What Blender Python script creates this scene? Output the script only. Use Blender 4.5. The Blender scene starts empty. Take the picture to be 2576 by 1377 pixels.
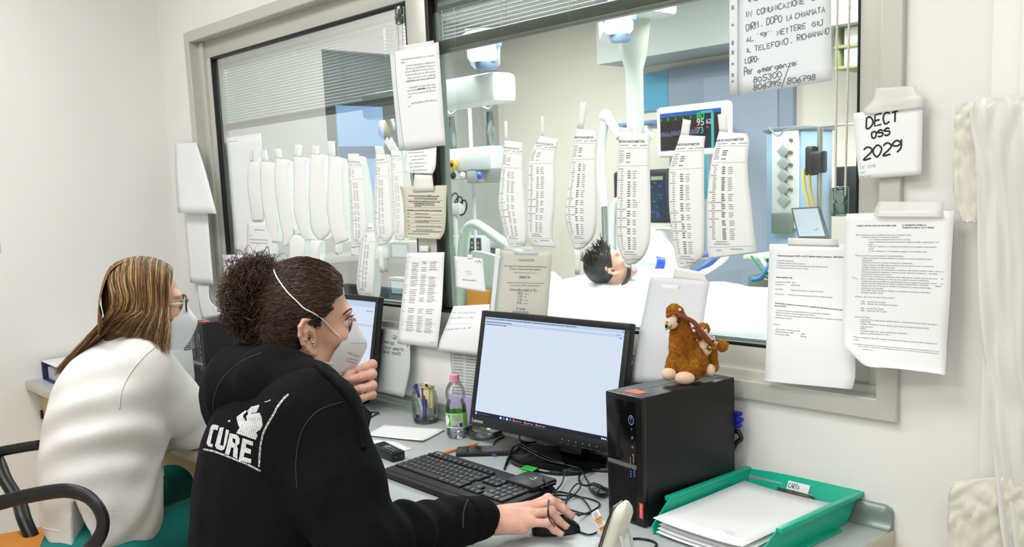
import bpy, bmesh, math, random
import numpy as np
from mathutils import Vector, Matrix
from mathutils.bvhtree import BVHTree
rnd = random.Random(11)
S = bpy.context.scene
COL = S.collection
PI = math.pi
# ------------------------------------------------------------------ camera
F = 2362.06; CX, CY = 1288.0, 808.0            # focal length and optical axis in 2576 x 1377 pixels
CAM = np.array([0.0, -1.702, 1.4233])
R = np.array([[0.67622593, 0.73559492, -0.04023188],
              [0.07661826, -0.12453963, -0.989252],
              [-0.73269921, 0.66587535, -0.14057693]])      # rows: right, down, forward
cd = bpy.data.cameras.new('camera')
cam = bpy.data.objects.new('camera', cd); COL.objects.link(cam)
m3 = Matrix((R[0], -R[1], -R[2])).transposed()
cam.matrix_world = Matrix.Translation(Vector(CAM)) @ m3.to_4x4()
cd.sensor_fit = 'HORIZONTAL'; cd.sensor_width = 36; cd.lens = F / 2576 * 36
cd.shift_y = (CY - 688.5) / 2576
cd.clip_start = 0.02; cd.clip_end = 60
cd.dof.use_dof = True; cd.dof.focus_distance = 1.75; cd.dof.aperture_fstop = 16
S.camera = cam
# ------------------------------------------------------------------ light
S.view_settings.view_transform = 'Standard'; S.view_settings.look = 'None'
S.view_settings.exposure = 0.0; S.view_settings.gamma = 1.0
S.view_settings.use_curve_mapping = False
W_ = bpy.data.worlds.new('world'); S.world = W_; W_.use_nodes = True
W_.node_tree.nodes['Background'].inputs[0].default_value = (0.9, 0.95, 1, 1)
W_.node_tree.nodes['Background'].inputs[1].default_value = 0.25
def area(name, loc, sx, sy, power, col=(1, 1, 1), rot=(0, 0, 0), spread=PI):
    d = bpy.data.lights.new(name, 'AREA'); d.shape = 'RECTANGLE'; d.size = sx; d.size_y = sy
    d.energy = power; d.color = col; d.spread = spread
    o = bpy.data.objects.new(name, d); COL.objects.link(o); o.location = loc; o.rotation_euler = rot
    return o
area('ceiling_lamp', (-1.35, -1.25, 2.68), 1.2, 0.6, 23, (1, 1, 0.995))
area('ceiling_lamp', (-3.0, -1.25, 2.68), 1.2, 0.6, 21, (1, 1, 0.995))
area('ceiling_lamp', (-1.6, -2.9, 2.68), 1.2, 0.6, 29, (1, 1, 0.995))
area('ceiling_lamp', (0.5, -2.0, 2.68), 1.2, 0.6, 23, (1, 1, 0.995))
area('ward_lamp', (-3.3, 1.55, 2.8), 1.6, 0.7, 112, (0.95, 0.98, 1))
area('ward_lamp', (-5.6, 2.6, 2.8), 1.2, 0.7, 95, (1, 0.985, 0.96))
area('ward_lamp', (-2.4, 3.4, 2.8), 1.4, 0.7, 95, (1, 0.985, 0.96))
# ------------------------------------------------------------------ places
def ray(px, py):
    return R.T @ np.array([(px - CX) / F, (py - CY) / F, 1.0])
def on(px, py, ax, v):
    d = ray(px, py); return Vector(CAM + (v - CAM[ax]) / d[ax] * d)
def at(px, py, y=0.0): return on(px, py, 1, y)      # the point seen there on the upright plane y
def az(px, py, z): return on(px, py, 2, z)          # ... at height z
def ax_(px, py, x): return on(px, py, 0, x)
def K(px, py, d): return Vector(CAM + ray(px, py) * d)   # ... at distance d along the lens axis
DZ = 0.74
# ------------------------------------------------------------------ colour and material
def lin(h):
    h = h.lstrip('#'); c = [int(h[i:i + 2], 16) / 255 for i in (0, 2, 4)]
    return tuple(x / 12.92 if x <= .04045 else ((x + .055) / 1.055) ** 2.4 for x in c) + (1,)
MATS = {}
def mat(name, col, rough=.5, metal=0, spec=.5, var=0, vscale=8, bump=0, bscale=60, emit=None, estr=1, alpha=None,
        trans=0, ior=1.45, sss=0, sheen=0, coat=0, aniso=None, col2=None):
    if name in MATS: return MATS[name]
    m = bpy.data.materials.new(name); m.use_nodes = True
    nt = m.node_tree; b = nt.nodes['Principled BSDF']; L = nt.links.new
    c = lin(col) if isinstance(col, str) else col
    b.inputs['Base Color'].default_value = c
    b.inputs['Roughness'].default_value = rough; b.inputs['Metallic'].default_value = metal
    b.inputs['Specular IOR Level'].default_value = spec; b.inputs['IOR'].default_value = ior
    if trans: b.inputs['Transmission Weight'].default_value = trans
    if sss:
        b.inputs['Subsurface Weight'].default_value = sss; b.inputs['Subsurface Radius'].default_value = (.012, .005, .003)
        b.inputs['Subsurface Scale'].default_value = .6
    if sheen: b.inputs['Sheen Weight'].default_value = sheen; b.inputs['Sheen Roughness'].default_value = .5
    if coat: b.inputs['Coat Weight'].default_value = coat; b.inputs['Coat Roughness'].default_value = .08
    if emit:
        b.inputs['Emission Color'].default_value = lin(emit); b.inputs['Emission Strength'].default_value = estr
    if alpha is not None: b.inputs['Alpha'].default_value = alpha
    if var or bump:
        tc = nt.nodes.new('ShaderNodeTexCoord')
    if var:
        n = nt.nodes.new('ShaderNodeTexNoise'); n.inputs['Scale'].default_value = vscale; n.inputs['Detail'].default_value = 5
        mp = nt.nodes.new('ShaderNodeMapping'); L(tc.outputs['Object'], mp.inputs[0]); L(mp.outputs[0], n.inputs['Vector'])
        if aniso: mp.inputs['Scale'].default_value = aniso
        r = nt.nodes.new('ShaderNodeValToRGB'); L(n.outputs['Fac'], r.inputs[0])
        c2 = lin(col2) if col2 else tuple(x * (1 - var) for x in c[:3]) + (1,)
        r.color_ramp.elements[0].position = .3; r.color_ramp.elements[1].position = .7
        r.color_ramp.elements[0].color = c2; r.color_ramp.elements[1].color = c
        L(r.outputs[0], b.inputs['Base Color'])
    if bump:
        n2 = nt.nodes.new('ShaderNodeTexNoise'); n2.inputs['Scale'].default_value = bscale; n2.inputs['Detail'].default_value = 4
        bp = nt.nodes.new('ShaderNodeBump'); bp.inputs['Strength'].default_value = bump; bp.inputs['Distance'].default_value = .01
        L(tc.outputs['Object'], n2.inputs['Vector']); L(n2.outputs['Fac'], bp.inputs['Height']); L(bp.outputs[0], b.inputs['Normal'])
    MATS[name] = m
    return m
def clear(name, tint='#ffffff', refl=.08, rough=.0, k=1.0):
    """thin clear sheet: lets light straight through, mirrors a little"""
    if name in MATS: return MATS[name]
    m = bpy.data.materials.new(name); m.use_nodes = True; nt = m.node_tree; nt.nodes.clear(); L = nt.links.new
    o = nt.nodes.new('ShaderNodeOutputMaterial'); mx = nt.nodes.new('ShaderNodeMixShader')
    t = nt.nodes.new('ShaderNodeBsdfTransparent'); g = nt.nodes.new('ShaderNodeBsdfGlossy')
    t.inputs[0].default_value = lin(tint); g.inputs['Roughness'].default_value = rough
    fr = nt.nodes.new('ShaderNodeFresnel'); fr.inputs[0].default_value = 1.45
    mu = nt.nodes.new('ShaderNodeMath'); mu.operation = 'MULTIPLY_ADD'; mu.inputs[1].default_value = k; mu.inputs[2].default_value = refl - .04
    L(fr.outputs[0], mu.inputs[0]); L(mu.outputs[0], mx.inputs[0]); L(t.outputs[0], mx.inputs[1]); L(g.outputs[0], mx.inputs[2])
    L(mx.outputs[0], o.inputs[0]); MATS[name] = m
    return m
def sheer(name, col, a, rough=.3):
    """milky see-through plastic: part diffuse, part clear"""
    if name in MATS: return MATS[name]
    m = mat(name, col, rough, spec=.5); m.node_tree.nodes['Principled BSDF'].inputs['Alpha'].default_value = a
    return m
# ------------------------------------------------------------------ mesh building
class MB:
    def __init__(s): s.v = []; s.f = []; s.m = []
    def add(s, vs, fs, mi=0):
        o = len(s.v); s.v += [tuple(v) for v in vs]; s.f += [tuple(i + o for i in f) for f in fs]; s.m += [mi] * len(fs); return s
    def box(s, c, d, b=0, rot=None, mi=0, seg=2):
        bm = bmesh.new(); bmesh.ops.create_cube(bm, size=1)
        bmesh.ops.scale(bm, vec=d, verts=bm.verts)
        if b: bmesh.ops.bevel(bm, geom=bm.edges[:], offset=min(b, min(d) * .49), segments=seg, affect='EDGES', profile=.5)
        return s.bm(bm, c, rot, mi)
    def bm(s, bm, c=(0, 0, 0), rot=None, mi=0):
        M = Matrix.Translation(Vector(c)) @ (rot.to_4x4() if rot is not None else Matrix())
        bm.verts.ensure_lookup_table(); bm.verts.index_update()
        s.add([M @ v.co for v in bm.verts], [[v.index for v in f.verts] for f in bm.faces], mi); bm.free(); return s
    def bar(s, lo, hi, b=0, mi=0):
        lo = Vector(lo); hi = Vector(hi)
        return s.box((lo + hi) / 2, [abs(a) for a in (hi - lo)], b, mi=mi)
    def tube(s, pts, r, n=8, cap=True, mi=0, sq=None, up=None):
        P = [Vector(p) for p in pts]; k = len(P)
        if k < 2: return s
        rs = [r] * k if not hasattr(r, '__len__') else list(r)
        T = [((P[min(i + 1, k - 1)] - P[max(i - 1, 0)]).normalized()) for i in range(k)]
        u = Vector(up) if up is not None else (Vector((0, 0, 1)) if abs(T[0].z) < .9 else Vector((1, 0, 0)))
        u = (u - T[0] * u.dot(T[0])).normalized(); vs = []
        for i in range(k):
            u = u - T[i] * u.dot(T[i])
            u = u.normalized() if u.length > 1e-6 else T[i].orthogonal().normalized()
            w = T[i].cross(u)
            for j in range(n):
                a = 2 * PI * (j + .5) / n; q = sq or (1, 1)
                vs.append(P[i] + (u * math.sin(a) * q[1] + w * math.cos(a) * q[0]) * rs[i])
        fs = [(i * n + j, i * n + (j + 1) % n, (i + 1) * n + (j + 1) % n, (i + 1) * n + j) for i in range(k - 1) for j in range(n)]
        if cap: fs += [tuple(range(n))[::-1], tuple(range((k - 1) * n, k * n))]
        return s.add(vs, fs, mi)
    def lathe(s, prof, c=(0, 0, 0), n=24, rot=None, mi=0, wob=None):
        M = Matrix.Translation(Vector(c)) @ (rot.to_4x4() if rot is not None else Matrix()); vs = []
        for r, z in prof:
            for j in range(n):
                a = 2 * PI * j / n; q = r * (1 + (wob(a, z) if wob else 0)); vs.append(M @ Vector((q * math.cos(a), q * math.sin(a), z)))
        k = len(prof)
        fs = [(i * n + j, i * n + (j + 1) % n, (i + 1) * n + (j + 1) % n, (i + 1) * n + j) for i in range(k - 1) for j in range(n)]
        if prof[0][0] > 1e-5 and prof[0][0] < 1e3: fs.append(tuple(range(n))[::-1])
        if prof[-1][0] > 1e-5: fs.append(tuple(range((k - 1) * n, k * n)))
        return s.add(vs, fs, mi)
    def ell(s, c, r, rot=None, mi=0, n=16):
        bm = bmesh.new(); bmesh.ops.create_uvsphere(bm, u_segments=n, v_segments=n // 2 + 2, radius=1)
        bmesh.ops.scale(bm, vec=r if hasattr(r, '__len__') else (r, r, r), verts=bm.verts); return s.bm(bm, c, rot, mi)
    def prism(s, poly, o, u, v, d, mi=0):
        """polygon (a,b) pairs on axes u,v from origin o, pushed along vector d"""
        o, u, v, d = Vector(o), Vector(u), Vector(v), Vector(d); n = len(poly)
        vs = [o + u * a + v * b for a, b in poly]; vs += [p + d for p in vs]
        fs = [tuple(range(n))[::-1], tuple(range(n, 2 * n))] + [(i, (i + 1) % n, n + (i + 1) % n, n + i) for i in range(n)]
        return s.add(vs, fs, mi)
    def sheet(s, rows, t=.0004, mi=0, d=None):
        """grid of points [rows][cols] made into a thin solid"""
        nr, nc = len(rows), len(rows[0]); G = [[Vector(p) for p in r] for r in rows]; vs = []; back = []
        for i in range(nr):
            for j in range(nc):
                a = G[min(i + 1, nr - 1)][j] - G[max(i - 1, 0)][j]; b = G[i][min(j + 1, nc - 1)] - G[i][max(j - 1, 0)]
                n = a.cross(b); n = n.normalized() if n.length > 1e-12 else Vector((0, 1, 0))
                vs.append(G[i][j]); back.append(G[i][j] - n * t)
        N = nr * nc; fs = []
        for i in range(nr - 1):
            for j in range(nc - 1):
                q = (i * nc + j, (i + 1) * nc + j, (i + 1) * nc + j + 1, i * nc + j + 1)
                fs.append(q); fs.append(tuple(N + k for k in q[::-1]))
        rim = [j for j in range(nc)] + [i * nc + nc - 1 for i in range(1, nr)] + [(nr - 1) * nc + j for j in range(nc - 2, -1, -1)] + [i * nc for i in range(nr - 2, 0, -1)]
        for k in range(len(rim)):
            a, b = rim[k], rim[(k + 1) % len(rim)]; fs.append((a, b, N + b, N + a))
        return s.add(vs + back, fs, mi)
    def build(s, name, mats, parent=None, smooth=40, origin=None, fix=True):
        me = bpy.data.meshes.new(name); me.from_pydata(s.v, [], s.f)
        mats = mats if isinstance(mats, (list, tuple)) else [mats]
        for m in mats: me.materials.append(m)
        if len(mats) > 1: me.polygons.foreach_set('material_index', s.m)
        if fix and len(s.f) < 60000:
            bm = bmesh.new(); bm.from_mesh(me); bmesh.ops.recalc_face_normals(bm, faces=bm.faces); bm.to_mesh(me); bm.free()
        if smooth:
            me.shade_smooth()
            if smooth < 180: me.set_sharp_from_angle(angle=math.radians(smooth))
        o = bpy.data.objects.new(name, me); COL.objects.link(o)
        if parent is not None: put(o, parent)
        elif s.v:
            a = np.array(s.v); p = Vector(origin) if origin is not None else Vector(((a[:, 0].min() + a[:, 0].max()) / 2, (a[:, 1].min() + a[:, 1].max()) / 2, a[:, 2].min()))
            me.transform(Matrix.Translation(-p)); o.location = p
        return o
def world_of(o):
    M = Matrix.LocRotScale(o.location, o.rotation_euler, o.scale)
    return world_of(o.parent) @ o.matrix_parent_inverse @ M if o.parent else M
def put(o, parent):
    """child of parent, staying where it is in the world"""
    W = world_of(o); o.parent = parent; o.matrix_parent_inverse = world_of(parent).inverted()
def tag(o, label=None, cat=None, group=None, kind=None):
    if label: o['label'] = label
    if cat: o['category'] = cat
    if group: o['group'] = group
    if kind: o['kind'] = kind
    return o
def thing(name, label, cat, loc=(0, 0, 0), group=None):
    o = bpy.data.objects.new(name, None); COL.objects.link(o); o.location = loc; o.empty_display_size = .05
    return tag(o, label, cat, group)
def struct(name, mb, m, smooth=40): return tag(mb.build(name, m, smooth=smooth), kind='structure')
def curvepts(pts, n=8, closed=False):
    """smooth curve through points"""
    P = [Vector(p) for p in pts]; k = len(P); out = []
    for i in range(k if closed else k - 1):
        g = lambda j: P[j % k] if closed else P[max(0, min(k - 1, j))]
        a, b, c, d = g(i - 1), g(i), g(i + 1), g(i + 2)
        for t in [q / n for q in range(n)]:
            out.append(.5 * ((2 * b) + (c - a) * t + (2 * a - 5 * b + 4 * c - d) * t * t + (3 * b - a - 3 * c + d) * t ** 3))
    if not closed: out.append(P[-1])
    return out
# ------------------------------------------------------------------ lettering
_FONT = {}
def glyphs(text, bold=0, res=2, extr=0):
    """flat mesh of printed text at size 1: vertices (x, y) and faces"""
    key = (text, bold, res)
    if key in _FONT: return _FONT[key]
    c = bpy.data.curves.new('text', 'FONT'); c.body = text; c.resolution_u = res; c.offset = bold
    o = bpy.data.objects.new('text', c); COL.objects.link(o)
    dg = bpy.context.evaluated_depsgraph_get(); me = o.evaluated_get(dg).to_mesh()
    v = [tuple(x.co[:2]) for x in me.vertices]; f = [tuple(p.vertices) for p in me.polygons]
    o.evaluated_get(dg).to_mesh_clear(); bpy.data.objects.remove(o); bpy.data.curves.remove(c)
    _FONT[key] = (v, f); return v, f
# pen strokes on a 4 x 6 grid, two figures a point
PEN = {'A': '00 26 40|12 32', 'B': '06 00|06 36 45 33 03 33 42 40 00', 'C': '45 36 16 04 02 10 30 41', 'D': '06 00|06 26 44 42 20 00', 'E': '46 06 00 40|03 33',
       'F': '46 06 00|03 33', 'G': '45 26 04 02 20 41 43 23', 'H': '06 00|46 40|03 43', 'I': '26 20', 'L': '06 00 40', 'M': '00 06 23 46 40', 'N': '00 06 40 46',
       'O': '26 05 02 10 30 42 45 26', 'P': '00 06 36 44 33 03', 'R': '00 06 36 44 33 03 40', 'S': '45 26 05 04 43 41 20 01', 'T': '06 46|26 20', 'U': '06 01 10 30 41 46',
       'Z': '06 46 00 40', 'K': '06 00|46 03 40', 'V': '06 20 46', '0': '26 04 02 20 42 44 26', '1': '15 26 20', '2': '05 26 45 43 00 40', '3': '05 26 45 33 23 33 41 20 01', '4': '30 36 02 42',
       '5': '46 16 04 33 42 20 01', '6': '46 24 02 10 30 42 33 12', '7': '06 46 20|13 33', '8': '33 14 16 36 44 13 01 20 41 33', '9': '44 26 05 04 23 44 46 42 20', '.': '20 21',
       '-': '02 32', ':': '11 12|14 15', '/': '00 46', '"': '16 15|36 35', 'p': '04 00|03 24 43 32 12', 'e': '02 42 33 24 03 01 20 41', 'r': '04 00|02 14 34', 'm': '00 04|03 14 20|23 34 40',
       'g': '43 24 03 02 21 42 44 40 2- 1-', 'n': '00 04|03 14 34 40', 'z': '04 44 00 40', 'a': '43 24 02 20 42 44 40', 'o': '24 02 20 42 24', 'i': '24 20', 't': '26 20 40|04 44', 'l': '26 20', 's': '44 23 42 01',
       'd': '46 40|42 24 02 20 42', 'c': '44 23 02 20 40', 'u': '04 01 20 41 44'}
CURVY = set('BCDGOPRSU0235689pegmnraosdcu')
def pen(text, jit=.25, seed=0):
    """handwritten line at height 1: list of strokes of (x, y), and its width"""
    q = random.Random(seed + len(text)); x = 0; out = []
    for ch in text:
        if ch == ' ': x += .75; continue
        g = PEN.get(ch) or PEN.get(ch.upper()) or PEN.get(ch.lower())
        if not g: x += .5; continue
        nar = ch in 'I.:l1i"'; x -= .17 * nar; sc = 1 + q.uniform(-.1, .1); dy = q.uniform(-.05, .05)
        for st in g.split('|'):
            p = [Vector((int(a[0]) + q.uniform(-jit, jit), (-1.6 if a[1] == '-' else int(a[1])) + q.uniform(-jit, jit), 0)) for a in st.split()]
            if ch in CURVY and len(p) > 2: p = curvepts(p, 4)
            out.append([(x + a.x / 6.2 * sc, dy + a.y / 6 * sc) for a in p])
        x += .58 if nar else .86
    return out, x
def ribbon(mb, pts3, nrm, w, mi=0):
    """flat pen line through world points lying on a surface with normal nrm"""
    P = pts3; k = len(P)
    if k < 2: return
    vs = []
    for i in range(k):
        t = P[min(i + 1, k - 1)] - P[max(i - 1, 0)]
        s_ = nrm.cross(t); s_ = s_.normalized() * (w / 2) if s_.length > 1e-9 else Vector((0, 0, w / 2))
        vs += [P[i] + s_, P[i] - s_]
    mb.add(vs, [(2 * i, 2 * i + 1, 2 * i + 3, 2 * i + 2) for i in range(k - 1)], mi)
# ------------------------------------------------------------------ setting
S.cycles.transparent_max_bounces = 24
S.cycles.max_bounces = 8
M_wall = mat('wall_paint', '#ecebe7', .6, var=.03, vscale=1.5, bump=.03, bscale=160, spec=.3)
M_alu = mat('frame_paint', '#c8c8bf', .36, metal=.2, var=.05, vscale=3, bump=.02, bscale=90)
M_black = mat('black_rubber', '#0b0b0a', .5)
M_ward = mat('ward_paint', '#dad3ca', .6, var=.03, vscale=2)
M_wardg = mat('ward_grey', '#a9abab', .6, var=.03, vscale=2)
M_floor = mat('vinyl_floor', '#b9b5a8', .4, var=.08, vscale=14, bump=.02)
M_ceil = mat('ceiling_tile', '#e6e6e2', .8, var=.03, vscale=30)
M_lam = mat('desk_laminate', '#b7bdbd', .42, var=.03, vscale=40, bump=.015, bscale=300)
M_edge = mat('desk_edge', '#cfc8b2', .5)
M_beech = mat('beech_veneer', '#dcb888', .5, var=.14, vscale=6, aniso=(1, 1, .08))
M_glass = clear('window_glass', '#f5faf7', refl=.05, k=.6)
WX0, WX1, WZ0, WZ1 = -3.757, -.793, .954, 2.092
def barset(*bars):
    mb = MB()
    for lo, hi in bars: mb.bar(lo, hi)
    return mb
def add_to(name, mb, m, parent, smooth=30):
    return mb.build(name, m, parent, smooth)
struct('wall_back', barset(((-4.2, 0, 0), (WX0, .12, 2.7)), ((WX1, 0, 0), (1.7, .12, 2.7)), ((WX0, 0, 0), (WX1, .12, WZ0)), ((WX0, 0, WZ1), (WX1, .12, 2.7))), M_wall)
struct('wall_left', barset(((-4.15, -.70, 0), (-4.027, .0, 2.7)), ((-4.15, -4.0, 0), (-4.027, -1.75, 2.7)), ((-4.15, -1.75, 2.12), (-4.027, -.70, 2.7)), ((-4.15, -1.75, 0), (-4.027, -.70, 1.25))), M_wall)
dr = struct('window_3', barset(((-4.12, -1.75, 1.25), (-4.07, -.70, 2.12))), mat('dark_door', '#3c4440', .5))
add_to('window_glass', MB().bar((-4.07, -1.06, 1.3), (-4.062, -.785, 1.86)), mat('blue_daylight', '#5f7fa8', .3, emit='#86b0dc', estr=1.1), dr)
b = MB(); b.bar((-4.063, -1.06, 1.60), (-4.05, -.785, 1.66)); b.bar((-4.063, -.93, 1.3), (-4.055, -.91, 1.60)); add_to('window_bar', b, mat('window_bar', '#2f5f9a', .4), dr)
struct('wall_right', barset(((1.6, -4.0, 0), (1.7, 0, 2.7))), M_wall)
struct('wall_front', barset(((-4.15, -4.1, 0), (1.7, -4.0, 2.7))), M_wall)
struct('floor', barset(((-8, -4.1, -.1), (1.7, 5.2, 0))), M_floor)
struct('ceiling', barset(((-4.15, -4.1, 2.7), (1.7, .12, 2.8))), M_ceil)
# window surround: mitred metal casing
def casing():
    mb = MB(); rings = []
    for ins, y in ((0, 0), (0, -.012), (.002, -.014), (.039, -.014), (.041, -.012), (.041, .05)):
        rings.append([(WX0 + ins, y, WZ0 + ins), (WX1 - ins, y, WZ0 + ins), (WX1 - ins, y, WZ1 - ins), (WX0 + ins, y, WZ1 - ins)])
    vs = [p for r in rings for p in r]
    return mb.add(vs, [(k * 4 + i, k * 4 + (i + 1) % 4, (k + 1) * 4 + (i + 1) % 4, (k + 1) * 4 + i) for k in range(5) for i in range(4)])
win = struct('window_1', casing(), M_alu, smooth=20)
GX = ((-3.632, -2.3245), (-2.231, -.899)); GZ = (1.0605, 1.984)
sash = MB()
for lo, hi in (((-3.72, .035, .990), (-.83, .10, GZ[0])), ((-3.72, .035, GZ[1]), (-.83, .10, 2.055)), ((-3.72, .035, GZ[0]), (GX[0][0], .10, GZ[1])), ((GX[0][1], .034, GZ[0] - .02), (GX[1][0], .10, GZ[1] + .02)), ((GX[1][1], .035, GZ[0]), (-.83, .10, GZ[1]))):
    sash.bar(lo, hi, .002)
sash.bar((-3.72, .020, .990), (-.83, .037, 1.012), .003); sash.bar((-.866, .022, 1.0), (-.83, .037, 2.05), .003); sash.bar((-3.72, .022, 1.0), (-3.675, .037, 2.05), .003)
add_to('sash_frame', sash, M_alu, win)
gk = MB(); sp = MB()
for x0, x1 in GX:
    w = .012
    for lo, hi in (((x0, .033, GZ[0]), (x1, .05, GZ[0] + .007)), ((x0, .033, GZ[1] - .009), (x1, .05, GZ[1])), ((x0, .033, GZ[0]), (x0 + w * (1.35 if x0 > -3 else 1), .05, GZ[1])), ((x1 - .004, .033, GZ[0]), (x1, .05, GZ[1]))): gk.bar(lo, hi, .001)
    for lo, hi in (((x0, .062, GZ[0]), (x1, .08, GZ[0] + .012)), ((x0, .062, GZ[1] - .05), (x1, .08, GZ[1])), ((x0, .062, GZ[0]), (x0 + .026, .08, GZ[1])), ((x1 - .012, .062, GZ[0]), (x1, .08, GZ[1]))): sp.bar(lo, hi, .001)
add_to('gasket', gk, M_black, win); add_to('spacer', sp, mat('spacer_metal', '#a9bcb6', .35, metal=.4), win)
for x0, x1 in GX:
    for y in (.046, .090):
        add_to('glass_pane', MB().add([(x0, y, GZ[0]), (x1, y, GZ[0]), (x1, y, GZ[1]), (x0, y, GZ[1])], [(0, 1, 2, 3)]), M_glass, win, 0)
# blinds between the panes
M_slat = mat('blind_slat', '#aebcc0', .32, metal=.3)
M_rail = mat('blind_rail', '#74766d', .4, metal=.3)
M_cord = mat('cord', '#d8d8d2', .7)
def blind(x0, x1, ztop, zbot, label, ladders, tilt=.72):
    t = thing('venetian_blind', label, 'blind', ((x0 + x1) / 2, .068, zbot), 'blinds sealed between the window panes')
    mb = MB(); z = zbot + (.034 if tilt < .7 else .022); k = 0
    while z < ztop - .004:
        c, s_ = math.cos(tilt), math.sin(tilt); pr = [(-.0058, -.0006), (-.003, .0004), (0, .0008), (.003, .0004), (.0058, -.0006)]
        vs = [(x, .068 + a * c - b * s_, z + a * s_ + b * c) for x in (x0, x1) for a, b in pr]; n = 5
        mb.add(vs, [(i, i + 1, n + i + 1, n + i) for i in range(4)]); z += .0106; k += 1
    mb.build('slats', M_slat, t, 60, fix=False)
    MB().bar((x0, .060, ztop), (x1, .076, ztop + .012), .002).build('head_rail', M_rail, t)
    b = MB(); b.bar((x0, .058, zbot - .006), (x1, .078, zbot + .006), .002)
    for q in range(12 if tilt < .7 else 6): b.bar((x0, .0585, zbot + .0068 + q * .0021), (x1, .0775, zbot + .0079 + q * .0021))
    b.build('bottom_rail', M_rail, t)
    for x in ladders:
        l = MB(); l.tube([(x, .0605, ztop), (x, .0605, zbot)], .0009, 5); l.tube([(x, .0755, ztop), (x, .0755, zbot)], .0009, 5)
        q = zbot
        while q < ztop: l.bar((x - .0014, .0595, q), (x + .0014, .0607, q + .004)); q += .0106
        l.build('ladder_cord', M_cord, t)
blind(-3.615, -2.345, 1.945, 1.702, 'longer venetian blind hanging in the left pane of the window', (-3.52, -3.28, -3.02, -2.74, -2.42))
blind(-2.21, -.915, 1.937, 1.822, 'shorter venetian blind raised high in the right pane', (-2.185, -2.13, -1.93, -1.68, -1.2), .62)
# cord gear on the glass
M_clear = clear('clear_plastic', '#dfeeea', refl=.12)
M_chrome = mat('chrome', '#c8c8c8', .2, metal=1)
def braid(mb, a, b, r=.0017, n=120, turns=60, amp=.0009):
    a, b = Vector(a), Vector(b)
    for ph in (0, PI):
        pts = [a.lerp(b, i / n) + Vector((math.cos(i / n * 2 * PI * turns + ph), 0, 0)) * amp + Vector((0, math.sin(i / n * 2 * PI * turns + ph) * amp, 0)) for i in range(n + 1)]
        mb.tube(pts, r, 5)
t = thing('blind_cord_tensioner', 'clear plastic cord tensioner with a braided loop on the right pane', 'blind cord', at(2115, 545, .03))
c0 = at(2112, 507, .028)
b = MB(); b.box(c0, (.030, .024, .058), .004); b.build('housing', M_clear, t)
b = MB(); b.lathe([(.0, -.006), (.010, -.006), (.008, 0), (.010, .006), (0, .006)], c0 + Vector((0, 0, .012)), 20, Matrix.Rotation(PI / 2, 3, 'X')); b.box(c0 + Vector((0, .004, -.014)), (.02, .004, .02), .001); b.build('pulley', mat('pulley_grey', '#9fb0ad', .3), t)
b = MB()
l0, l1 = at(2107, -25, .022), at(2101, 490, .022); r0, r1 = at(2138, -25, .022), at(2126, 490, .022)
braid(b, l0, l1, turns=95, n=400); braid(b, r0, r1, turns=95, n=400)
b.tube(curvepts([l1, (l1 + r1) / 2 - Vector((0, 0, .016)), r1]), .0022, 6); b.build('cord_loop', mat('braided_cord', '#d9d2c8', .7), t)
t = thing('blind_cord_pulley', 'clear plastic cord pulley at the top corner of the left pane', 'blind cord', at(1004, 60, .03))
c1 = at(1005, 38, .03)
b = MB(); b.box(c1, (.028, .018, .055), .006); b.build('housing', M_clear, t)
b = MB(); b.lathe([(.004, -.005), (.012, -.005), (.010, 0), (.012, .005), (.004, .005)], c1 + Vector((-.002, -.003, -.008)), 20, Matrix.Rotation(PI / 2, 3, 'X')); b.box(c1 + Vector((.006, 0, .012)), (.012, .012, .024), .003); b.build('pulley', mat('pulley_brass', '#8d8a6a', .3, metal=.6), t)
b = MB(); braid(b, at(1000, 62, .028), at(1006, 190, .028)); braid(b, at(1011, 62, .028), at(1016, 190, .028)); b.build('cord_loop', MATS['braided_cord'], t)
# ------------------------------------------------------------------ desk
t = thing('desk', 'long grey laminate desk under the window with a raised back edge', 'desk', (-2.4, -.33, 0))
MB().bar((-4.024, -.668, DZ - .032), (-.80, -.002, DZ), .002).build('worktop', M_lam, t)
MB().bar((-4.024, -.671, DZ - .0325), (-.80, -.6685, DZ - .0005), .001).bar((-.7995, -.671, DZ - .0325), (-.797, -.002, DZ - .0005), .001).build('edge_band', M_edge, t)
b = MB(); prof = [(-.001, .0), (-.022, .0), (-.022, .003), (-.016, .008), (-.012, .015), (-.011, .025), (-.011, .044), (-.009, .046), (-.001, .046)]
xs = [-4.022, -.815, -.8035, -.8]
vs = [(x, y, DZ + (z if k < 2 else min(z, .041 if k == 2 else .034))) for k, x in enumerate(xs) for y, z in prof]; n = len(prof)
b.add(vs, [(k * n + i, k * n + (i + 1) % n, (k + 1) * n + (i + 1) % n, (k + 1) * n + i) for k in range(3) for i in range(n)] + [tuple(range(n)), tuple(range(3 * n, 4 * n))])
b.build('backsplash', mat('backsplash_grey', '#8b9690', .3, metal=.25), t, 50)
for x in (-.90, -2.44): MB().bar((x, -.58, .0), (x + .035, -.06, DZ - .032), .001).build('support_panel', M_beech, t)
t = thing('desk_cabinet', 'light wood cabinet under the left end of the desk', 'cabinet', (-3.72, -.33, 0))
MB().bar((-4.02, -.60, .01), (-3.45, -.05, DZ - .036), .002).build('body', mat('cabinet_side', '#e3cfa8', .5, var=.06, vscale=5), t)
d = MB().bar((-4.015, -.622, .03), (-3.46, -.602, DZ - .062), .002).build('door', M_beech, t)
MB().bar((-4.017, -.632, .58), (-4.004, -.6225, .615), .002).build('hinge', mat('dark_metal', '#3a352c', .4, metal=.6), d)
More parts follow.
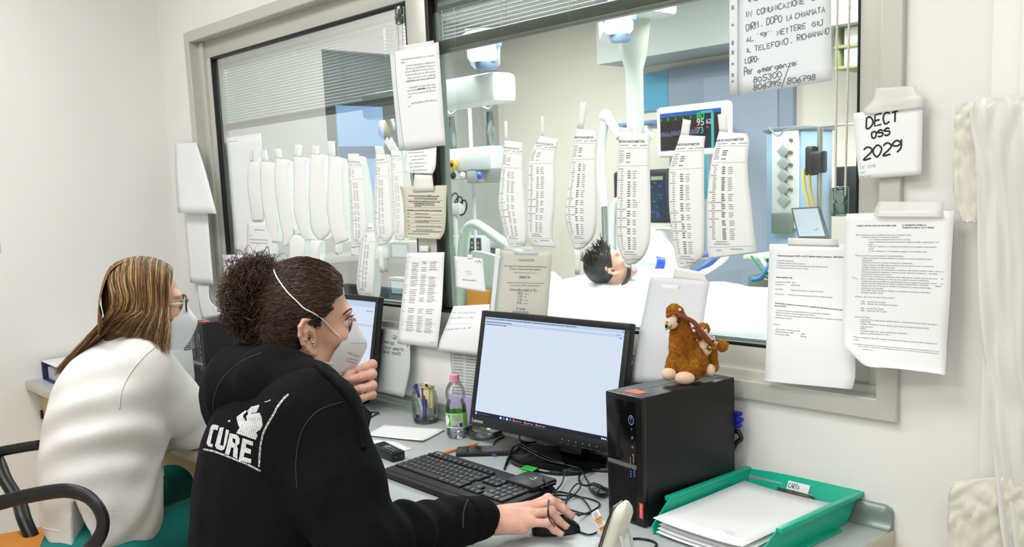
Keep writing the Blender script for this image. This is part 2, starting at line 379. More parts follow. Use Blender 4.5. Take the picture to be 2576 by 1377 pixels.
# ------------------------------------------------------------------ ward beyond the glass
M_white = mat('white_plastic', '#ced2d3', .4)
M_grey = mat('grey_plastic', '#9a9e9e', .4)
M_dark = mat('dark_plastic', '#17181a', .4)
M_blue = mat('blue_plastic', '#2d5fae', .4)
M_steel = mat('steel_tube', '#b8bcbd', .25, metal=.9)
M_bedp = mat('bed_plastic', '#c3d0cc', .4)
M_teal = mat('teal_panel', '#2f7f95', .4)
M_sheet = mat('bed_linen', '#eef1f4', .8, bump=.15, bscale=14)
BX, BY = -6.9, 4.5                                  # left and far walls of the ward
struct('wall_ward_far', barset(((BX - .1, BY, 0), (.7, BY + .1, 2.95))), M_ward)
struct('wall_ward_left', barset(((BX - .1, .12, 0), (BX, BY, 2.95))), M_wardg)
struct('wall_ward_right', barset(((.6, .12, 0), (.7, BY, 2.95))), M_ward)
struct('ceiling_ward', barset(((BX - .1, .12, 2.95), (.7, BY + .1, 3.05))), M_ceil)
struct('trim_1', MB().bar((-5.15, 4.0, 2.36), (.6, BY, 2.95)), mat('soffit_grey', '#b4b8b8', .6))
struct('trim_2', MB().bar((BX, .125, 0), (BX + .28, .55, 2.95)), M_wardg)
# grey-blue door on the far wall
x0, x1 = at(1692, 300, BY).x, at(2004, 300, BY).x
dr = struct('door_2', MB().bar((x0, BY - .05, 0), (x1, BY, 2.31)), mat('slate_door', '#8793a6', .4, var=.06, vscale=2))
add_to('door_panel', MB().bar((x0 + .35, BY - .06, .1), (x1 - .12, BY - .045, 2.2)), mat('slate_door_light', '#929cb0', .4), dr)
b = MB(); b.bar((at(1612, 250, BY).x, BY - .03, 2.0), (x0 - .02, BY, 2.3)); struct('window_2', b, mat('high_window', '#4a93b4', .3, emit='#4f9fc4', estr=.12))
def post(mb, x, y, z0, z1, r=.012, n=12): mb.tube([(x, y, z0), (x, y, z1)], r, n); return mb
def wheelbase(t, x, y, n=5, r=.28):
    for i in range(n):
        a = 2 * PI * i / n; b = MB(); e = Vector((x + r * math.cos(a), y + r * math.sin(a), .09)); b.tube([(x, y, .11), e], [.022, .014], 8); b.build('base_leg', M_grey, t)
        b = MB(); b.lathe([(0, -.012), (.028, -.012), (.033, 0), (.028, .012), (0, .012)], e - Vector((0, 0, .057)), 14, Matrix.Rotation(PI / 2, 3, 'X')); b.build('caster', M_dark, t)
# --- bed with patient, head to the left
bx0, bx1, by0, by1, bz = -4.15, -1.75, 1.42, 2.42, .80
t = thing('hospital_bed', 'hospital bed with pale plastic rails where the patient lies', 'bed', ((bx0 + bx1) / 2, (by0 + by1) / 2, 0))
MB().bar((bx0, by0 + .05, .36), (bx1, by1 - .05, .46), .02).build('frame', M_white, t)
for x in (bx0 + .3, bx1 - .3):
    MB().bar((x - .16, by0 + .2, .14), (x + .16, by1 - .2, .36), .03).build('lift_column', M_grey, t)
    for y in (by0 + .12, by1 - .12):
        b = MB(); b.lathe([(0, -.02), (.06, -.02), (.07, 0), (.06, .02), (0, .02)], (x, y, .07), 16, Matrix.Rotation(PI / 2, 3, 'X')); b.build('caster', M_grey, t)
MB().bar((bx0 + .03, by0 + .04, .46), (bx1 - .02, by1 - .04, .70), .05).build('mattress', mat('mattress', '#d7dee2', .6), t)
def plate(name, pts, y, d, m, par, rad=.012):
    mb = MB(); o = Vector((0, y, 0)); mb.prism([(p.x, p.z) for p in pts], o, (1, 0, 0), (0, 0, 1), (0, d, 0)); return mb.build(name, m, par, 30)
yy = by1 + .03
plate('side_rail', curvepts([at(px, py, yy) for px, py in ((1548, 700), (1556, 610), (1580, 568), (1625, 572), (1668, 602), (1700, 650), (1712, 720), (1712, 800), (1548, 800))], 4), yy, .03, M_bedp, t)
b = MB(); b.tube(curvepts([at(px, py, yy + .1) for px, py in ((1542, 700), (1541, 560), (1552, 505), (1590, 540), (1650, 590))]), .02, 10); b.build('rail_tube', M_bedp, t)
yl = 1.38
hb = [Vector((at(px, py, yl).x, at(px, py, yl).y, at(px, py, yl).z)) for px, py in ((1160, 800), (1165, 640), (1172, 585), (1190, 566), (1215, 575), (1290, 628), (1330, 655))]
b = MB(); b.tube(curvepts(hb, 8), [.030] * 17 + [.026] * 32, 12); b.build('headboard_rail', mat('bed_rail_green', '#b9cbc3', .35), t)
b = MB(); b.prism([(p.x, p.z) for p in curvepts([at(px, py, yl + .04) for px, py in ((1165, 830), (1172, 650), (1230, 640), (1330, 680), (1400, 700), (1400, 830))], 3)], (0, yl + .04, 0), (1, 0, 0), (0, 0, 1), (0, .03, 0)); b.build('headboard', M_bedp, t)
MB().box(at(1205, 752, yl), (.17, .03, .10), .012).build('release_handle', mat('orange_plastic', '#e0962a', .4), t)
# pillow, patient, blanket
hd = K(1530, 668, 5.0)
def puff(name, c, r, m, par, n=22, seed=1, amp=.1, rot=None):
    q = random.Random(seed); ph = [q.uniform(0, 6) for _ in range(6)]
    bm = bmesh.new(); bmesh.ops.create_uvsphere(bm, u_segments=n * 2, v_segments=n, radius=1)
    for v in bm.verts:
        x, y, z = v.co; s_ = lambda a: math.copysign(abs(a) ** .55, a)
        k = 1 + amp * (math.sin(4 * x + ph[0]) * math.cos(5 * y + ph[1]) + .5 * math.sin(9 * x + ph[2] + 7 * y) + .4 * math.sin(11 * z + ph[3]))
        v.co = Vector((s_(x) * r[0] * (.9 + .1 * k), s_(y) * r[1] * (.9 + .1 * k), z * r[2] * k))
    mb = MB(); mb.bm(bm, c, rot); return mb.build(name, m, par, 180)
tag(puff('pillow', hd + Vector((-.10, .16, -.165)), (.30, .28, .10), M_sheet, None), 'white pillow under the dark-haired head of the patient', 'pillow')
# blanket heaped over the body, hanging at the near side
prof_t = [(1340, 700), (1400, 722), (1500, 730), (1600, 728), (1700, 722), (1800, 716), (1900, 728), (2000, 742), (2100, 756), (2200, 770)]
rows = []
for k, (px, py) in enumerate(prof_t):
    far = K(px, py, 4.55 - .1 * k); near = K(px + 10, py + 55, 3.75 - .05 * k); edge = K(px + 10, py + 120, 3.55 - .05 * k); low = edge + Vector((0, -.05, -.42)); back = far + Vector((0, .35, -.13))
    q = math.sin(k * 1.7) * .018
    r = curvepts([back, far + Vector((0, .1, -.01)), far, far.lerp(near, .5) + Vector((0, 0, .02 + q)), near + Vector((0, 0, q * .5)), edge + Vector((0, q, 0)), edge.lerp(low, .5) + Vector((0, q * 1.6, 0)), low], 5)
    rows.append(r)
rows = [curvepts([r[j] for r in rows], 4) for j in range(len(rows[0]))]
for i, r in enumerate(rows):
    for j, p in enumerate(r): p.z += .008 * math.sin(j * .9 + i * .5) * math.sin(i * .35)
tag(MB().sheet(rows, .012).build('blanket', M_sheet, None, 180), 'rumpled white blanket over the patient hanging down the near bed side', 'blanket')
# --- overhead supply arms
def pendant(name, px, py, d, label):
    c = K(px, py, d); k_ = .66; t = thing(name, label, 'ceiling pendant', (c.x, c.y, c.z - .1), 'ceiling supply arms')
    b = MB(); b.prism([(a * k_, e_ * k_) for a, e_ in ((-.13, .14), (.13, .14), (.12, -.08), (.09, -.11), (-.09, -.11), (-.12, -.08))], c + Vector((.09, -.14, 0)), (.7, .72, 0), (0, 0, 1), (-.22, .21, 0)); b.build('joint_housing', M_white, t, 25)
    for s_ in (-1, 1):
        b = MB(); b.box(c + Vector((.09, -.14, .03)) + Vector((.7, .72, 0)) * .085 * s_ + Vector((.008, -.008, 0)), (.03, .03, .075), .01, Matrix.Rotation(PI / 4, 3, 'Z')); b.build('corner_pad', mat('pale_blue_plastic', '#7ea3dd', .4), t)
    b = MB(); b.lathe([(0, 0), (.05, 0), (.06, .015), (.06, .035), (0, .035)], c + Vector((.06, -.09, -.108)), 20); b.build('swivel_cap', mat('slate_cap', '#6f87a8', .4), t)
    return t, c
t, c = pendant('ceiling_pendant', 1566, 62, 5.2, 'white ceiling supply arm with a thick column going down to the bed')
x, y = at(1597, 250, c.y + .25).x, c.y + .25
b = MB(); b.lathe([(.048, 0), (.052, .02), (.052, .50), (.075, .58), (.105, .80), (.105, 1.0)], (x, y, K(1597, 395, 5.6).z), 20); b.build('column', mat('pendant_column', '#b6bbb5', .4), t)
MB().bar((c.x - .12, c.y, c.z + .06), (c.x + .12, y + .1, c.z + .2), .03).build('arm', M_white, t)
b = MB(); b.tube([(x, y, c.z + .1), (x, y, 2.94)], .06, 16); b.build('ceiling_tube', M_white, t)
t, c = pendant('ceiling_pendant', 1236, 128, 5.0, 'white ceiling supply arm over the left end of the ward, beside the window mullion')
MB().bar((c.x - 1.3, c.y + .02, c.z - .26), (c.x - .02, c.y + .2, c.z - .10), .03).build('arm', M_white, t)
b = MB(); b.tube([(c.x - .9, c.y + .1, c.z - .12), (c.x - .9, c.y + .2, 2.94)], .06, 16); b.build('ceiling_tube', M_white, t)
# --- screens
def screen_mat(name, col, s_=1.0): return mat(name, '#08090a', .3, emit=col, estr=s_)
def panel(t, px4, y, d, mb_name, m, b=.012, par=None, ex=0):
    """upright box whose front shows between the pixel corners (x0, y0, x1, y1) on plane y"""
    x0, y0, x1, y1 = px4; a, e = at(x0, y0, y), at(x1, y1, y)
    a2, e2 = at(x0, y1, y), at(x1, y0, y)
    lo = ((a.x + a2.x) / 2, y, (a2.z + e.z) / 2); hi = ((e.x + e2.x) / 2, y + d, (a.z + e2.z) / 2)
    MBx = MB().bar(lo, hi, b); o = MBx.build(mb_name, m, par or t); return o, lo, hi
def rect(mb, lo, hi, fy, u0, v0, u1, v1, mi=0, t=.002):
    X = lambda u: lo[0] + (hi[0] - lo[0]) * u; Z = lambda v: lo[2] + (hi[2] - lo[2]) * v
    mb.bar((X(u0), fy - t, Z(v0)), (X(u1), fy, Z(v1)), 0, mi)
def flat_text(mb, text, o, u, v, h, mi=0, bold=.0, n=None, off=0, res=3):
    vs, fs = glyphs(text, bold, res); o, u, v = Vector(o), Vector(u).normalized(), Vector(v).normalized()
    mb.add([o + u * a * h + v * b_ * h for a, b_ in vs], fs, mi)
def vital(y=2.75):
    t = thing('patient_monitor', 'white-framed patient monitor with coloured traces high above the bed', 'monitor', at(1740, 395, y))
    f, lo, hi = panel(t, (1650, 262, 1828, 392), y, .07, 'housing', M_white, .02)
    s_ = MB(); rect(s_, lo, hi, y - .001, .07, .13, .93, .87); sc = s_.build('screen', screen_mat('vital_dark', '#3a1a1a', .55), t, 0)
    mats = [screen_mat('vital_blue', '#2f6fd6', .9), screen_mat('vital_cyan', '#59d3dd', .9), screen_mat('vital_navy', '#141d33', .5), screen_mat('vital_green', '#35e04a', 1), screen_mat('vital_white', '#e8eef6', 1), screen_mat('vital_red', '#e0342e', 1), screen_mat('vital_lilac', '#8a86b6', .8), screen_mat('vital_olive', '#2f4a2a', .6)]
    b = MB(); fy = y - .0035
    rect(b, lo, hi, fy, .07, .79, .93, .87, 0); rect(b, lo, hi, fy, .66, .80, .82, .84, 1, .003); rect(b, lo, hi, fy, .80, .13, .835, .80, 1); rect(b, lo, hi, fy, .63, .14, .80, .79, 2); rect(b, lo, hi, fy, .07, .70, .63, .79, 7)
    X = lambda u: lo[0] + (hi[0] - lo[0]) * u; Z = lambda v: lo[2] + (hi[2] - lo[2]) * v
    for txt, u, v, h, mi in (('80', .60, .69, .055, 3), ('95', .60, .57, .055, 4), ('62', .73, .59, .038, 4), ('73', .60, .42, .05, 1)):
        flat_text(b, txt, (X(u), fy - .003, Z(v)), (1, 0, 0), (0, 0, 1), h, mi, .01)
    rect(b, lo, hi, fy - .001, .58, .51, .66, .545, 5); rect(b, lo, hi, fy - .001, .73, .51, .77, .54, 5)
    q = random.Random(3)
    for k in range(15): rect(b, lo, hi, fy - .001, .08 + k * .036, .715, .09 + k * .036, .76 + q.random() * .02, 3 if k % 3 == 0 else 7)
    for k in range(40): u = .08 + k * .0135; h = q.random() * .07; rect(b, lo, hi, fy - .001, u, .40 + h * .3, u + .005, .45 + h, 6)
    b.build('display', mats, sc, 0)
    MB().box(((lo[0] + hi[0]) / 2 - .06, y + .02, lo[2] - .02), (.05, .02, .02), .004).build('button', mat('lime_plastic', '#b8cf3a', .4), t)
    MB().bar(((lo[0] + hi[0]) / 2 - .05, y + .04, lo[2] - .25), ((lo[0] + hi[0]) / 2 + .05, y + .1, lo[2] + .1), .01).build('mount', M_teal, t)
vital()
def vent(y=2.62):
    t = thing('ventilator', 'ventilator with a dark tablet screen behind the strip hanging nearest the patient', 'ventilator', (at(1620, 560, y).x, y, 0))
    f, lo, hi = panel(t, (1542, 428, 1684, 562), y, .06, 'housing', M_dark, .02)
    mats = [screen_mat('vent_navy', '#123a66', .6), screen_mat('vent_blue', '#2a6fb0', .8), screen_mat('vent_cream', '#d8cfa8', .8), screen_mat('vent_teal', '#2f9aa0', .7)]
    b = MB(); rect(b, lo, hi, y - .001, .06, .06, .93, .92, 0); q = random.Random(5)
    rect(b, lo, hi, y - .0035, .70, .80, .90, .87, 2)
    for k in range(26): u = .1 + q.random() * .75; v = .1 + q.random() * .65; rect(b, lo, hi, y - .0035, u, v, u + .02 + q.random() * .07, v + .02 + q.random() * .02, 1 if q.random() < .75 else 3)
    b.build('screen', mats, t, 0)
    x, z = (lo[0] + hi[0]) / 2, lo[2]
    MB().bar((x - .12, y + .02, .75), (x + .14, y + .3, z - .04), .03).build('body', M_white, t)
    b = MB(); b.tube([(x, y + .04, z - .06), (x, y + .04, z + .05)], .03, 12); b.build('neck', M_grey, t)
    MB().bar((x - .2, y + .05, .10), (x + .2, y + .45, .75), .03).build('cart', M_grey, t); wheelbase(t, x, y + .2, 4, .3)
    for k, c_ in enumerate(('breathing_blue', 'breathing_white')):
        m = mat(c_, '#28509c' if k == 0 else '#dfe5e6', .4)
        b = MB(); b.tube(curvepts([(x + .1, y + .02, .95), K(1800 + 20 * k, 640, 4.8), K(1760 + 20 * k, 680, 4.7), K(1716 + 24 * k, 692, 4.7)], 10), .016, 8); b.build('breathing_hose', m, t)
vent()
# lamp arm by the monitor
t = thing('jointed_arm', 'white jointed equipment arm rising between the second and third strips on the right', 'equipment arm', (at(1545, 560, 2.9).x, 2.9, 0))
for name, pts, r in (('upper_arm', ((1527, 292), (1560, 345)), .03), ('lower_arm', ((1522, 295), (1512, 420), (1520, 520)), .026), ('bag_arm', ((1560, 345), (1640, 340)), .018)):
    b = MB(); b.tube(curvepts([at(px, py, 2.9) for px, py in pts], 6), r, 12); b.build(name, M_white, t)
b = MB(); b.ell(at(1524, 292, 2.9), .042); b.build('elbow_joint', M_white, t)
b = MB(); p = at(1520, 520, 2.9); b.tube([p, (p.x, p.y, .05)], .02, 10); b.build('post', M_steel, t)
MB().box((p.x, p.y, .03), (.4, .4, .05), .02).build('foot', M_grey, t)
t = thing('rail_shelf', 'blue-edged equipment rail on the far wall left of the patient monitor', 'shelf', at(1600, 345, 3.6))
a, e = at(1552, 318, 3.6), at(1655, 312, 3.6)
MB().bar((a.x, 3.55, a.z - .012), (e.x, 4.49, a.z + .018), .006).build('rail', mat('rail_blue', '#5e7fa3', .4), t)
for k in range(3):
    x = a.x + .04 + (e.x - a.x) * .3 * k; MB().bar((x, 3.56, a.z - .12), (x + .05, 3.62, a.z - .012), .006).build('clamp', M_white, t)
# --- rack of syringe pumps on the right
y = 3.3
t = thing('pump_tower', 'tall white equipment tower with five grey diamond knobs on its front', 'medical equipment', (at(1965, 570, y).x, y, 0))
f, lo, hi = panel(t, (1941, 330, 2008, 575), y, .02, 'front_panel', M_white, .006)
MB().bar((lo[0] - .05, y + .02, .2), (hi[0] + .02, y + .36, hi[2] + .01), .01).build('body', mat('tower_blue', '#8fa9c6', .4), t)
MB().bar((lo[0] - .06, y + .0, hi[2]), (hi[0] + .03, y + .37, hi[2] + .025), .006).build('cap', mat('tower_cap', '#6a7684', .4), t)
for k in range(5):
    cpt = at(1974, 380 + 31 * k, y); b = MB(); b.box((cpt.x, y - .012, cpt.z), (.062, .022, .062), .004, Matrix.Rotation(PI / 4, 3, 'Y')); kn = b.build('knob', M_grey, t)
    b = MB(); b.lathe([(0, -.006), (.011, -.006), (.011, .006), (0, .006)], (cpt.x + .045, y - .006, cpt.z + .06), 12, Matrix.Rotation(PI / 2, 3, 'X')); b.build('pin', mat('brown_pin', '#7d6a4e', .4), kn)
b = MB(); b.box(at(1971, 562, y) + Vector((0, -.01, 0)), (.14, .03, .12), .006); b.build('socket_box', mat('socket_grey', '#6d7570', .4), t)
MB().bar((lo[0] - .05, y + .02, .1), (hi[0] + .02, y + .4, .2), .01).build('plinth', M_grey, t); wheelbase(t, (lo[0] + hi[0]) / 2, y + .2, 4, .25)
t = thing('drip_stand', 'chrome drip stand with black clamps and yellow tubing beside the white tower', 'drip stand', (at(2062, 560, 3.1).x, 3.1, 0))
x = at(2062, 500, 3.1).x; zt = at(2062, 320, 3.1).z; b = MB(); post(b, x, 3.1, .08, zt, .016); b.build('pole', M_steel, t); wheelbase(t, x, 3.1)
b = MB(); b.tube(curvepts([(x - .32, 3.1, zt + .02), (x - .26, 3.1, zt - .03), (x - .2, 3.1, zt), (x, 3.1, zt), (x + .2, 3.1, zt), (x + .26, 3.1, zt - .03), (x + .3, 3.1, zt + .02)]), .006, 8); b.build('hook_bar', M_steel, t)
for px, py, s_ in ((2060, 408, (.07, .07, .12)), (2041, 405, (.05, .06, .16))):
    MB().box(at(px, py, 3.07), s_, .012).build('clamp', M_dark, t)
for px, m in ((2026, mat('yellow_hose', '#d2b426', .4)), (2040, mat('ochre_hose', '#b99a4a', .4))):
    b = MB(); b.tube(curvepts([at(px - 4, 425, 3.05), at(px - 2, 470, 3.05), at(px + 6, 505, 3.05), at(px + 14, 545, 3.05)]), .008, 8); b.build('hose', m, t)
t = thing('tilted_tablet', 'bright tilted tablet screen with a dark rim right of the white tower', 'screen', (at(2038, 600, 2.7).x, 2.7, 0))
q = [at(1990, 524, 2.8), at(2060, 520, 2.8), at(2084, 600, 2.68), at(2008, 600, 2.68)]
b = MB(); b.sheet([[q[0], q[1]], [q[3], q[2]]], .03); b.build('housing', M_dark, t)
ins = lambda u, v: (q[0].lerp(q[1], u)).lerp(q[3].lerp(q[2], u), v) + Vector((.0, -.006, .002))
b = MB(); b.sheet([[ins(.07, .06), ins(.95, .06)], [ins(.07, .94), ins(.93, .94)]], .003); b.build('screen', screen_mat('tablet_glow', '#d9e6f4', .9), t)
c = (q[2] + q[3]) / 2; b = MB(); b.tube([c + Vector((0, .04, .05)), (c.x, 2.75, .06)], .02, 10); b.build('stand', M_grey, t); MB().box((c.x, 2.75, .03), (.4, .4, .05), .02).build('foot', M_grey, t)
t = thing('equipment_trolley', 'pale green trolley crowded with tubing at the foot of the bed', 'trolley', (at(1960, 660, 3.0).x, 3.0, 0))
a, e = at(1880, 640, 2.95), at(2150, 650, 2.95)
MB().bar((a.x, 2.9, a.z - .03), (e.x, 3.35, a.z), .01).build('top_shelf', mat('pale_green', '#b4c4a8', .5), t)
MB().bar((a.x + .02, 2.92, .15), (e.x - .02, 3.33, a.z - .12), .01).build('body', mat('sage_panel', '#6d7f6c', .5, var=.4, vscale=6), t)
q = random.Random(8); cols = ('#2f8f6a', '#d8dde0', '#20262c', '#3f7fb4', '#b8b08a', '#7d8b8f')
for k in range(13):
    px = 1890 + 20 * k; p0 = at(px, 640 + q.uniform(-4, 30), 2.86); p1 = at(px + q.uniform(-60, 60), 690 + q.uniform(0, 50), 2.86)
    b = MB(); b.tube(curvepts([p0, p0.lerp(p1, .5) + Vector((q.uniform(-.06, .06), 0, -.05)), p1], 6), q.uniform(.006, .016), 7); b.build('tube', mat('hose_%d' % (k % 6), cols[k % 6], .4), t)
t = thing('wall_screen', 'dark wall screen beside the drip stand, next to the window jamb', 'screen', at(2140, 520, 3.6))
f, lo, hi = panel(t, (2098, 418, 2200, 540), 3.6, .05, 'housing', M_dark, .01); MB().bar(((lo[0] + hi[0]) / 2, 3.64, lo[2] + .1), ((lo[0] + hi[0]) / 2 + .1, 4.49, hi[2] - .1)).build('wall_arm', M_grey, t)
def shelf(name, px0, py0, px1, py1, y, m, label, k, items):
    t = thing(name, label, 'shelf', at(px0, py1, y), 'supply shelves on the right')
    a, e = at(px0, py0, y), at(px1, py1, y)
    for i in range(k):
        z = e.z + (a.z - e.z) * i / (k - 1); MB().bar((a.x, y, z - .02), (e.x + .5, y + .3, z), .004).build('shelf_board', m, t)
    for x in (a.x, e.x + .47): MB().bar((x, y + .01, e.z - .02), (x + .03, y + .3, a.z), .004).build('upright', m, t)
    return a, e
a, e = shelf('wall_shelf', 2098, 10, 2165, 160, 4.1, mat('olive_shelf', '#8d9468', .5), 'olive supply shelf high behind the braided cord', 4, 0)
q = random.Random(4)
for i in range(3):
    for k in range(3):
        z = e.z + (a.z - e.z) * i / 3; w = .13; x = a.x + .06 + k * .16; h = .10 + .06 * q.random(); m = mat('supply_%d' % ((i * 3 + k) % 4), ('#cdd6d4', '#9fb9be', '#a2ad4e', '#dcdcd4')[(i * 3 + k) % 4], .5)
        tag(MB().bar((x, 4.12, z + .001), (x + w, 4.36, z + h), .006).build('supply_box', m), '%s supply box on the olive shelf high behind the cord, %s in its row' % (('lowest', 'middle', 'upper')[i] + ' row', ('leftmost', 'middle', 'rightmost')[k]), 'box', 'boxes on the supply shelf')
# --- left part of the ward
t = thing('drip_stand', 'white drip stand with hooks and clear bags behind the mullion notes', 'drip stand', (at(1190, 580, 2.9).x, 2.9, 0))
x = at(1192, 500, 2.9).x; zt = at(1190, 262, 2.9).z; b = MB(); post(b, x, 2.9, .08, zt, .014); b.build('pole', M_white, t); wheelbase(t, x, 2.9)
b = MB(); b.tube(curvepts([(x - .28, 2.9, zt - .01), (x - .22, 2.9, zt - .05), (x - .12, 2.9, zt - .02), (x, 2.9, zt - .02), (x + .12, 2.9, zt - .02), (x + .22, 2.9, zt - .05), (x + .28, 2.9, zt - .0)]), .006, 8); b.build('hook_bar', M_grey, t)
for dx in (-.22, .22):
    b = MB(); b.sheet([[Vector((x + dx + u * .1 - .05, 2.88 + .02 * math.cos(u * 6) * math.sin(v * 3), zt - .07 - v * .34)) for u in [i / 6 for i in range(7)]] for v in [i / 8 for i in range(9)]], .004); b.build('drip_bag', clear('bag_plastic', '#dfe9ec', refl=.2, rough=.15), t)
y = 2.7
t = thing('infusion_warmer', 'white device with a yellow dial on the drip stand right of the mullion notes', 'medical equipment', at(1180, 448, y))
f, lo, hi = panel(t, (1118, 372, 1234, 430), y, .14, 'housing', M_white, .02)
MB().bar((lo[0] - .0, y - .02, lo[2] - .06), (lo[0] + .13, y + .14, hi[2] - .03), .015).build('end_block', M_white, t)
ct = at(1140, 415, y - .03); b = MB(); b.lathe([(0, -.012), (.032, -.012), (.036, 0), (.036, .012), (0, .012)], ct, 20, Matrix.Rotation(PI / 2, 3, 'X')); dl = b.build('dial', mat('dial_yellow', '#e2ae22', .4), t)
b = MB(); b.lathe([(0, -.01), (.015, -.01), (.015, .01), (0, .01)], ct + Vector((0, -.014, 0)), 14, Matrix.Rotation(PI / 2, 3, 'X')); b.build('dial_knob', M_dark, dl)
for px, m in ((1140, M_dark), (1164, M_white), (1207, M_blue)):
    b = MB(); b.ell(at(px, 442, y - .02), (.022, .022, .026)); b.build('knob', m, t)
MB().bar((at(1185, 440, y).x - .05, y + .0, lo[2] - .09), (at(1185, 440, y).x + .05, y + .25, lo[2]), .01).build('pole_clamp', M_grey, t)
t = thing('tube_coil', 'black coiled lead hanging under the white device with the yellow dial', 'cable', at(1152, 530, 2.75)); b = MB()
for k in range(3):
    c = at(1142 + 11 * k, 505 + 9 * k, 2.75); b.tube(curvepts([c + Vector((.045 * math.cos(a) + .02 * math.sin(a), 0, .055 * math.sin(a))) for a in [i * PI / 4 for i in range(9)]], 3), .006, 6)
b.build('lead', M_dark, t)
t = thing('small_pump', 'small white box on tubes under the yellow dial device', 'medical equipment', (at(1140, 545, 2.72).x, 2.72, 0))
f, lo, hi = panel(t, (1118, 512, 1156, 540), 2.72, .06, 'housing', M_white, .01)
b = MB(); b.tube([((lo[0] + hi[0]) / 2, 2.75, lo[2]), ((lo[0] + hi[0]) / 2, 2.75, .06)], .016, 10); b.build('pole', M_white, t); MB().box(((lo[0] + hi[0]) / 2, 2.75, .03), (.35, .35, .05), .02).build('foot', M_grey, t)
M_cy = screen_mat('cyan_screen', '#8fdcf2', .95)
def vid(px4, y, label, dial=None):
    t = thing('display_unit', label, 'screen', (at(px4[0], px4[3], y).x, y, 0), 'small bright displays in the ward')
    f, lo, hi = panel(t, px4, y, .09, 'housing', M_white, .012)
    b = MB(); rect(b, lo, hi, y - .001, .10, .30, .72, .90); b.build('screen_rim', screen_mat('cyan_rim', '#2f9fc6', .6), t, 0)
    b = MB(); rect(b, lo, hi, y - .004, .16, .36, .68, .85); b.build('screen', screen_mat('pale_screen', '#dff4fb', 1.0), t, 0)
    x = (lo[0] + hi[0]) / 2; b = MB(); b.tube([(x, y + .05, lo[2]), (x, y + .05, .06)], .02, 10); b.build('stand', M_dark, t); MB().box((x, y + .05, .03), (.35, .35, .05), .02).build('foot', M_grey, t)
    return t, lo, hi
vid((977, 607, 1050, 668), 2.6, 'upper small white display with a cyan screen left of the mullion')
vid((976, 700, 1046, 762), 2.3, 'lower small white display with a cyan screen left of the mullion')
t, lo, hi = vid((1126, 594, 1212, 640), 2.9, 'small display with a dark keypad behind the green bed rail')
b = MB(); rect(b, lo, hi, 2.896, .60, .2, .99, .9); b.build('keypad', mat('keypad_dark', '#23424c', .4), t)
b = MB(); rect(b, lo, hi, 2.893, .62, .05, .97, .15); b.build('blue_strip', M_blue, t)
for k in range(8):
    u = .66 + .085 * (k % 4); v = .62 - .24 * (k // 4); b = MB(); b.ell((lo[0] + (hi[0] - lo[0]) * u, 2.892, lo[2] + (hi[2] - lo[2]) * v), (.009, .004, .009), n=10); b.build('key', mat('key_%d' % (k in (3, 7)), '#e07a84' if k in (3, 7) else '#a7bcc0', .4), t)
t = thing('ward_counter', 'grey ward counter along the wall seen through the left pane', 'counter', (-5.4, 2.2, 0))
a = ax_(800, 645, BX + .3); MB().bar((BX + .005, 1.0, a.z - .05), (BX + .5, 4.2, a.z), .006).build('top', mat('counter_grey', '#a8b2b4', .4), t)
for y in (1.1, 2.7): MB().bar((BX + .01, y, 0), (BX + .45, y + 1.3, a.z - .06), .01).build('drawer_unit', mat('counter_dark', '#56646a', .5), t)
t = thing('hanging_mask', 'cream oxygen mask hanging beside the mullion notes', 'mask', at(965, 345, 2.6))
b = MB(); b.ell(at(966, 325, 2.6), (.05, .05, .08)); b.build('cup', mat('cream_soft', '#d9cdb6', .5), t); b = MB(); b.tube(curvepts([at(980, 285, 2.6), at(990, 320, 2.6), at(984, 350, 2.6), at(1000, 380, 2.6)]), .016, 8); b.build('hose', mat('hose_pale', '#c8d2d0', .4), t)
MB().box(at(978, 290, 2.62), (.10, .06, .05), .02).build('hook_block', M_white, t); p = at(978, 290, 2.62); b = MB(); b.tube([p, (p.x, p.y, 2.94)], .012, 8); b.build('hanger_tube', M_steel, t)
# ------------------------------------------------------------------ papers on the window and the wall
def paper_mat(name, col, a=None, trl=.06, rough=.7):
    if name in MATS: return MATS[name]
    m = mat(name, col, rough, spec=.25, var=.02, vscale=9, bump=.04, bscale=25)
    nt = m.node_tree; b = nt.nodes['Principled BSDF']; o = nt.nodes['Material Output']; L = nt.links.new
    t = nt.nodes.new('ShaderNodeBsdfTranslucent'); t.inputs[0].default_value = lin(col)
    x = nt.nodes.new('ShaderNodeMixShader'); x.inputs[0].default_value = trl
    L(b.outputs[0], x.inputs[1]); L(t.outputs[0], x.inputs[2]); L(x.outputs[0], o.inputs[0])
    return m
M_paper = paper_mat('white_paper', '#f7f8f9')
M_therm = paper_mat('thermal_paper', '#fafbf9', trl=.10)
M_beige = paper_mat('cream_paper', '#dcd8c4')
M_tape = paper_mat('paper_tape', '#f3f3ee', trl=.08)
M_ink = mat('black_ink', '#26282b', .6, spec=.2); M_inkf = mat('faint_ink', '#a3a9ab', .7, spec=.2); M_inkg = mat('grey_ink', '#5c6266', .7, spec=.2)
M_pen = mat('pen_ink', '#1c2036', .6, spec=.2)
M_sleeve = sheer('clear_sleeve', '#e6eff6', .30, .12)
M_strip = sheer('sleeve_strip', '#eef2f4', .85, .3)
class Leaf: pass
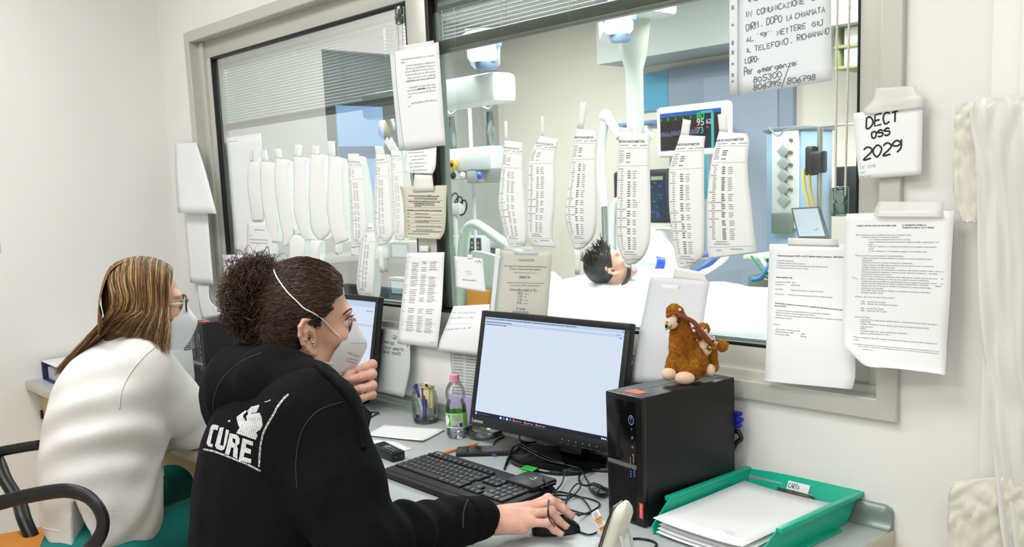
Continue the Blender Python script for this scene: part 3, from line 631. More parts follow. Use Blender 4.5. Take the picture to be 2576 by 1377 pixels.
def leaf(name, rows, m, par=None, y=.040, n=4, nc=9, bulge=0., t=.0003, xf=None):
    """rows: ((left px, py), (right px, py), lift towards the room); becomes a thin sheet"""
    Lp, Rp = [], []
    for r in rows:
        l = r[2] if len(r) > 2 else 0
        Lp.append(at(*r[0], y - l)); Rp.append(at(*r[1], y - (r[3] if len(r) > 3 else l)))
    Lc, Rc = curvepts(Lp, n), curvepts(Rp, n); g = []
    for i, (a, b) in enumerate(zip(Lc, Rc)):
        row = []
        for j in range(nc):
            u = j / (nc - 1); p = a.lerp(b, u); p.y -= bulge * math.sin(PI * u) * (1 if bulge > 0 else 1)
            row.append(p)
        g.append(row)
    mb = MB(); mb.sheet([r[::-1] for r in g], t); o = mb.build(name, m, par, 180, fix=True)
    L = Leaf(); L.o = o; L.y = y; L.g = g
    vs = [p for r in g for p in r]; k = nc
    L.bvh = BVHTree.FromPolygons(vs, [(i * k + j, i * k + j + 1, (i + 1) * k + j + 1, (i + 1) * k + j) for i in range(len(g) - 1) for j in range(k - 1)])
    L.mb = {}
    return L
def lay(L, p, off=.0009):
    h = L.bvh.ray_cast(Vector((p.x, p.y - .6, p.z)), Vector((0, 1, 0)))
    return Vector((p.x, (h[0].y if h[0] is not None else p.y) - off, p.z))
CAPH = None
def capn():
    global CAPH
    if CAPH is None: CAPH = max(v[1] for v in glyphs('H')[0])
    return CAPH
def pxat(L, px, py):
    """the point of the leaf seen at a pixel"""
    h = L.bvh.ray_cast(Vector(CAM), Vector(ray(px, py)).normalized())
    return h[0] if h[0] is not None else at(px, py, L.y)
def frame2(L, A, B, hpx):
    a, b = pxat(L, *A), pxat(L, *B); a2 = pxat(L, A[0], A[1] - hpx)
    return a, b, (a2.z - a.z) if abs(a2.z - a.z) > 1e-5 else .002
def write(L, text, A, B, hpx, m=None, bold=0, res=2, fit=True):
    m = m or M_ink; mb = L.mb.setdefault(m.name, MB()); a, b, h = frame2(L, A, B, hpx)
    vs, fs = glyphs(text, bold, res)
    if not vs: return
    w = max(v[0] for v in vs); d = b - a; k = h / capn(); sx = d.length / w if fit else k
    d.normalize(); up = Vector((-d.z, 0, d.x)) if d.x > 0 else Vector((0, 0, 1)); up = Vector((0, 0, 1))
    mb.add([lay(L, a + d * (x * sx) + up * (y_ * k)) for x, y_ in vs], fs)
def bars(L, A, B, hpx, m=None, seed=0, gap=.25, word=3.2, fill=.55):
    """a line of print too small to read: word-sized dashes of broken letter strokes"""
    m = m or M_inkg; mb = L.mb.setdefault(m.name, MB()); a, b, h = frame2(L, A, B, hpx); q = random.Random(seed + int(A[0] * 7 + A[1] * 13))
    d = b - a; n = d.length; d.normalize(); x = 0; h = abs(h)
    while x < n:
        w = min(n - x, h * q.uniform(.5, 1.6) * word * .5); e = x + w
        while x < e - h * .1:
            s_ = h * q.uniform(.28, .5); t0 = h * q.uniform(0, .15); t1 = h * (q.uniform(.5, .75) if q.random() < .8 else 1)
            ps = [a + d * x + Vector((0, 0, t0)), a + d * (x + s_ * fill) + Vector((0, 0, t0)), a + d * (x + s_ * fill) + Vector((0, 0, t1)), a + d * x + Vector((0, 0, t1))]
            mb.add([lay(L, p) for p in ps], [(0, 1, 2, 3)]); x += s_
        x = e + h * gap * q.uniform(1, 2)
def line(L, A, B, wpx=1.0, m=None):
    m = m or M_inkg; mb = L.mb.setdefault(m.name, MB()); a, b = pxat(L, *A), pxat(L, *B); c = pxat(L, A[0], A[1] - wpx); h = max(.0002, abs(c.z - a.z)); k = 8
    for i in range(k):
        p, q = a.lerp(b, i / k), a.lerp(b, (i + 1) / k); mb.add([lay(L, p), lay(L, q), lay(L, q + Vector((0, 0, h))), lay(L, p + Vector((0, 0, h)))], [(0, 1, 2, 3)])
def hand(L, text, A, B, hpx, wpx, m=None, seed=1, jit=.22):
    m = m or M_pen; mb = L.mb.setdefault(m.name, MB()); a, b, h = frame2(L, A, B, hpx); st, w = pen(text, jit, seed); d = (b - a); sx = d.length / max(w - .15, .3); d.normalize()
    pw = abs(pxat(L, A[0] + wpx, A[1]).x - a.x) * .8
    for s_ in st:
        ribbon(mb, [lay(L, a + d * (x * sx) + Vector((0, 0, y_ * h))) for x, y_ in s_], Vector((0, 1, 0)), pw)
def spot(L, px, py, rx, ry, m, n=14, sq=1):
    mb = L.mb.setdefault(m.name, MB()); ps = []
    for i in range(n):
        a = 2 * PI * i / n; c, s_ = math.cos(a), math.sin(a)
        ps.append(lay(L, pxat(L, px + rx * math.copysign(abs(c) ** sq, c), py + ry * math.copysign(abs(s_) ** sq, s_))))
    mb.add(ps, [tuple(range(n))])
def finish(L, par, name='print'):
    for k, mb in L.mb.items():
        nm = {'pen_ink': 'handwriting', 'black_ink': 'printed_text', 'grey_ink': 'small_print', 'faint_ink': 'faint_print'}.get(k, name)
        mb.build(nm, MATS[k], par, 0, fix=False)
    L.mb = {}
def tape(par, a, b, c, d, y=.0395, m=None, lift=0., name='tape', l2=None):
    return leaf(name, ((a, b, lift), (d, c, lift if l2 is None else l2)), m or M_tape, par, y, 3, 5)
def cvt(ox, oy, s):
    return lambda *p: tuple((ox + x / s, oy + z / s) for x, z in p)
def note(name, label, cat, rows, m, y, group=None, pname='sheet', origin=None, **k):
    a = at(*rows[0][0], y); b = at(*rows[-1][1], y)
    t = thing(name, label, cat, ((a.x + b.x) / 2, y, min(a.z, b.z)), group)
    return t, leaf(pname, rows, m, t, y, **k)
# --- blood-gas strips: outline rows in crop pixels
def strip(label, ox, oy, s, rows, tapes, group, lift, txt=0, y=.0405, bulge=.004):
    rr = []; k = len(rows)
    for i, (x0, y0, x1, y1) in enumerate(rows):
        v = i / (k - 1); l = lift * math.sin(PI * min(1, v * .9 + .05)) + .0005
        rr.append(((ox + x0 / s, oy + y0 / s), (ox + x1 / s, oy + y1 / s), l))
    t, L = note('test_strip', label, 'paper strip', rr, M_therm, y, group, n=4, bulge=bulge)
    for tp in tapes:
        q = [(ox + a / s, oy + b / s) for a, b in tp]; tape(t, q[0], q[1], q[2], q[3], y - .001, lift=.0006)
    mid_ = [(r[0] + r[-1]) / 2 for r in L.g]; cum = np.cumsum([0] + [(mid_[i + 1] - mid_[i]).length for i in range(len(mid_) - 1)]); cum = cum / cum[-1]
    def uv(u, v):
        f = float(np.interp(v, cum, np.arange(len(L.g)))); i = min(int(f), len(L.g) - 2); f -= i; a = L.g[i]; b = L.g[i + 1]
        l = a[0].lerp(b[0], f); r = a[-1].lerp(b[-1], f); return l.lerp(r, u)
    if txt:
        m = M_inkf; mb = L.mb.setdefault(m.name, MB()); q = random.Random(int(ox + rows[0][0]))
        wid = (uv(1, .4) - uv(0, .4)).length; ch = wid * .034
        vs, fs = glyphs('ABL90 RADIOMETER', .012, 2); tw = max(v[0] for v in vs); a, b = uv(.0, .075), uv(.86, .07)
        mb2 = L.mb.setdefault((M_inkg if txt > 1 else M_inkf).name, MB())
        mb2.add([lay(L, a.lerp(b, x / tw) + Vector((0, 0, z * ch * 1.5 / capn()))) for x, z in vs], fs)
        def dash(u0, v, w, mbx, hh=.62):
            a = uv(u0, v); x = 0
            while x < w * wid:
                l = ch * q.uniform(.3, .55); p = a + Vector((x, 0, 0)); mbx.add([lay(L, p + Vector(o)) for o in ((0, 0, 0), (l, 0, 0), (l, 0, ch * hh), (0, 0, ch * hh))], [(0, 1, 2, 3)]); x += l + ch * .18
        def rule(v):
            a, b = uv(.05, v), uv(.96, v - .004)
            for i in range(8):
                p, r = a.lerp(b, i / 8), a.lerp(b, (i + 1) / 8); mb.add([lay(L, x) for x in (p, r, r + Vector((0, 0, ch * .16)), p + Vector((0, 0, ch * .16)))], [(0, 1, 2, 3)])
        rule(.115); rule(.245); rule(.925)
        dash(.08, .10, .25, mb); dash(.5, .098, .12, mb); dash(.72, .096, .2, mb)
        for i in range(6): dash(.06, .14 + i * .016, .1 + .06 * q.random(), mb); (i in (1, 2, 3, 5)) and dash(.30, .14 + i * .016, .12, mb2)
        v = .27
        for grp in (4, 7, 4, 3, 3, 3, 6):
            dash(.05, v, .16 + .3 * q.random() * (grp == 3), mb); v += .0165
            for i in range(grp):
                dash(.12, v, .05 + .05 * q.random(), mb); dash(.36, v, .08, mb2, .75); dash(.52, v, .08 + .04 * q.random(), mb); v += .0165
        dash(.2, .885, .3, mb); dash(.16, .903, .4, mb); dash(.2, .95, .12, mb); dash(.5, .945, .3, mb)
    finish(L, t)
    return t, L
GR, GL = 'test strips taped to the right pane', 'test strips taped to the left pane'
o1 = (1240, 250, 3.357); o2 = (1510, 250, 2.929); o3 = (560, 330, 4.174); o4 = (840, 340, 2.992)
strip('leftmost test strip on the right pane, with a thin tape tail at its top', *o1, [(98, 345, 252, 365), (85, 460, 253, 480), (62, 680, 258, 690), (48, 885, 275, 890), (68, 1000, 285, 1010), (100, 1130, 288, 1150), (125, 1215, 275, 1225), (140, 1255, 240, 1255)], [((97, 183), (123, 183), (128, 352), (101, 352))], GR, .012, 1)
strip('second test strip from the left on the right pane, its upper left edge slanting', *o1, [(405, 308, 558, 340), (330, 440, 530, 460), (300, 560, 522, 560), (298, 700, 527, 700), (292, 900, 522, 900), (293, 1050, 506, 1060), (300, 1170, 507, 1170), (335, 1235, 527, 1250)], [((404, 150), (430, 140), (433, 312), (407, 316))], GR, .012, 1)
strip('test strip taped at both ends right of the small bed rail, pinched at its foot', *o1, [(705, 248, 882, 265), (690, 330, 882, 340), (668, 490, 870, 490), (640, 680, 875, 680), (612, 880, 880, 880), (610, 990, 880, 990), (630, 1090, 870, 1100), (660, 1180, 835, 1190), (690, 1260, 760, 1262)], [((740, 20), (797, 25), (765, 250), (707, 252)), ((690, 1255), (742, 1255), (732, 1480), (692, 1480))], GR, .014, 2)
strip('straight test strip hanging over the patient and the ventilator screen', *o2, [(140, 240, 366, 253), (130, 450, 365, 450), (122, 700, 370, 700), (118, 930, 372, 930), (130, 1060, 362, 1060), (155, 1150, 330, 1145), (180, 1190, 290, 1190), (195, 1215, 255, 1215)], [((142, 203), (238, 215), (240, 254), (140, 254)), ((182, 1185), (234, 1185), (230, 1245), (180, 1245))], GR, .012, 2)
strip('test strip with its tape tail over the middle of the patient monitor', *o2, [(590, 262, 775, 272), (560, 350, 766, 350), (512, 500, 766, 490), (505, 600, 765, 600), (508, 800, 768, 800), (525, 950, 768, 950), (545, 1100, 765, 1100), (560, 1180, 750, 1170), (575, 1240, 650, 1240)], [((610, 145), (670, 155), (652, 272), (590, 270))], GR, .012, 2)
strip('rightmost and widest test strip, flaring out over the equipment trolley', *o2, [(875, 238, 1080, 252), (858, 300, 1096, 290), (845, 350, 1095, 350), (820, 450, 1085, 450), (800, 600, 1092, 600), (788, 760, 1110, 760), (788, 930, 1128, 930), (790, 1070, 1145, 1070), (802, 1178, 1155, 1128)], [((865, 112), (930, 100), (942, 244), (878, 246))], GR, .014, 2)
strip('leftmost of the strips on the left pane, half over the large pale sheet', *o3, [(290, 320, 400, 320), (265, 400, 395, 400), (262, 600, 400, 600), (290, 800, 420, 800), (310, 945, 430, 945)], [((282, 200), (310, 200), (318, 325), (292, 325))], GL, .008, 0, .0408, .003)
strip('test strip at the right edge of the large pale sheet on the left pane', *o3, [(395, 315, 548, 348), (395, 400, 545, 400), (400, 600, 552, 600), (420, 800, 563, 800), (450, 960, 577, 1000), (470, 1160, 590, 1180)], [((398, 200), (430, 195), (447, 318), (413, 322))], GL, .008, 0, .0404, .003)
strip('third test strip from the left on the left pane, leaning to the right', *o3, [(555, 282, 712, 325), (550, 380, 690, 380), (548, 560, 690, 560), (570, 760, 712, 760), (600, 960, 738, 960), (635, 1120, 745, 1100), (640, 1210, 692, 1200)], [((543, 183), (582, 185), (594, 290), (556, 292))], GL, .009, 0)
strip('fourth test strip from the left on the left pane, its tape bent to the right', *o3, [(745, 265, 885, 288), (745, 400, 862, 400), (750, 600, 875, 600), (750, 850, 888, 850), (790, 1000, 905, 1000), (815, 1080, 930, 1080), (860, 1150, 960, 1140)], [((757, 137), (802, 152), (786, 272), (747, 272))], GL, .009, 0)
strip('fifth test strip from the left on the left pane, pointed at its foot', *o3, [(935, 240, 1072, 260), (918, 320, 1058, 330), (908, 480, 1060, 480), (905, 700, 1085, 700), (915, 880, 1100, 880), (930, 1020, 1130, 1020), (970, 1100, 1110, 1090), (1020, 1140, 1050, 1140)], [((930, 158), (973, 150), (976, 246), (938, 250))], GL, .010, 0, .0402)
strip('sixth test strip from the left on the left pane, taped at both ends', *o3, [(1113, 254, 1265, 300), (1112, 400, 1262, 400), (1098, 700, 1270, 700), (1105, 900, 1280, 900), (1140, 1080, 1310, 1080), (1165, 1150, 1320, 1145), (1185, 1185, 1230, 1180)], [((1098, 105), (1140, 103), (1150, 268), (1112, 268)), ((1185, 1180), (1226, 1180), (1215, 1305), (1180, 1285))], GL, .010, 0)
strip('short lower test strip on the left pane just above the dark curls', *o3, [(700, 1080, 858, 1105), (697, 1200, 866, 1200), (698, 1300, 862, 1300), (705, 1420, 850, 1420)], [((740, 1010), (785, 1018), (770, 1090), (735, 1090))], GL, .006, 0, .0398)
strip('small lower test strip on the left pane between the pointed and the shorter ones', *o3, [(925, 1140, 1040, 1160), (918, 1250, 1015, 1250), (915, 1390, 1022, 1390)], [], GL, .006, 0, .0398)
strip('test strip over the blue reflection, third from the mullion', *o4, [(107, 143, 213, 168), (110, 300, 222, 300), (118, 450, 235, 450), (125, 600, 248, 640), (128, 760, 250, 760), (132, 850, 196, 842)], [((104, 140), (164, 141), (165, 165), (106, 165)), ((130, 845), (162, 845), (158, 914), (129, 902))], GL, .009, 1)
strip('long lower test strip hanging above the far monitor on the left pane', *o4, [(235, 668, 298, 662), (205, 800, 318, 800), (185, 950, 310, 950), (172, 1110, 303, 1110), (178, 1180, 303, 1200), (195, 1220, 310, 1225)], [], GL, .008, 1, .0398)
strip('test strip second from the mullion, with a long tape tail below', *o4, [(315, 140, 385, 148), (312, 250, 407, 240), (302, 450, 425, 450), (297, 650, 440, 650), (310, 760, 445, 750), (335, 832, 400, 820)], [((305, 82), (340, 82), (352, 150), (316, 150)), ((330, 828), (366, 828), (378, 1038), (345, 1032))], GL, .010, 1, .0395)
strip('test strip nearest the mullion, its tape slanting', *o4, [(430, 108, 515, 118), (432, 300, 526, 300), (440, 500, 540, 500), (450, 740, 532, 740), (490, 795, 532, 790)], [((376, 52), (402, 12), (446, 108), (428, 132))], GL, .008, 1)
# --- sheets on the mullion
c6 = cvt(980, 90, 3.825); c7 = cvt(990, 430, 6.56); c8 = cvt(980, 620, 5.294); c5 = cvt(1230, 600, 6.883)
t, L = note('plastic_sleeve', 'tall clear sleeve with a typed page high on the mullion', 'plastic sleeve', [(*c6((5, 168), (472, 60)), .004), (*c6((40, 600), (505, 560)), .010), (*c6((100, 1110), (540, 1055)), .004)], M_paper, .030, pname='typed_page', bulge=.006)
q = c6((5, 168), (48, 160), (60, 600), (42, 600)); leaf('punched_strip', [(*c6((2, 172), (46, 162)), .006), (*c6((40, 600), (78, 596)), .012), (*c6((92, 1112), (140, 1100)), .006)], M_strip, t, .028)
tape(t, *c6((90, 102), (425, 45), (428, 75), (95, 165)), .026, lift=.002)
y0 = 225
for i, (xa, xb) in enumerate(((110, 430), (110, 150), (160, 440), (150, 440), (140, 430), (150, 440), (165, 440), (150, 440), (0, 0), (175, 445), (160, 455), (165, 450), (160, 210), (0, 0), (190, 460), (165, 205))):
    if xb: yy = 240 + i * 30; (A, B) = c6((xa + i * 1.5, yy), (xb, yy - (xb - xa) * .13)); bars(L, A, B, 5, M_inkg if i == 7 else M_inkf, i)
(A, B) = c6((270, 525), (345, 515)); bars(L, A, B, 6, M_inkg, 3, .1, 8, .9)
for i, yy in enumerate((270, 318, 388, 465, 530, 645, 770, 820, 900, 970, 1015)): (A,) = c6((24 + yy * .055, yy)); spot(L, A[0] - 1, A[1], 1.2, 2 if i % 2 else 1.3, M_inkg)
finish(L, t)
t, L = note('note', 'small note with a pink top line below the tall sleeve on the mullion', 'note', [(*c6((160, 1098), (452, 1062)), .004), (*c6((150, 1200), (448, 1200)), .012), (*c6((142, 1290), (440, 1275)), .014), (*c6((150, 1318), (415, 1330)), .014)], M_paper, .031)
line(L, *c6((190, 1095), (400, 1072)), 2.5, mat('pink_ink', '#d79a98', .7))
for i in range(6): (A, B) = c6((185 + 10 * (i % 3), 1135 + 34 * i), (330 + 30 * (i % 2), 1125 + 34 * i)); bars(L, A, B, 4, M_inkf, i)
finish(L, t)
t, L = note('instruction_sheet', 'cream instruction sheet with typed lines on the mullion between two white papers', 'notice', [(*c7((100, 258), (885, 238)), .004), (*c7((150, 450), (872, 450)), .010), (*c7((178, 800), (862, 800)), .012), (*c7((185, 1000), (838, 1010)), .012), (*c7((190, 1105), (770, 1130)), .014)], M_beige, .031)
tape(t, *c7((345, 60), (635, 70), (670, 335), (318, 350)), .024, lift=.004); tape(t, *c7((432, 1240), (577, 1240), (577, 1340), (432, 1345)), .030, lift=.002)
for i, (xa, xb, yy, b_) in enumerate(((245, 760, 420, 1), (345, 730, 450, 0), (345, 725, 470, 0), (250, 765, 515, 1), (335, 670, 548, 1), (345, 690, 572, 0), (345, 460, 592, 0), (225, 800, 660, 1), (225, 265, 708, 0), (355, 580, 715, 0), (230, 270, 760, 0), (360, 620, 768, 0), (230, 270, 835, 0), (360, 785, 828, 0), (360, 585, 850, 0), (235, 270, 908, 0), (372, 795, 920, 0), (240, 280, 965, 0), (375, 660, 978, 0), (320, 780, 1010, 0), (240, 595, 1045, 0))):
    (A, B) = c7((xa, yy), (xb, yy + (xb - xa) * .02)); bars(L, A, B, 3.4 if b_ else 2.6, M_ink if b_ else M_inkg, i, .12, 4, .75)
for yy in (482, 600, 722, 772, 858, 928, 990): line(L, *c7((225, yy), (820, yy + 12)), .4, M_inkg)
finish(L, t)
t, L = note('phone_list', 'long white table of names and numbers at the foot of the mullion', 'list', [(*c8((232, 88), (732, 78)), .010), (*c8((190, 500), (712, 510)), .022), (*c8((150, 850), (690, 880)), .050), (*c8((105, 1290), (635, 1355)), .062)], M_paper, .032)
q = random.Random(2); lerp = lambda a, b, f: a + (b - a) * f
for i in range(38):
    v = .10 + i * .0205
    if i in (23, 24, 28): continue
    xl = lerp(232, 118, v); xr = lerp(732, 640, v); ya = lerp(88, 1290, v); sl = (lerp(0, 55, v)) / 500
    for (u0, u1, m, pr) in ((.03, .10, M_inkf, .3), (.17, .36, M_inkg, .85), (.43, .58, M_inkg, .9), (.64, .84, M_inkg, .9)):
        if q.random() > pr: continue
        xa = lerp(xl, xr, u0); xb = lerp(xl, xr, u0 + (u1 - u0) * q.uniform(.7, 1)); (A, B) = c8((xa, ya + (xa - xl) * sl), (xb, ya + (xb - xl) * sl)); bars(L, A, B, 2.6, m, i, .12, 4)
    if i % 4 == 0: (A, B) = c8((xl + 12, ya + 5), (xr - 40, ya + 5 + (xr - xl) * sl)); line(L, A, B, .35, M_inkf)
(A, B) = c8((250, 143), (305, 143)); bars(L, A, B, 2.5, M_inkf); (A, B) = c8((540, 1282), (600, 1288)); bars(L, A, B, 2.5, M_inkg)
finish(L, t)
# --- lower middle of the right pane
t, L = note('note', 'small square handwritten note on the right pane left of the cream sleeve', 'note', [((1143, 645), (1214, 651), .002), ((1146, 690), (1218, 695), .006), ((1147, 724), (1222, 736), .010)], M_paper, .040)
tape(t, (1176, 641), (1188, 641), (1188, 652), (1176, 652), .038, lift=.002)
hand(L, 'urgT', (1196, 657), (1212, 656), -5, .8, M_inkg, 3); hand(L, 'TO', (1172, 690), (1186, 691), 7, .7, M_inkf, 3); bars(L, (1164, 706), (1200, 709), 5, M_inkf)
finish(L, t)
t, L = note('plastic_sleeve', 'cream COAGULAZIONE notice in a clear sleeve behind the near monitor', 'plastic sleeve', [(*c5((208, 205), (1100, 238)), .004), (*c5((150, 700), (1062, 740)), .008), (*c5((95, 1260), (1018, 1330)), .016), (*c5((80, 1440), (1005, 1500)), .018)], M_beige, .038, pname='notice_page')
lf = leaf('sleeve_front', [(*c5((118, 172), (1138, 190)), .008), (*c5((75, 700), (1090, 740)), .012), (*c5((20, 1260), (1042, 1330)), .020), (*c5((5, 1440), (1030, 1500)), .022)], sheer('clear_sleeve_thin', '#e6eff6', .10, .12), t, .036)
leaf('punched_strip', [(*c5((116, 174), (200, 180)), .010), (*c5((74, 700), (150, 705)), .014), (*c5((18, 1260), (92, 1265)), .022), (*c5((4, 1440), (78, 1445)), .024)], M_strip, t, .035)
tape(t, *c5((265, 150), (740, 140), (790, 205), (255, 195)), .036, lift=.002, m=sheer('cloudy_tape', '#e9eef0', .6)); tape(t, *c5((412, 212), (832, 222), (828, 276), (440, 268)), .030, lift=.0, m=sheer('cloudy_tape', '#e9eef0', .6))
for i, (txt, xa, xb, yy, h, b_) in enumerate((('COAGULAZIONE', 510, 790, 395, 6, 0), ('Dal 1° giugno 2021 è presente personale Dussmann dedicato per', 275, 1008, 490, 4, .01), ('il trasporto h 24 delle provette della coagulazione.', 358, 912, 540, 4, .01), ("L' addetto al trasporto risponde al numero", 425, 832, 600, 3, 0), ('3386031143', 525, 717, 692, 6, .02), ('Potrebbe essere utile preavvertirlo che stiamo inviando il prelievo', 315, 965, 775, 3, .01), ('presso le urgenze o il PARC a seconda del momento.', 375, 900, 820, 3, .01), ('Orario prelievi stabiliti c/o TIC:', 362, 835, 905, 6, .012), ('05:30', 502, 585, 968, 5.5, .01), ('Urgenze', 612, 695, 972, 2.8, 0), ('11:30', 500, 580, 1020, 5.5, .01), ('PARC', 605, 662, 1024, 2.8, 0), ('17:30', 494, 576, 1075, 5.5, .01), ('Urgenze', 603, 685, 1080, 2.8, 0), ('23:30', 484, 570, 1130, 5.5, .01), ('Urgenze', 595, 677, 1136, 2.8, 0), ('N° tel utili:', 475, 630, 1235, 5.5, .012), ('URGENZE 525218', 408, 685, 1290, 5, .012))):
    (A, B) = c5((xa, yy), (xb, yy + (xb - xa) * (.022 if yy < 850 else .04))); write(L, txt, A, B, h, M_ink, b_)
for yy, r, m in ((378, 1.8, M_ink), (440, 1.4, mat('violet_ink', '#4a3f9c', .6)), (605, .8, M_inkf), (935, 1.0, M_inkg), (1088, 1.7, mat('orange_ink', '#e0902a', .6))):
    (A,) = c5((145 - (yy - 378) * .107, yy)); spot(lf, A[0], A[1], r, r * 1.5, m)
finish(L, t); finish(lf, t, 'mark')
t, L = note('handwritten_page', 'faint handwritten page fixed askew left of the near monitor', 'page', [((1141, 771), (1232, 766), .012), ((1120, 825), (1228, 830), .046), ((1098, 881), (1222, 896), .055)], M_paper, .030)
for i in range(4): bars(L, (1140 - 8 * i, 790 + 13 * i), (1196 - 4 * i, 789 + 13 * i), 6, mat('blue_grey_ink', '#8a93b4', .7), i, .5, 5, .3)
finish(L, t)
t, L = note('number_table', 'grey printed table low on the wall behind the glass jar and the bottle', 'list', [((1132, 880), (1206, 888), .002), ((1136, 940), (1203, 948), .004), ((1139, 1000), (1200, 1008), .006)], paper_mat('grey_paper', '#cfd2cf'), -.001)
for i in range(15): bars(L, (1142, 894 + 7.4 * i), (1166, 896 + 7.4 * i), 3, M_inkg, i); bars(L, (1172, 897 + 7.4 * i), (1198, 900 + 7.4 * i), 3, M_inkg, i + 50)
finish(L, t)
t, L = note('plastic_sleeve', 'creased grey sleeve with handwriting hanging below the phone list', 'plastic sleeve', [((964, 827), (1034, 836), .004), ((956, 868), (1032, 878), .016), ((951, 925), (1031, 930), .024), ((945, 984), (1016, 1000), .030)], paper_mat('milky_sleeve', '#cfd5d2', trl=.1, rough=.3), -.014)
tape(t, (946, 826), (962, 826), (958, 858), (944, 856), -.016, mat('grey_tape', '#5c5f58', .5))
hand(L, '21', (988, 852), (1003, 855), 7, 1.2, M_inkg, 4); hand(L, 'PRENDE', (966, 864), (993, 868), 6, 1.0, M_inkg, 2); hand(L, 'EVENT URGENTE', (965, 878), (1016, 884), 6, 1.0, M_inkg, 6); hand(L, 'PRIME MEDICO', (964, 889), (1008, 894), 6, 1.0, M_inkg, 7); hand(L, 'TI', (1022, 876), (1032, 878), 7, 1.1, M_inkg, 8)
finish(L, t)
t, L = note('blank_sheet', 'blank back of a sheet leaning on the window sill behind the toy camel', 'sheet', [((1636, 695), (1787, 708), .004), ((1622, 770), (1775, 775), .022), ((1603, 860), (1764, 862), .052), ((1583, 962), (1752, 966), .070)], paper_mat('blank_back', '#dfe2e6'), .036)
tape(t, (1698, 672), (1768, 685), (1782, 712), (1692, 702), .034, M_tape, .002)
tape(t, (1663, 716), (1710, 719), (1708, 753), (1660, 748), .026, M_tape, .0005)
# --- upper right handwritten sleeve
t, L = note('plastic_sleeve', 'large clear sleeve with a handwritten page at the top right of the window', 'plastic sleeve', [((1856, -75), (2092, -112), .002), ((1855, 60), (2091, 30), .004), ((1856, 240), (2092, 203), .004)], M_paper, .038, pname='handwritten_page')
leaf('sleeve_front', [((1836, -72), (2097, -114), .004), ((1834, 242), (2096, 206), .006)], sheer('clear_sleeve_thin', '#e6eff6', .10, .12), t, .036)
ls = leaf('punched_strip', [((1835, -70), (1856, -74), .006), ((1835, 242), (1855, 240), .008)], M_strip, t, .0355)
mh = mat('hole_grey', '#7c9590', .5)
for yy, ry in ((-20, 5), (19, 6), (63, 3.2), (108, 6), (132, 5.5), (161, 3), (189, 5), (205, 3)): spot(ls, 1843.5, yy, 3, ry, mh, 16, .7)
finish(ls, t, 'hole')
for txt, A, B, h in (('RICHIEDERE DI METTERE', (1884, 5), (2090, -30), 13), ('IN', (1877, 43), (1891, 41), 13), ('COMUNICAZIONE', (1905, 37), (2024, 9), 13), ('C', (2042, 2), (2052, 0), 12), ('OIRM', (1877, 78), (1908, 70), 16), ('-', (1915, 68), (1920, 67), 8), ('DOPO', (1929, 62), (1967, 54), 15), ('LA', (1980, 52), (1993, 49), 13), ('CHIAMATA', (2001, 47), (2076, 30), 14), ('AL', (1878, 106), (1897, 102), 13), ('"9"', (1906, 98), (1939, 90), 13), ('METTERE', (1956, 89), (2028, 71), 13), ('GIU', (2043, 67), (2071, 62), 12), ('IL', (1879, 132), (1890, 130), 10), ('TELEFONO', (1899, 129), (1982, 111), 13), ('-', (1989, 110), (1995, 108), 8), ('RICHIAMANO', (2006, 103), (2086, 84), 13), ('LORO-', (1875, 160), (1912, 153), 14), ('Per', (1873, 190), (1896, 184), 17), ('emergenze:', (1907, 184), (2008, 164), 13), ('805300', (1896, 208), (1967, 194), 14), ('806395', (1896, 227), (1965, 214), 13), ('/', (1966, 221), (1988, 191), 31), ('806798', (1981, 212), (2053, 201), 14)):
    hand(L, txt, A, B, h, 2.3, M_pen, len(txt) * 3 + int(A[1]))
hand(L, '-', (2066, 53), (2073, 51), 6, 2.2, M_pen)
finish(L, t)
# --- right frame and wall
t, L = note('sign', 'white card reading DECT OSS 2029 on the right window frame', 'sign', [((2147, 285), (2322, 262), .003), ((2153, 370), (2320, 350), .006), ((2161, 452), (2318, 440), .008)], M_paper, -.016)
leaf('tape', [((2202, 222), (2304, 215), .001), ((2196, 250), (2312, 238), .003), ((2172, 277), (2326, 246), .005), ((2176, 288), (2322, 270), .005)], sheer('paper_tape_thin', '#f0efea', .6), t, -.020)
mk = mat('marker_ink', '#15172b', .5)
for txt, A, B, h in (('DECT', (2180, 323), (2262, 304), 27), ('OSS', (2193, 349), (2238, 340), 17), ('2029', (2173, 402), (2268, 380), 30)): hand(L, txt, A, B, h, 5, mk, 5, .18)
hand(L, 'TIC SS18', (2163, 426), (2202, 420), 7, .8, M_inkf, 9); hand(L, 'sorl', (2164, 437), (2178, 435), 5, .8, M_inkf, 8); hand(L, 'spes mec', (2164, 447), (2192, 444), 4, .8, M_inkf, 4)
finish(L, t)
t, L = note('transfer_notice', 'printed transfer notice with a short text over the lower right window corner', 'notice', [((1936, 614), (2142, 615), .002), ((1932, 720), (2147, 718), .010), ((1928, 860), (2150, 855), .050), ((1924, 950), (2152, 938), .062), ((1925, 958), (2146, 972), .064), ((1990, 966), (2141, 980), .064)], M_paper, .036)
tape(t, (1982, 599), (2108, 602), (2109, 620), (1981, 617), .034, M_tape, .002)
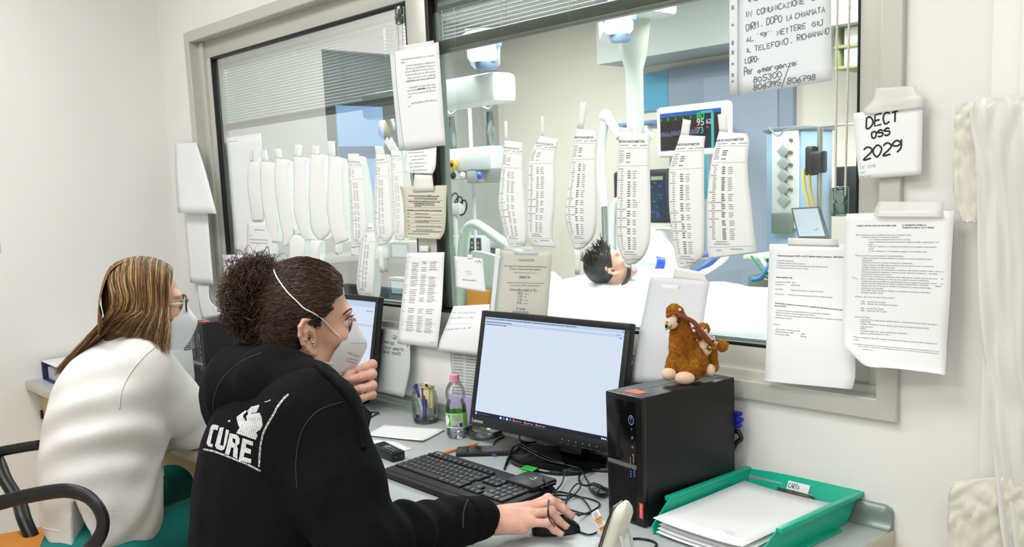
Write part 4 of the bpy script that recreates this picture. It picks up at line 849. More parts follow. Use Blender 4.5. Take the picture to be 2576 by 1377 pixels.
for txt, xa, ya, xb, yb, h, b_ in (('Trasferimento pazienti COVID + da TIC a Malattie infettive Isolamento - PERCORSO SPORCO', 1955, 645, 2146, 649.5, 3.6, .015), ('1. Avvertire ascensoristi', 1954, 657.5, 1997, 658, 3.2, 0), ('2. Prendere ascensore 25 fino al piano -1', 1953.5, 663, 2028, 665.5, 3.2, 0), ("3. attraversare il corridoio di fronte alla farmacia fino all'ascensore 24", 1953, 669, 2083, 673.5, 3.2, 0), ('4. Prendere ascensore 24 e salire al 7° piano', 1953, 675, 2034, 678, 3.2, 0), ('Numeri telefonici utili', 1952, 699, 1993, 701, 3.6, .015), ('Isolamento COVID   5314', 1951.5, 711, 2002, 713, 3.2, 0), ('Isolamento           5045/5206', 1951, 717, 2013, 720, 3.2, 0), ('DUSSMAN               5385 (pulizia ascensori e stanza Covid TIC)', 1950, 729, 2071, 736, 3.2, 0), ('Ascensoristi        822405 (per bloccare gli ascensori fino a pulizia ultimata)', 1950, 741, 2094, 750, 3.2, 0), ('Trasferimento di genitore Covid positivo in ospedale dal domicilio per prestare assistenza', 1949, 764, 2149, 778.5, 3.4, .015), ('minore positivo:', 1948.5, 770.5, 1979, 772.5, 3.4, .015), ('- Compilare il modulo di richiesta trasferimento con ambulanza (richiedere a', 1950, 782, 2090, 792.5, 3.2, 0), ('- Mandare il modulo in Direzione Sanitaria per la firma', 1949, 788, 2050, 795, 3.2, 0), ('- Mandare fax firmato alla gestione ambulanze OIRM che si occupa di accordarsi con la CRI', 1949, 794, 2149, 808.5, 3.2, 0), ('e chiamare per avvertire', 1947.5, 800, 1993, 803.5, 3.2, 0), ('Numeri:', 1947, 817, 1962, 818.5, 3.2, 0), ('- Servizio Ambulanze', 1948.5, 829, 2013, 835, 3.2, 0), ('- Telefono ambulanze OIRM', 1948, 835, 1996, 840, 3.2, 0), ('1820', 2014.5, 841.5, 2025, 842.5, 3.2, 0), ('- Fax ambulanze OIRM', 1948, 841.5, 1986, 845.5, 3.2, 0), ('824106', 2014, 847.5, 2029, 849.5, 3.2, 0)):
    write(L, txt, (xa, ya), (xb, yb), h, M_ink if b_ else M_inkg, b_)
finish(L, t)
t, L = note('checklist', 'long printed check list with a curled lower corner on the wall right of the window', 'notice', [((2130, 538), (2401, 530), .006), ((2124, 650), (2394, 645), .010), ((2121, 760), (2390, 750), .014), ((2118, 850), (2383, 850), .026, .012), ((2136, 882), (2381, 895), .040, .014), ((2176, 920), (2379, 930), .045, .018), ((2225, 925), (2378, 944), .045, .022)], M_paper, -.030, nc=13, bulge=-.004)
leaf('tape', [((2211, 507), (2376, 508), .001), ((2199, 532), (2372, 533), .006), ((2200, 545), (2370, 546), .012)], sheer('paper_tape_thin', '#f0efea', .6), t, -.030)
def cl(txt, xa, ya, xb, yb, b_=0, h=3.3): write(L, txt, (2110 + xa / 6.258, 540 + ya / 6.258), (2110 + xb / 6.258, 540 + yb / 6.258), h, M_ink if b_ else M_inkg, b_)
for a in (('CHECK LIST IN CASO DI RICOVERO DEL', 283, 188, 908, 185, .02), ('2° PAZIENTE COVID e/o', 1000, 178, 1382, 176, .02), ('TRASLOCO DAL 6° AL 3° PIANO', 1000, 216, 1505, 217, .02), ('Alla comunicazione di un possibile ricovero per 2° paziente Covid:', 272, 330, 1140, 332), ('-chiamare infermiere e anestesista reperibili:', 370, 365, 940, 367), ('-un 1° infermiere allestisca la stanza TIC al 3°piano', 470, 402, 1135, 405), ('-coppia 2°infermiere-anestesista trasferiscono appena possibile i pazienti dal 6° al 3°', 470, 440, 1582, 448), ('piano;', 465, 478, 545, 479), ('-mentre 3° infermiere e oss allestiscono postazione per accogliere nuovo paziente', 468, 512, 1537, 522), ('Covid', 465, 548, 545, 549), ('-2° e/o 3°infermiere + 2° anestesista accolgono nuovo paziente Covid', 475, 584, 1388, 597), ('-Prima che arrivi il secondo paziente Covid nella stazione:', 258, 655, 1020, 665), ('-togliere materiale di vestizione dal filtro tra stazione e isolamento (altrimenti verrà', 365, 692, 1462, 714), ('contaminato);', 360, 729, 535, 731), ('-verificare presenza di materiale di vestizione in subintensiva', 362, 764, 1162, 780), ('-togliere tutti gli arredi dalla stazione centrale, inclusi gli armadi, farmaci e la cassettiera;', 362, 802, 1505, 828), ('rimangono dentro i carrelli e la scrivania;', 360, 838, 888, 848), ('-spostare il monitorino che riceve/parla con isolamento dalla stazione centrale a stanza', 358, 873, 1498, 902), ('monitor e il', 1515, 903, 1660, 912), ('monitorato paziente da isolamento a stazione centrale, altrimenti risulterà poi', 358, 910, 1380, 938), ('impossibile', 1412, 940, 1557, 945), ('comunicare al momento del ricovero;', 357, 946, 838, 957), ("-finchè vi sarà un paziente in isolamento e l'altro nella stazione centrale, aprire le due porte", 355, 980, 1553, 1022), ('del', 1615, 1024, 1645, 1026), ('filtro tra stazione e isolamento in modo da sentire allarmi e rumori in isolamento;', 352, 1018, 1422, 1054), ('-chiudere per quanto possibile (con cerotti/chiavi/spessore a livello del pavimento) la porta', 352, 1055, 1545, 1098), ('tra', 1610, 1100, 1642, 1103), ('stazione centrale e stanza monitor (N.B.: la stazione centrale NON è a pressione', 350, 1090, 1418, 1126), ('negativa', 1508, 1134, 1615, 1140), ('-entrare nella "zona Covid sporca" dal filtro tra isolamento e corridoio centrale dopo', 350, 1126, 1458, 1168), ('vestizione in sub-intensiva;', 350, 1165, 702, 1175), ('-uscire dalla "zona Covid sporca" dal filtro tra isolamento e corridoio centrale dopo', 348, 1198, 1442, 1240), ('svestizione nel filtro stesso', 348, 1236, 698, 1247), ('-Dividere i deci come da schema "Nuovi numeri":', 250, 1300, 890, 1324), ('1781    guardia Covid 6°piano', 350, 1378, 748, 1394), ('5318    stanzone Ria Covid (sporco) 6°piano', 350, 1412, 932, 1440), ('5601    guardia TIC 3°piano', 346, 1482, 712, 1500), ('5085    stanza Ria TIC 3° piano', 344, 1518, 762, 1540), ('-Portare al 3° piano:', 248, 1618, 492, 1630), ('-paziente TIC con fogli terapia, cartelle mediche e infermieristiche (incluse quelle del reparto', 345, 1662, 1547, 1742), ('cardio/CCH);', 338, 1694, 505, 1704), ('-2 faldoni "Modulistica" (in uno dei due è già inclusa una copia dei Protocolli TIC)', 338, 1730, 1420, 1805), ('-copia dei turni', 335, 1772, 535, 1784), ('-timbri', 333, 1804, 425, 1808), ('-cancelleria (fogli, biro, matita, evidenziatori, pinzatrice);', 333, 1838, 1078, 1885), ('-almeno un caricabatterie per i deci', 333, 1876, 788, 1902), ('-Mettere su chiavetta il file delle consegne dal computer del 6°piano e riportare il file sul computer del', 228, 1936, 1545, 2046), ('3°piano', 225, 1978, 318, 1984), ('-Se possibile un anestesista riceverà/visiterà il nuovo paziente Covid nella stazione (possibilmente chi lo ha', 225, 2042, 1585, 2168), ('visto in DEA o in reparto) fino a stabilizzazione mentre un altro rimane in zona monitor per la parte', 300, 2078, 1570, 2200), ('richieste, ecc.', 372, 2128, 545, 2142)):
    cl(*a)
hand(L, 'filtro', (2143, 700), (2158, 704), 5, .6, M_inkf, 3)
finish(L, t)
# --- left frame and pane
note('blank_sheet', 'upper blank sheet hanging loose at the left window frame by the corner', 'sheet', [((440, 361), (494, 359), .004), ((441, 430), (517, 431), .02), ((447, 536), (545, 538), .045)], M_paper, -.016)
note('blank_sheet', 'lower blank sheet at the left window frame behind the loose upper one', 'sheet', [((462, 520), (521, 520), .004), ((470, 620), (529, 620), .010), ((478, 712), (537, 716), .014)], M_paper, -.016)
note('blank_sheet', 'small white sheet just above the printer at the lower left window corner', 'sheet', [((496, 716), (526, 717), .003), ((500, 760), (531, 760), .006), ((508, 803), (573, 792), .010)], M_paper, -.016)
t, L = note('wall_sheet', 'large pale sheet filling the left edge of the left pane', 'sheet', [((569, 347), (652, 335), .0005), ((580, 480), (660, 480), .002), ((592, 645), (672, 645), .002)], M_paper, .043); bars(L, (575, 358), (600, 356), 3, M_inkf); finish(L, t)
t, L = note('small_notice', 'small white printed notice on the left pane above the dark curls', 'notice', [((622, 561), (685, 561), .004), ((621, 600), (685, 601), .006), ((621, 645), (687, 645), .006)], M_paper, .040)
bars(L, (641, 580), (665, 581), 4, M_inkf, 1, .05); bars(L, (629, 594), (634, 594), 3, M_inkf); bars(L, (629, 604), (675, 606), 3, M_inkf, 4, .1); bars(L, (629, 612), (673, 614), 3, M_inkf, 5, .1); finish(L, t)
t, L = note('note', 'white note with violet scribble behind the dark curls', 'note', [((557, 641), (645, 641), .004), ((560, 700), (645, 705), .008), ((567, 750), (645, 755), .010)], M_paper, .034)
hand(L, 'M2 x', (572, 662), (600, 661), 8, 1.3, mat('violet_pen', '#7a6fb8', .6), 2); finish(L, t)
# ------------------------------------------------------------------ things on the desk
def xf(mb, M): mb.v = [tuple(M @ Vector(p)) for p in mb.v]; return mb
def pose(o, yaw, tilt=0): return Matrix.Translation(Vector(o)) @ Matrix.Rotation(yaw, 4, 'Z') @ Matrix.Rotation(-tilt, 4, 'X')
M_case = mat('black_case', '#141416', .42, spec=.4, bump=.03, bscale=400)
M_gloss = mat('black_gloss', '#0c0c0e', .18)
M_bez = mat('bezel_black', '#17181a', .4)
M_silver = mat('silver_trim', '#8f9094', .35, metal=.7)
M_lab = mat('logo_white', '#d8dadc', .5)
def local_text(mb, text, M, x, z, h, mi=0, bold=0, ang=0, y=0, res=3, sx=1):
    vs, fs = glyphs(text, bold, res); k = h / capn(); c, s_ = math.cos(ang), math.sin(ang)
    mb.add([M @ Vector((x + (a * k * sx) * c - b * k * s_, y, z + a * k * sx * s_ + b * k * c)) for a, b in vs], fs, mi)
def oval(mb, M, x, z, rx, rz, y, d=.001, n=20, mi=0):
    vs = [M @ Vector((x + rx * math.cos(2 * PI * i / n), yy, z + rz * math.sin(2 * PI * i / n))) for yy in (y, y - d) for i in range(n)]
    mb.add(vs, [tuple(range(n)), tuple(range(n, 2 * n))] + [(i, (i + 1) % n, n + (i + 1) % n, n + i) for i in range(n)], mi)
def lbox(mb, M, lo, hi, b=0, mi=0):
    t = MB().bar(lo, hi, b, mi); mb.add([M @ Vector(p) for p in t.v], t.f, mi); return mb
# --- monitors
def monitor(c, yaw, tilt, label, content, sticker, foot=None):
    w, h = .507, .3129; M = pose(c, yaw, tilt); base = Vector((c[0], c[1] + .03, DZ))
    t = thing('monitor', label, 'monitor', base, 'desk monitors')
    b = MB(); lbox(b, M, (-w / 2, 0, -h / 2), (w / 2, .018, h / 2), .005); lbox(b, M, (-w / 2 + .05, .018, -h / 2 + .05), (w / 2 - .05, .05, h / 2 - .05), .012); hs = b.build('housing', M_bez, t)
    b = MB()
    for lo, hi in (((-w / 2 + .002, -.004, h / 2 - .018), (w / 2 - .002, 0, h / 2 - .002)), ((-w / 2 + .002, -.004, -h / 2 + .002), (w / 2 - .002, 0, -h / 2 + .029)), ((-w / 2 + .002, -.004, -h / 2 + .026), (-w / 2 + .017, 0, h / 2 - .016)), ((w / 2 - .017, -.004, -h / 2 + .026), (w / 2 - .002, 0, h / 2 - .016))): lbox(b, M, lo, hi, .001)
    b.build('bezel', mat('bezel_front', '#1c1d20', .45), t)
    sx0, sx1, sz0, sz1 = -w / 2 + .016, w / 2 - .016, -h / 2 + .028, h / 2 - .017
    b = MB(); lbox(b, M, (sx0, -.0012, sz0), (sx1, 0, sz1)); sc = b.build('screen', screen_mat('screen_white', '#dce8fa', .92), t, 0)
    X = lambda u: sx0 + (sx1 - sx0) * u; Z = lambda v: sz0 + (sz1 - sz0) * v
    ms = [screen_mat('task_navy', '#101a33', .8), screen_mat('ui_pale', '#c3d9f4', .9), screen_mat('ui_text', '#6f88b4', .7), screen_mat('ui_white', '#eef3fb', .9), screen_mat('ui_red', '#e06a4a', .9), screen_mat('ui_blue', '#3f8fe0', .9)]
    b = MB(); R_ = lambda u0, v0, u1, v1, mi, y=-.0016: lbox(b, M, (X(u0), y - .0003, Z(v0)), (X(u1), y, Z(v1)), 0, mi)
    if content:
        R_(0, 0, 1, .046, 0); R_(0, .965, 1, .998, 1); R_(0, .928, 1, .950, 1)
        q = random.Random(1)
        for v, e, hh in ((.975, .68, .012), (.945, .2, .010), (.918, .17, .010)):
            u = .012
            while u < e: w_ = q.uniform(.006, .022); R_(u, v, u + w_, v + hh, 2, -.002); u += w_ + .004
        R_(.95, .945, .958, .953, 2, -.002); R_(.965, .945, .972, .953, 2, -.002); R_(.985, .972, .99, .985, 2, -.002); R_(.968, .915, .984, .925, 5, -.002)
        R_(.008, .013, .018, .035, 3, -.002); local_text(b, 'Cerca in Windows', M, X(.028), Z(.017), .0036, 2, y=-.0022)
        for k, mi in enumerate((3, 5, 3, 5)): R_(.205 + k * .025, .012, .218 + k * .025, .034, mi, -.002)
        for k in range(3):
            oval(b, M, X(.312 + .085 * k), Z(.023), .0035, .0035, -.0019, .0004, 14, 4); local_text(b, 'xxIMM - Mozilla F...'[: 12 + k], M, X(.322 + .085 * k), Z(.017), .0028, 3, y=-.0022); R_(.305 + .085 * k, .001, .385 + .085 * k, .004, 3, -.002)
        for k in range(3): R_(.925 + k * .012, .016, .933 + k * .012, .03, 3, -.002)
        R_(.968, .026, .985, .034, 3, -.002); R_(.962, .012, .99, .02, 3, -.002)
    else:
        R_(0, .93, 1, 1, 1); R_(0, .70, 1, .725, 1); R_(0, 0, 1, .046, 0)
        for k in range(3): R_(.91 + k * .025, .875, .922 + k * .025, .889, 2, -.002)
    b.build('display', ms, sc, 0)
    b = MB(); local_text(b, 'Lenovo', M, -w / 2 + .012, -h / 2 + .010, .0098, 0, .012, y=-.0045); b.build('lettering', M_lab, t, 0, fix=False)
    b = MB()
    for k in range(6): oval(b, M, w / 2 - .17 + k * .022, -h / 2 + .013, .0022, .0022, -.0042, .0004, 8)
    for k in range(7): lbox(b, M, (w / 2 - .18 + .024 * k, -.0045, -h / 2 + .003), (w / 2 - .168 + .024 * k, -.004, -h / 2 + .0038))
    b.build('button_mark', mat('mark_grey', '#70757c', .5), t, 0)
    b = MB(); Y = Matrix.Rotation(yaw, 4, 'Z'); pr = [Vector((sx * .036, .075 + sy, 0)) for sx, sy in ((-1, 0), (1, 0), (1, .03), (-1, .03))]
    O = Vector((c[0], c[1], 0)) if not foot else Vector((foot.x, foot.y - .02, 0)); cs = [[O + Y.to_3x3() @ (p + Vector((0, dy, 0))) + Vector((0, 0, z)) for p in pr] for z, dy in ((DZ + .010, -.005), (c[2] - .05, -.02 if not foot else .03))]
    b.add(cs[0] + cs[1], [(0, 1, 2, 3), (7, 6, 5, 4)] + [(i, (i + 1) % 4, 4 + (i + 1) % 4, 4 + i) for i in range(4)]); b.build('stand_neck', M_gloss, t)
    b = MB(); n = 40; bc = Vector((foot.x, foot.y, 0)) if foot else O + Y.to_3x3() @ Vector((0.0, .01, 0)); rings = []
    for r, z in ((0.97, 0), (1, .003), (1, .007), (.97, .010), (.5, .011), (.02, .0115)):
        rings.append([bc + Y.to_3x3() @ Vector((.125 * r * math.copysign(abs(math.cos(a)) ** .8, math.cos(a)), .098 * r * math.copysign(abs(math.sin(a)) ** .8, math.sin(a)), DZ + z + .0003)) for a in [2 * PI * i / n for i in range(n)]])
    b.add([p for r in rings for p in r], [(k * n + i, k * n + (i + 1) % n, (k + 1) * n + (i + 1) % n, (k + 1) * n + i) for k in range(len(rings) - 1) for i in range(n)] + [tuple(range(n))[::-1], tuple(range((len(rings) - 1) * n, len(rings) * n))]); bs = b.build('stand_base', M_gloss, t)
    if sticker:
        P = [az(px, py, DZ + .0125) for px, py in ((1303, 1183), (1324, 1171), (1353, 1178), (1334, 1190))]
        b = MB(); b.add(P, [(0, 1, 2, 3)]); b.build('sticker', mat('green_sticker', '#2fdc3a', .5), bs, 0)
        b = MB(); q = random.Random(2); u = .1
        g = lambda a, v: P[0].lerp(P[3], a).lerp(P[1].lerp(P[2], a), v) + Vector((0, 0, .0004))
        while u < .9: w_ = q.uniform(.01, .03); b.add([g(u, .45), g(u + w_, .45), g(u + w_, .85), g(u, .85)], [(0, 1, 2, 3)]); u += w_ + q.uniform(.04, .08)
        u = .12
        while u < .8: b.add([g(u, .15), g(u + .05, .15), g(u + .05, .32), g(u, .32)], [(0, 1, 2, 3)]); u += .075
        b.build('barcode', M_ink, bs, 0, fix=False)
    return t
monitor((-1.669, -.0811, .9456), .0492, .2201, 'large black monitor with a nearly blank bright window, beside the black tower with the toy', 1, 1, az(1402, 1163, DZ))
tr_ = at(951, 750, -.06)
monitor((tr_.x - .26, -.085, tr_.z - .152), .03, .2, 'black monitor half hidden behind the curly-haired woman', 0, 0)
# --- computer towers
def tower(o, yaw, label, w=.1055, d=.275, h=.2665):
    M = pose(o, yaw); t = thing('computer_tower', label, 'computer', M @ Vector((w / 2, d / 2, 0)), 'slim black computer towers')
    b = MB(); lbox(b, M, (.001, .012, .004), (w - .001, d, h - .0005), .0025); cs = b.build('case', M_case, t)
    b = MB(); lbox(b, M, (0, 0, .003), (w, .0135, h), .004); fr = b.build('front_panel', mat('front_black', '#101012', .32), t)
    b = MB(); lbox(b, M, (.004, -.0015, .118), (w - .018, .001, .127), .0008); b.build('silver_strip', M_silver, fr)
    b = MB(); lbox(b, M, (.004, -.001, .128), (w - .017, .001, h - .010), .001); b.build('upper_plate', M_gloss, fr)
    b = MB(); lbox(b, M, (.030, -.0016, .135), (.043, 0, h - .042), .0008); b.build('drive_slot', M_case, fr)
    b = MB()
    for i in range(15):
        for j in range(24): 
            x = .006 + i * .0052 + (.0026 if j % 2 else 0); lbox(b, M, (x, -.0008, .010 + j * .0043), (x + .0036, .0, .010 + j * .0043 + .0026))
    b.build('grille', mat('grille_black', '#060607', .6), fr, 0, fix=False)
    b = MB(); x = w - .028; z0 = h - .048
    oval(b, M, x, z0, .0075, .0095, -.0012, .0012, 24); b.build('power_button', mat('power_blue', '#26355c', .25, metal=.5), fr)
    b = MB(); n = 28
    for i in range(n):
        a0, a1 = 2 * PI * i / n, 2 * PI * (i + 1) / n; b.add([M @ Vector((x + r * 1 * math.cos(a), -.0028, z0 + r * 1.26 * math.sin(a))) for r, a in ((.0068, a0), (.0078, a0), (.0078, a1), (.0068, a1))], [(0, 1, 2, 3)])
    lbox(b, M, (x - .0006, -.003, z0 + .001), (x + .0006, -.0026, z0 + .007)); b.build('power_ring', mat('ring_pale', '#9fb0d8', .4), fr, 0, fix=False)
    for dz in (.036, .055):
        b = MB(); oval(b, M, x + .001, z0 - dz, .0026, .0032, -.001, .0008, 14); b.build('audio_jack', M_silver, fr)
    for dx, dz, m in ((-.004, .088, M_dark), (.003, .088, M_silver), (-.003, .116, M_dark), (.004, .116, M_blue)):
        b = MB(); lbox(b, M, (x + dx - .0018, -.0016, z0 - dz), (x + dx + .0018, 0, z0 - dz + .018)); b.build('usb_port', m, fr)
    b = MB()
    for dx, dz in ((-.006, .09), (-.006, .095), (-.006, .1), (-.006, .118), (-.006, .123), (-.006, .128), (.0, .082), (.0, .11), (-.001, .03), (-.001, .049)): lbox(b, M, (x + dx, -.0017, z0 - dz + .01), (x + dx + .0012, -.0013, z0 - dz + .0125))
    b.build('icon', M_lab, fr, 0, fix=False)
    b = MB(); lbox(b, M, (w - .0125, -.0012, .020), (w - .002, .001, .052), .0004); rb = b.build('badge', mat('badge_red', '#e0352c', .5), fr)
    b = MB(); local_text(b, 'Lenovo', M, w - .0045, .0225, .0062, 0, .01, PI / 2, -.0016); b.build('lettering', M_lab, rb, 0, fix=False)
    b = MB(); b.add([M @ Vector(p) for p in ((.030, .020, h + .0002), (.074, .022, h + .0002), (.078, .046, h + .0002), (.036, .048, h + .0002))], [(0, 1, 2, 3)]); b.build('orange_sticker', mat('orange_sticker', '#f0603c', .5), cs, 0)
    b = MB(); lbox(b, M, (.045, .05, h - .0006), (.046, d - .004, h + .0002)); lbox(b, M, (.075, d - .1, h - .0004), (.079, d - .02, h + .0004)); b.build('lid_seam', M_silver, cs, 0)
    return M
tower((-1.2635, -.3056, DZ), -.1034, 'slim black computer tower carrying the toy camel beside the green tray')
p = az(493, 996, DZ); tower((p.x, p.y, DZ), -.02, 'slim black computer tower by the grey printer behind the blonde woman')
def tubed(name, label, cat, pts, r, m, n=6, k=8, group=None):
    b = MB(); b.tube(curvepts(pts, k), r, n); return tag(b.build(name, m, None, 180), label, cat, group)
Z = lambda px, py, dz=.003: az(px, py, DZ + dz)
tubed('network_cable', 'thin blue-grey cable looping out of the far black tower', 'cable', [at(500, 888, -.27), at(527, 890, -.30), at(560, 915, -.30), at(600, 945, -.30)], .004, mat('cable_slate', '#3d5468', .4))
t = thing('video_plug', 'blue plug sticking out behind the near black tower', 'plug', at(1856, 1070, -.03))
for k, (px, py) in enumerate(((1858, 1042), (1861, 1057), (1857, 1071))):
    b = MB(); b.tube([at(1843, py, -.03), at(px + 3, py, -.032), at(px + 7, py - 1, -.033)], [.007, .006, .004], 8); b.build('plug_lug', mat('plug_blue', '#2230a8', .4), t)
tubed('power_lead', 'black power lead bent behind the near black tower', 'cable', [at(1843, 1085, -.03), at(1858, 1088, -.03), at(1864, 1104, -.028), at(1850, 1118, -.03), at(1835, 1150, -.03)], .0055, M_dark)
# --- keyboard
KO, KY, KW, KD = Vector((-1.862, -.452, DZ)), -.0276, .437, .166
KM = Matrix.Translation(KO) @ Matrix.Rotation(KY, 4, 'Z') @ Matrix.Rotation(.055, 4, 'X')
kt = thing('keyboard', 'black keyboard with a card slot in front of the near monitor', 'keyboard', KM @ Vector((KW / 2, KD / 2, 0)))
M_kb = mat('keyboard_black', '#151517', .5, spec=.4); M_key = mat('key_black', '#1b1c20', .45)
b = MB(); lbox(b, KM, (0, 0, .004), (KW, KD, .020), .007); lbox(b, KM, (.002, -.012, .003), (KW - .002, .014, .017), .008); b.build('body', M_kb, kt)
b = MB(); b.add([KM @ Vector(p) for p in ((.02, .135, .021), (.28, .1355, .0214), (.28, .137, .0214), (.02, .1365, .021))], [(0, 1, 2, 3)]); b.build('trim_line', mat('trim_dark', '#3a3b40', .3), kt, 0)
u = .0184; x0, y0 = .012, .026; keys = []
rows = [(0, [(0, 1.3), (1.3, 1.2), (2.5, 1.2), (3.7, 5.6), (9.3, 1.2), (10.5, 1.1), (11.6, 1.1), (12.7, 1.3)]), (1, [(0, 1.3), (1.3, 1)] + [(2.3 + i, 1) for i in range(10)] + [(12.3, 1.7)]), (2, [(0, 1.7)] + [(1.7 + i, 1) for i in range(12)]), (3, [(0, 1.5)] + [(1.5 + i, 1) for i in range(11)] + [(12.5, 1.5)]), (4, [(i, 1) for i in range(13)] + [(13, 1)])]
for r, ks in rows:
    for kx, kw in ks: keys.append((x0 + kx * u, y0 + r * u, kw * u, u))
for i in range(13): keys.append((x0 + i * u * 1.06, y0 + 5.35 * u, u * .95, u * .75))
nx = x0 + 14.6 * u
for i, j in ((0, 0), (1, 0), (2, 0), (1, 1), (0, 3), (1, 3), (2, 3), (0, 4), (1, 4), (2, 4)): keys.append((nx + i * u, y0 + j * u, u, u))
nx += 3.4 * u
for j in range(5):
    for i in range(4):
        if (j == 0 and i == 1) or (i == 3 and j in (1, 3)): continue
        keys.append((nx + i * u, y0 + j * u, u * (2 if (j == 0 and i == 0) else 1), u * (2 if (i == 3 and j in (0, 2)) else 1)))
KMESH = {}
def keycap(mb, M, w, d):
    vs = [M @ Vector((x, y, z)) for z, i in ((0, .0006), (.0035, .0008), (.0050, .0024)) for x, y in ((i, i), (w - i, i), (w - i, d - i), (i, d - i))]
    mb.add(vs, [(0, 1, 5, 4), (1, 2, 6, 5), (2, 3, 7, 6), (3, 0, 4, 7), (4, 5, 9, 8), (5, 6, 10, 9), (6, 7, 11, 10), (7, 4, 8, 11), (8, 9, 10, 11), (3, 2, 1, 0)])
rest = MB(); leg = MB(); q = random.Random(9)
keys.sort(key=lambda k: (k[0] > .40, k[1]))
for i, (kx, ky, kw, kd) in enumerate(keys):
    M = KM @ Matrix.Translation((kx, ky, .0195))
    if i < 99:
        kk = (round(kw, 4), round(kd, 4))
        if kk not in KMESH: b = MB(); keycap(b, Matrix(), kw, kd); o = b.build('key', M_key, None, 25); o.data.transform(Matrix.Translation(o.location)); KMESH[kk] = o.data; COL.objects.unlink(o); bpy.data.objects.remove(o)
        o = bpy.data.objects.new('key', KMESH[kk]); COL.objects.link(o); o.matrix_world = M; o.location = M.to_translation(); o.rotation_euler = M.to_euler(); put(o, kt)
    else: keycap(rest, M, kw, kd)
    if kw < .09:
        for (a, c_) in (((.0045, .0075), (.0030, .0030)), ((.0090, .0075), (.0020, .0024))):
            if c_[0] == .0020 and q.random() < .6: continue
            p = [M @ Vector((a[0] + dx * c_[0] * q.uniform(.6, 1.2), a[1] + dy * c_[1], .0053)) for dx, dy in ((0, 0), (1, 0), (1, 1), (0, 1))]; leg.add(p, [(0, 1, 2, 3)])
tag(rest.build('key', M_key, kt, 25), kind='stuff'); leg.build('key_legend', mat('legend_white', '#b9bcc2', .5), kt, 0, fix=False)
b = MB(); local_text(b, 'HAMLET', KM @ Matrix.Translation((0, 0, .0206)) @ Matrix.Rotation(-PI / 2, 4, 'X'), .026, .0, .0055, 0, .01); 
b = MB(); vs, fs = glyphs('Hamlet', .012, 3); k = .0062 / capn(); b.add([KM @ Vector((.016 + a * k, .1475 + c_ * k, .0207)) for a, c_ in vs], fs); b.build('lettering', M_lab, kt, 0, fix=False)
b = MB(); lbox(b, KM, (KW - .106, .108, .018), (KW - .012, .182, .031), .005); cr = b.build('card_reader', mat('reader_black', '#1e1c1b', .35), kt)
b = MB(); lbox(b, KM, (KW - .013, .125, .020), (KW - .004, .172, .027), .003); b.build('card_slot', M_gloss, cr)
b = MB(); lbox(b, KM, (KW - .055, .150, .0312), (KW - .049, .156, .0315)); lbox(b, KM, (KW - .062, .143, .0312), (KW - .044, .1445, .0315)); b.build('icon', M_lab, cr, 0)
# --- mouse
mc = Vector((-1.339 + .611 * .140 - .791 * .036, -.575 + .791 * .140 + .611 * .036, DZ)); MM = pose((mc.x, mc.y, DZ + .0005), -.66)
t = thing('mouse', 'black computer mouse under the right hand of the curly-haired woman', 'mouse', (mc.x, mc.y, DZ))
b = MB(); g = []
for i in range(17):
    v = i / 16; y = -.047 + .094 * v; hw = .026 * (1 - abs(2 * v - 1) ** 3.2 * .45) * (.88 + .12 * math.sin(PI * v)); hh = .006 + .028 * math.sin(PI * min(1, (v * .86 + .12))) ** .8
    ring = [MM @ Vector((hw * math.copysign(abs(math.cos(a)) ** .7, math.cos(a)), y, hh * max(0, math.sin(a)) ** .75)) for a in [PI * j / 14 for j in range(15)]]; g.append(ring)
b.sheet([r for r in g], -.001); b.add([p for r in (g[0], g[-1]) for p in r], [tuple(range(15)), tuple(range(15, 30))]); b.build('shell', mat('mouse_black', '#121214', .35), t, 50)
b = MB(); lbox(b, MM, (-.0008, .005, .031), (.0008, .048, .0345)); b.build('button_gap', M_gloss, t); 
b = MB(); b.lathe([(0, -.003), (.008, -.003), (.009, 0), (.008, .003), (0, .003)], MM @ Vector((0, .03, .029)), 14, (MM @ Matrix.Rotation(PI / 2, 4, 'Y')).to_3x3()); b.build('wheel', M_grey, t)
# --- leads
c9 = lambda x, y, dz=.003: Z(1180 + x / 4.954, 1160 + y / 4.954, dz)
tubed('mouse_cable', 'black mouse cable looping over the hand and off to the paper label', 'cable', [c9(1360, 685, .012), c9(1500, 640), c9(1615, 570), c9(1600, 510), c9(1400, 452), c9(1100, 430, .012), c9(1030, 436, .03), c9(992, 490, .080), c9(985, 580, .092), c9(992, 690, .084), c9(1040, 785, .056), c9(1120, 846, .008), c9(1300, 862), c9(1480, 920), c9(1600, 890)], .0019, M_gloss)
tubed('keyboard_cable', 'black keyboard cable making a tall loop beside the card slot', 'cable', [c9(920, 190, .045), c9(980, 300, .04), c9(1060, 375, .02), c9(1150, 290, .012), c9(1200, 160, .02), c9(1280, 92, .03), c9(1390, 105, .025), c9(1440, 190, .012), c9(1500, 290, .006)], .0019, M_gloss)
tubed('tangled_cable', 'tangled black cable in a narrow loop between mouse and tower', 'cable', [c9(1000, 420), c9(1180, 484), c9(1290, 440, .008), c9(1380, 340, .012), c9(1375, 285, .014), c9(1320, 305, .012), c9(1250, 400, .008), c9(1205, 520), c9(1215, 585), c9(1300, 622), c9(1470, 662), c9(1512, 615), c9(1430, 490, .006), c9(1330, 430, .004), c9(1120, 385), c9(1060, 400)], .0019, M_gloss)
cb = thing('cable_bundle', 'bundled black cable tied beside the foot of the near tower', 'cable', c9(1590, 350, 0))
b = MB(); q = random.Random(6)
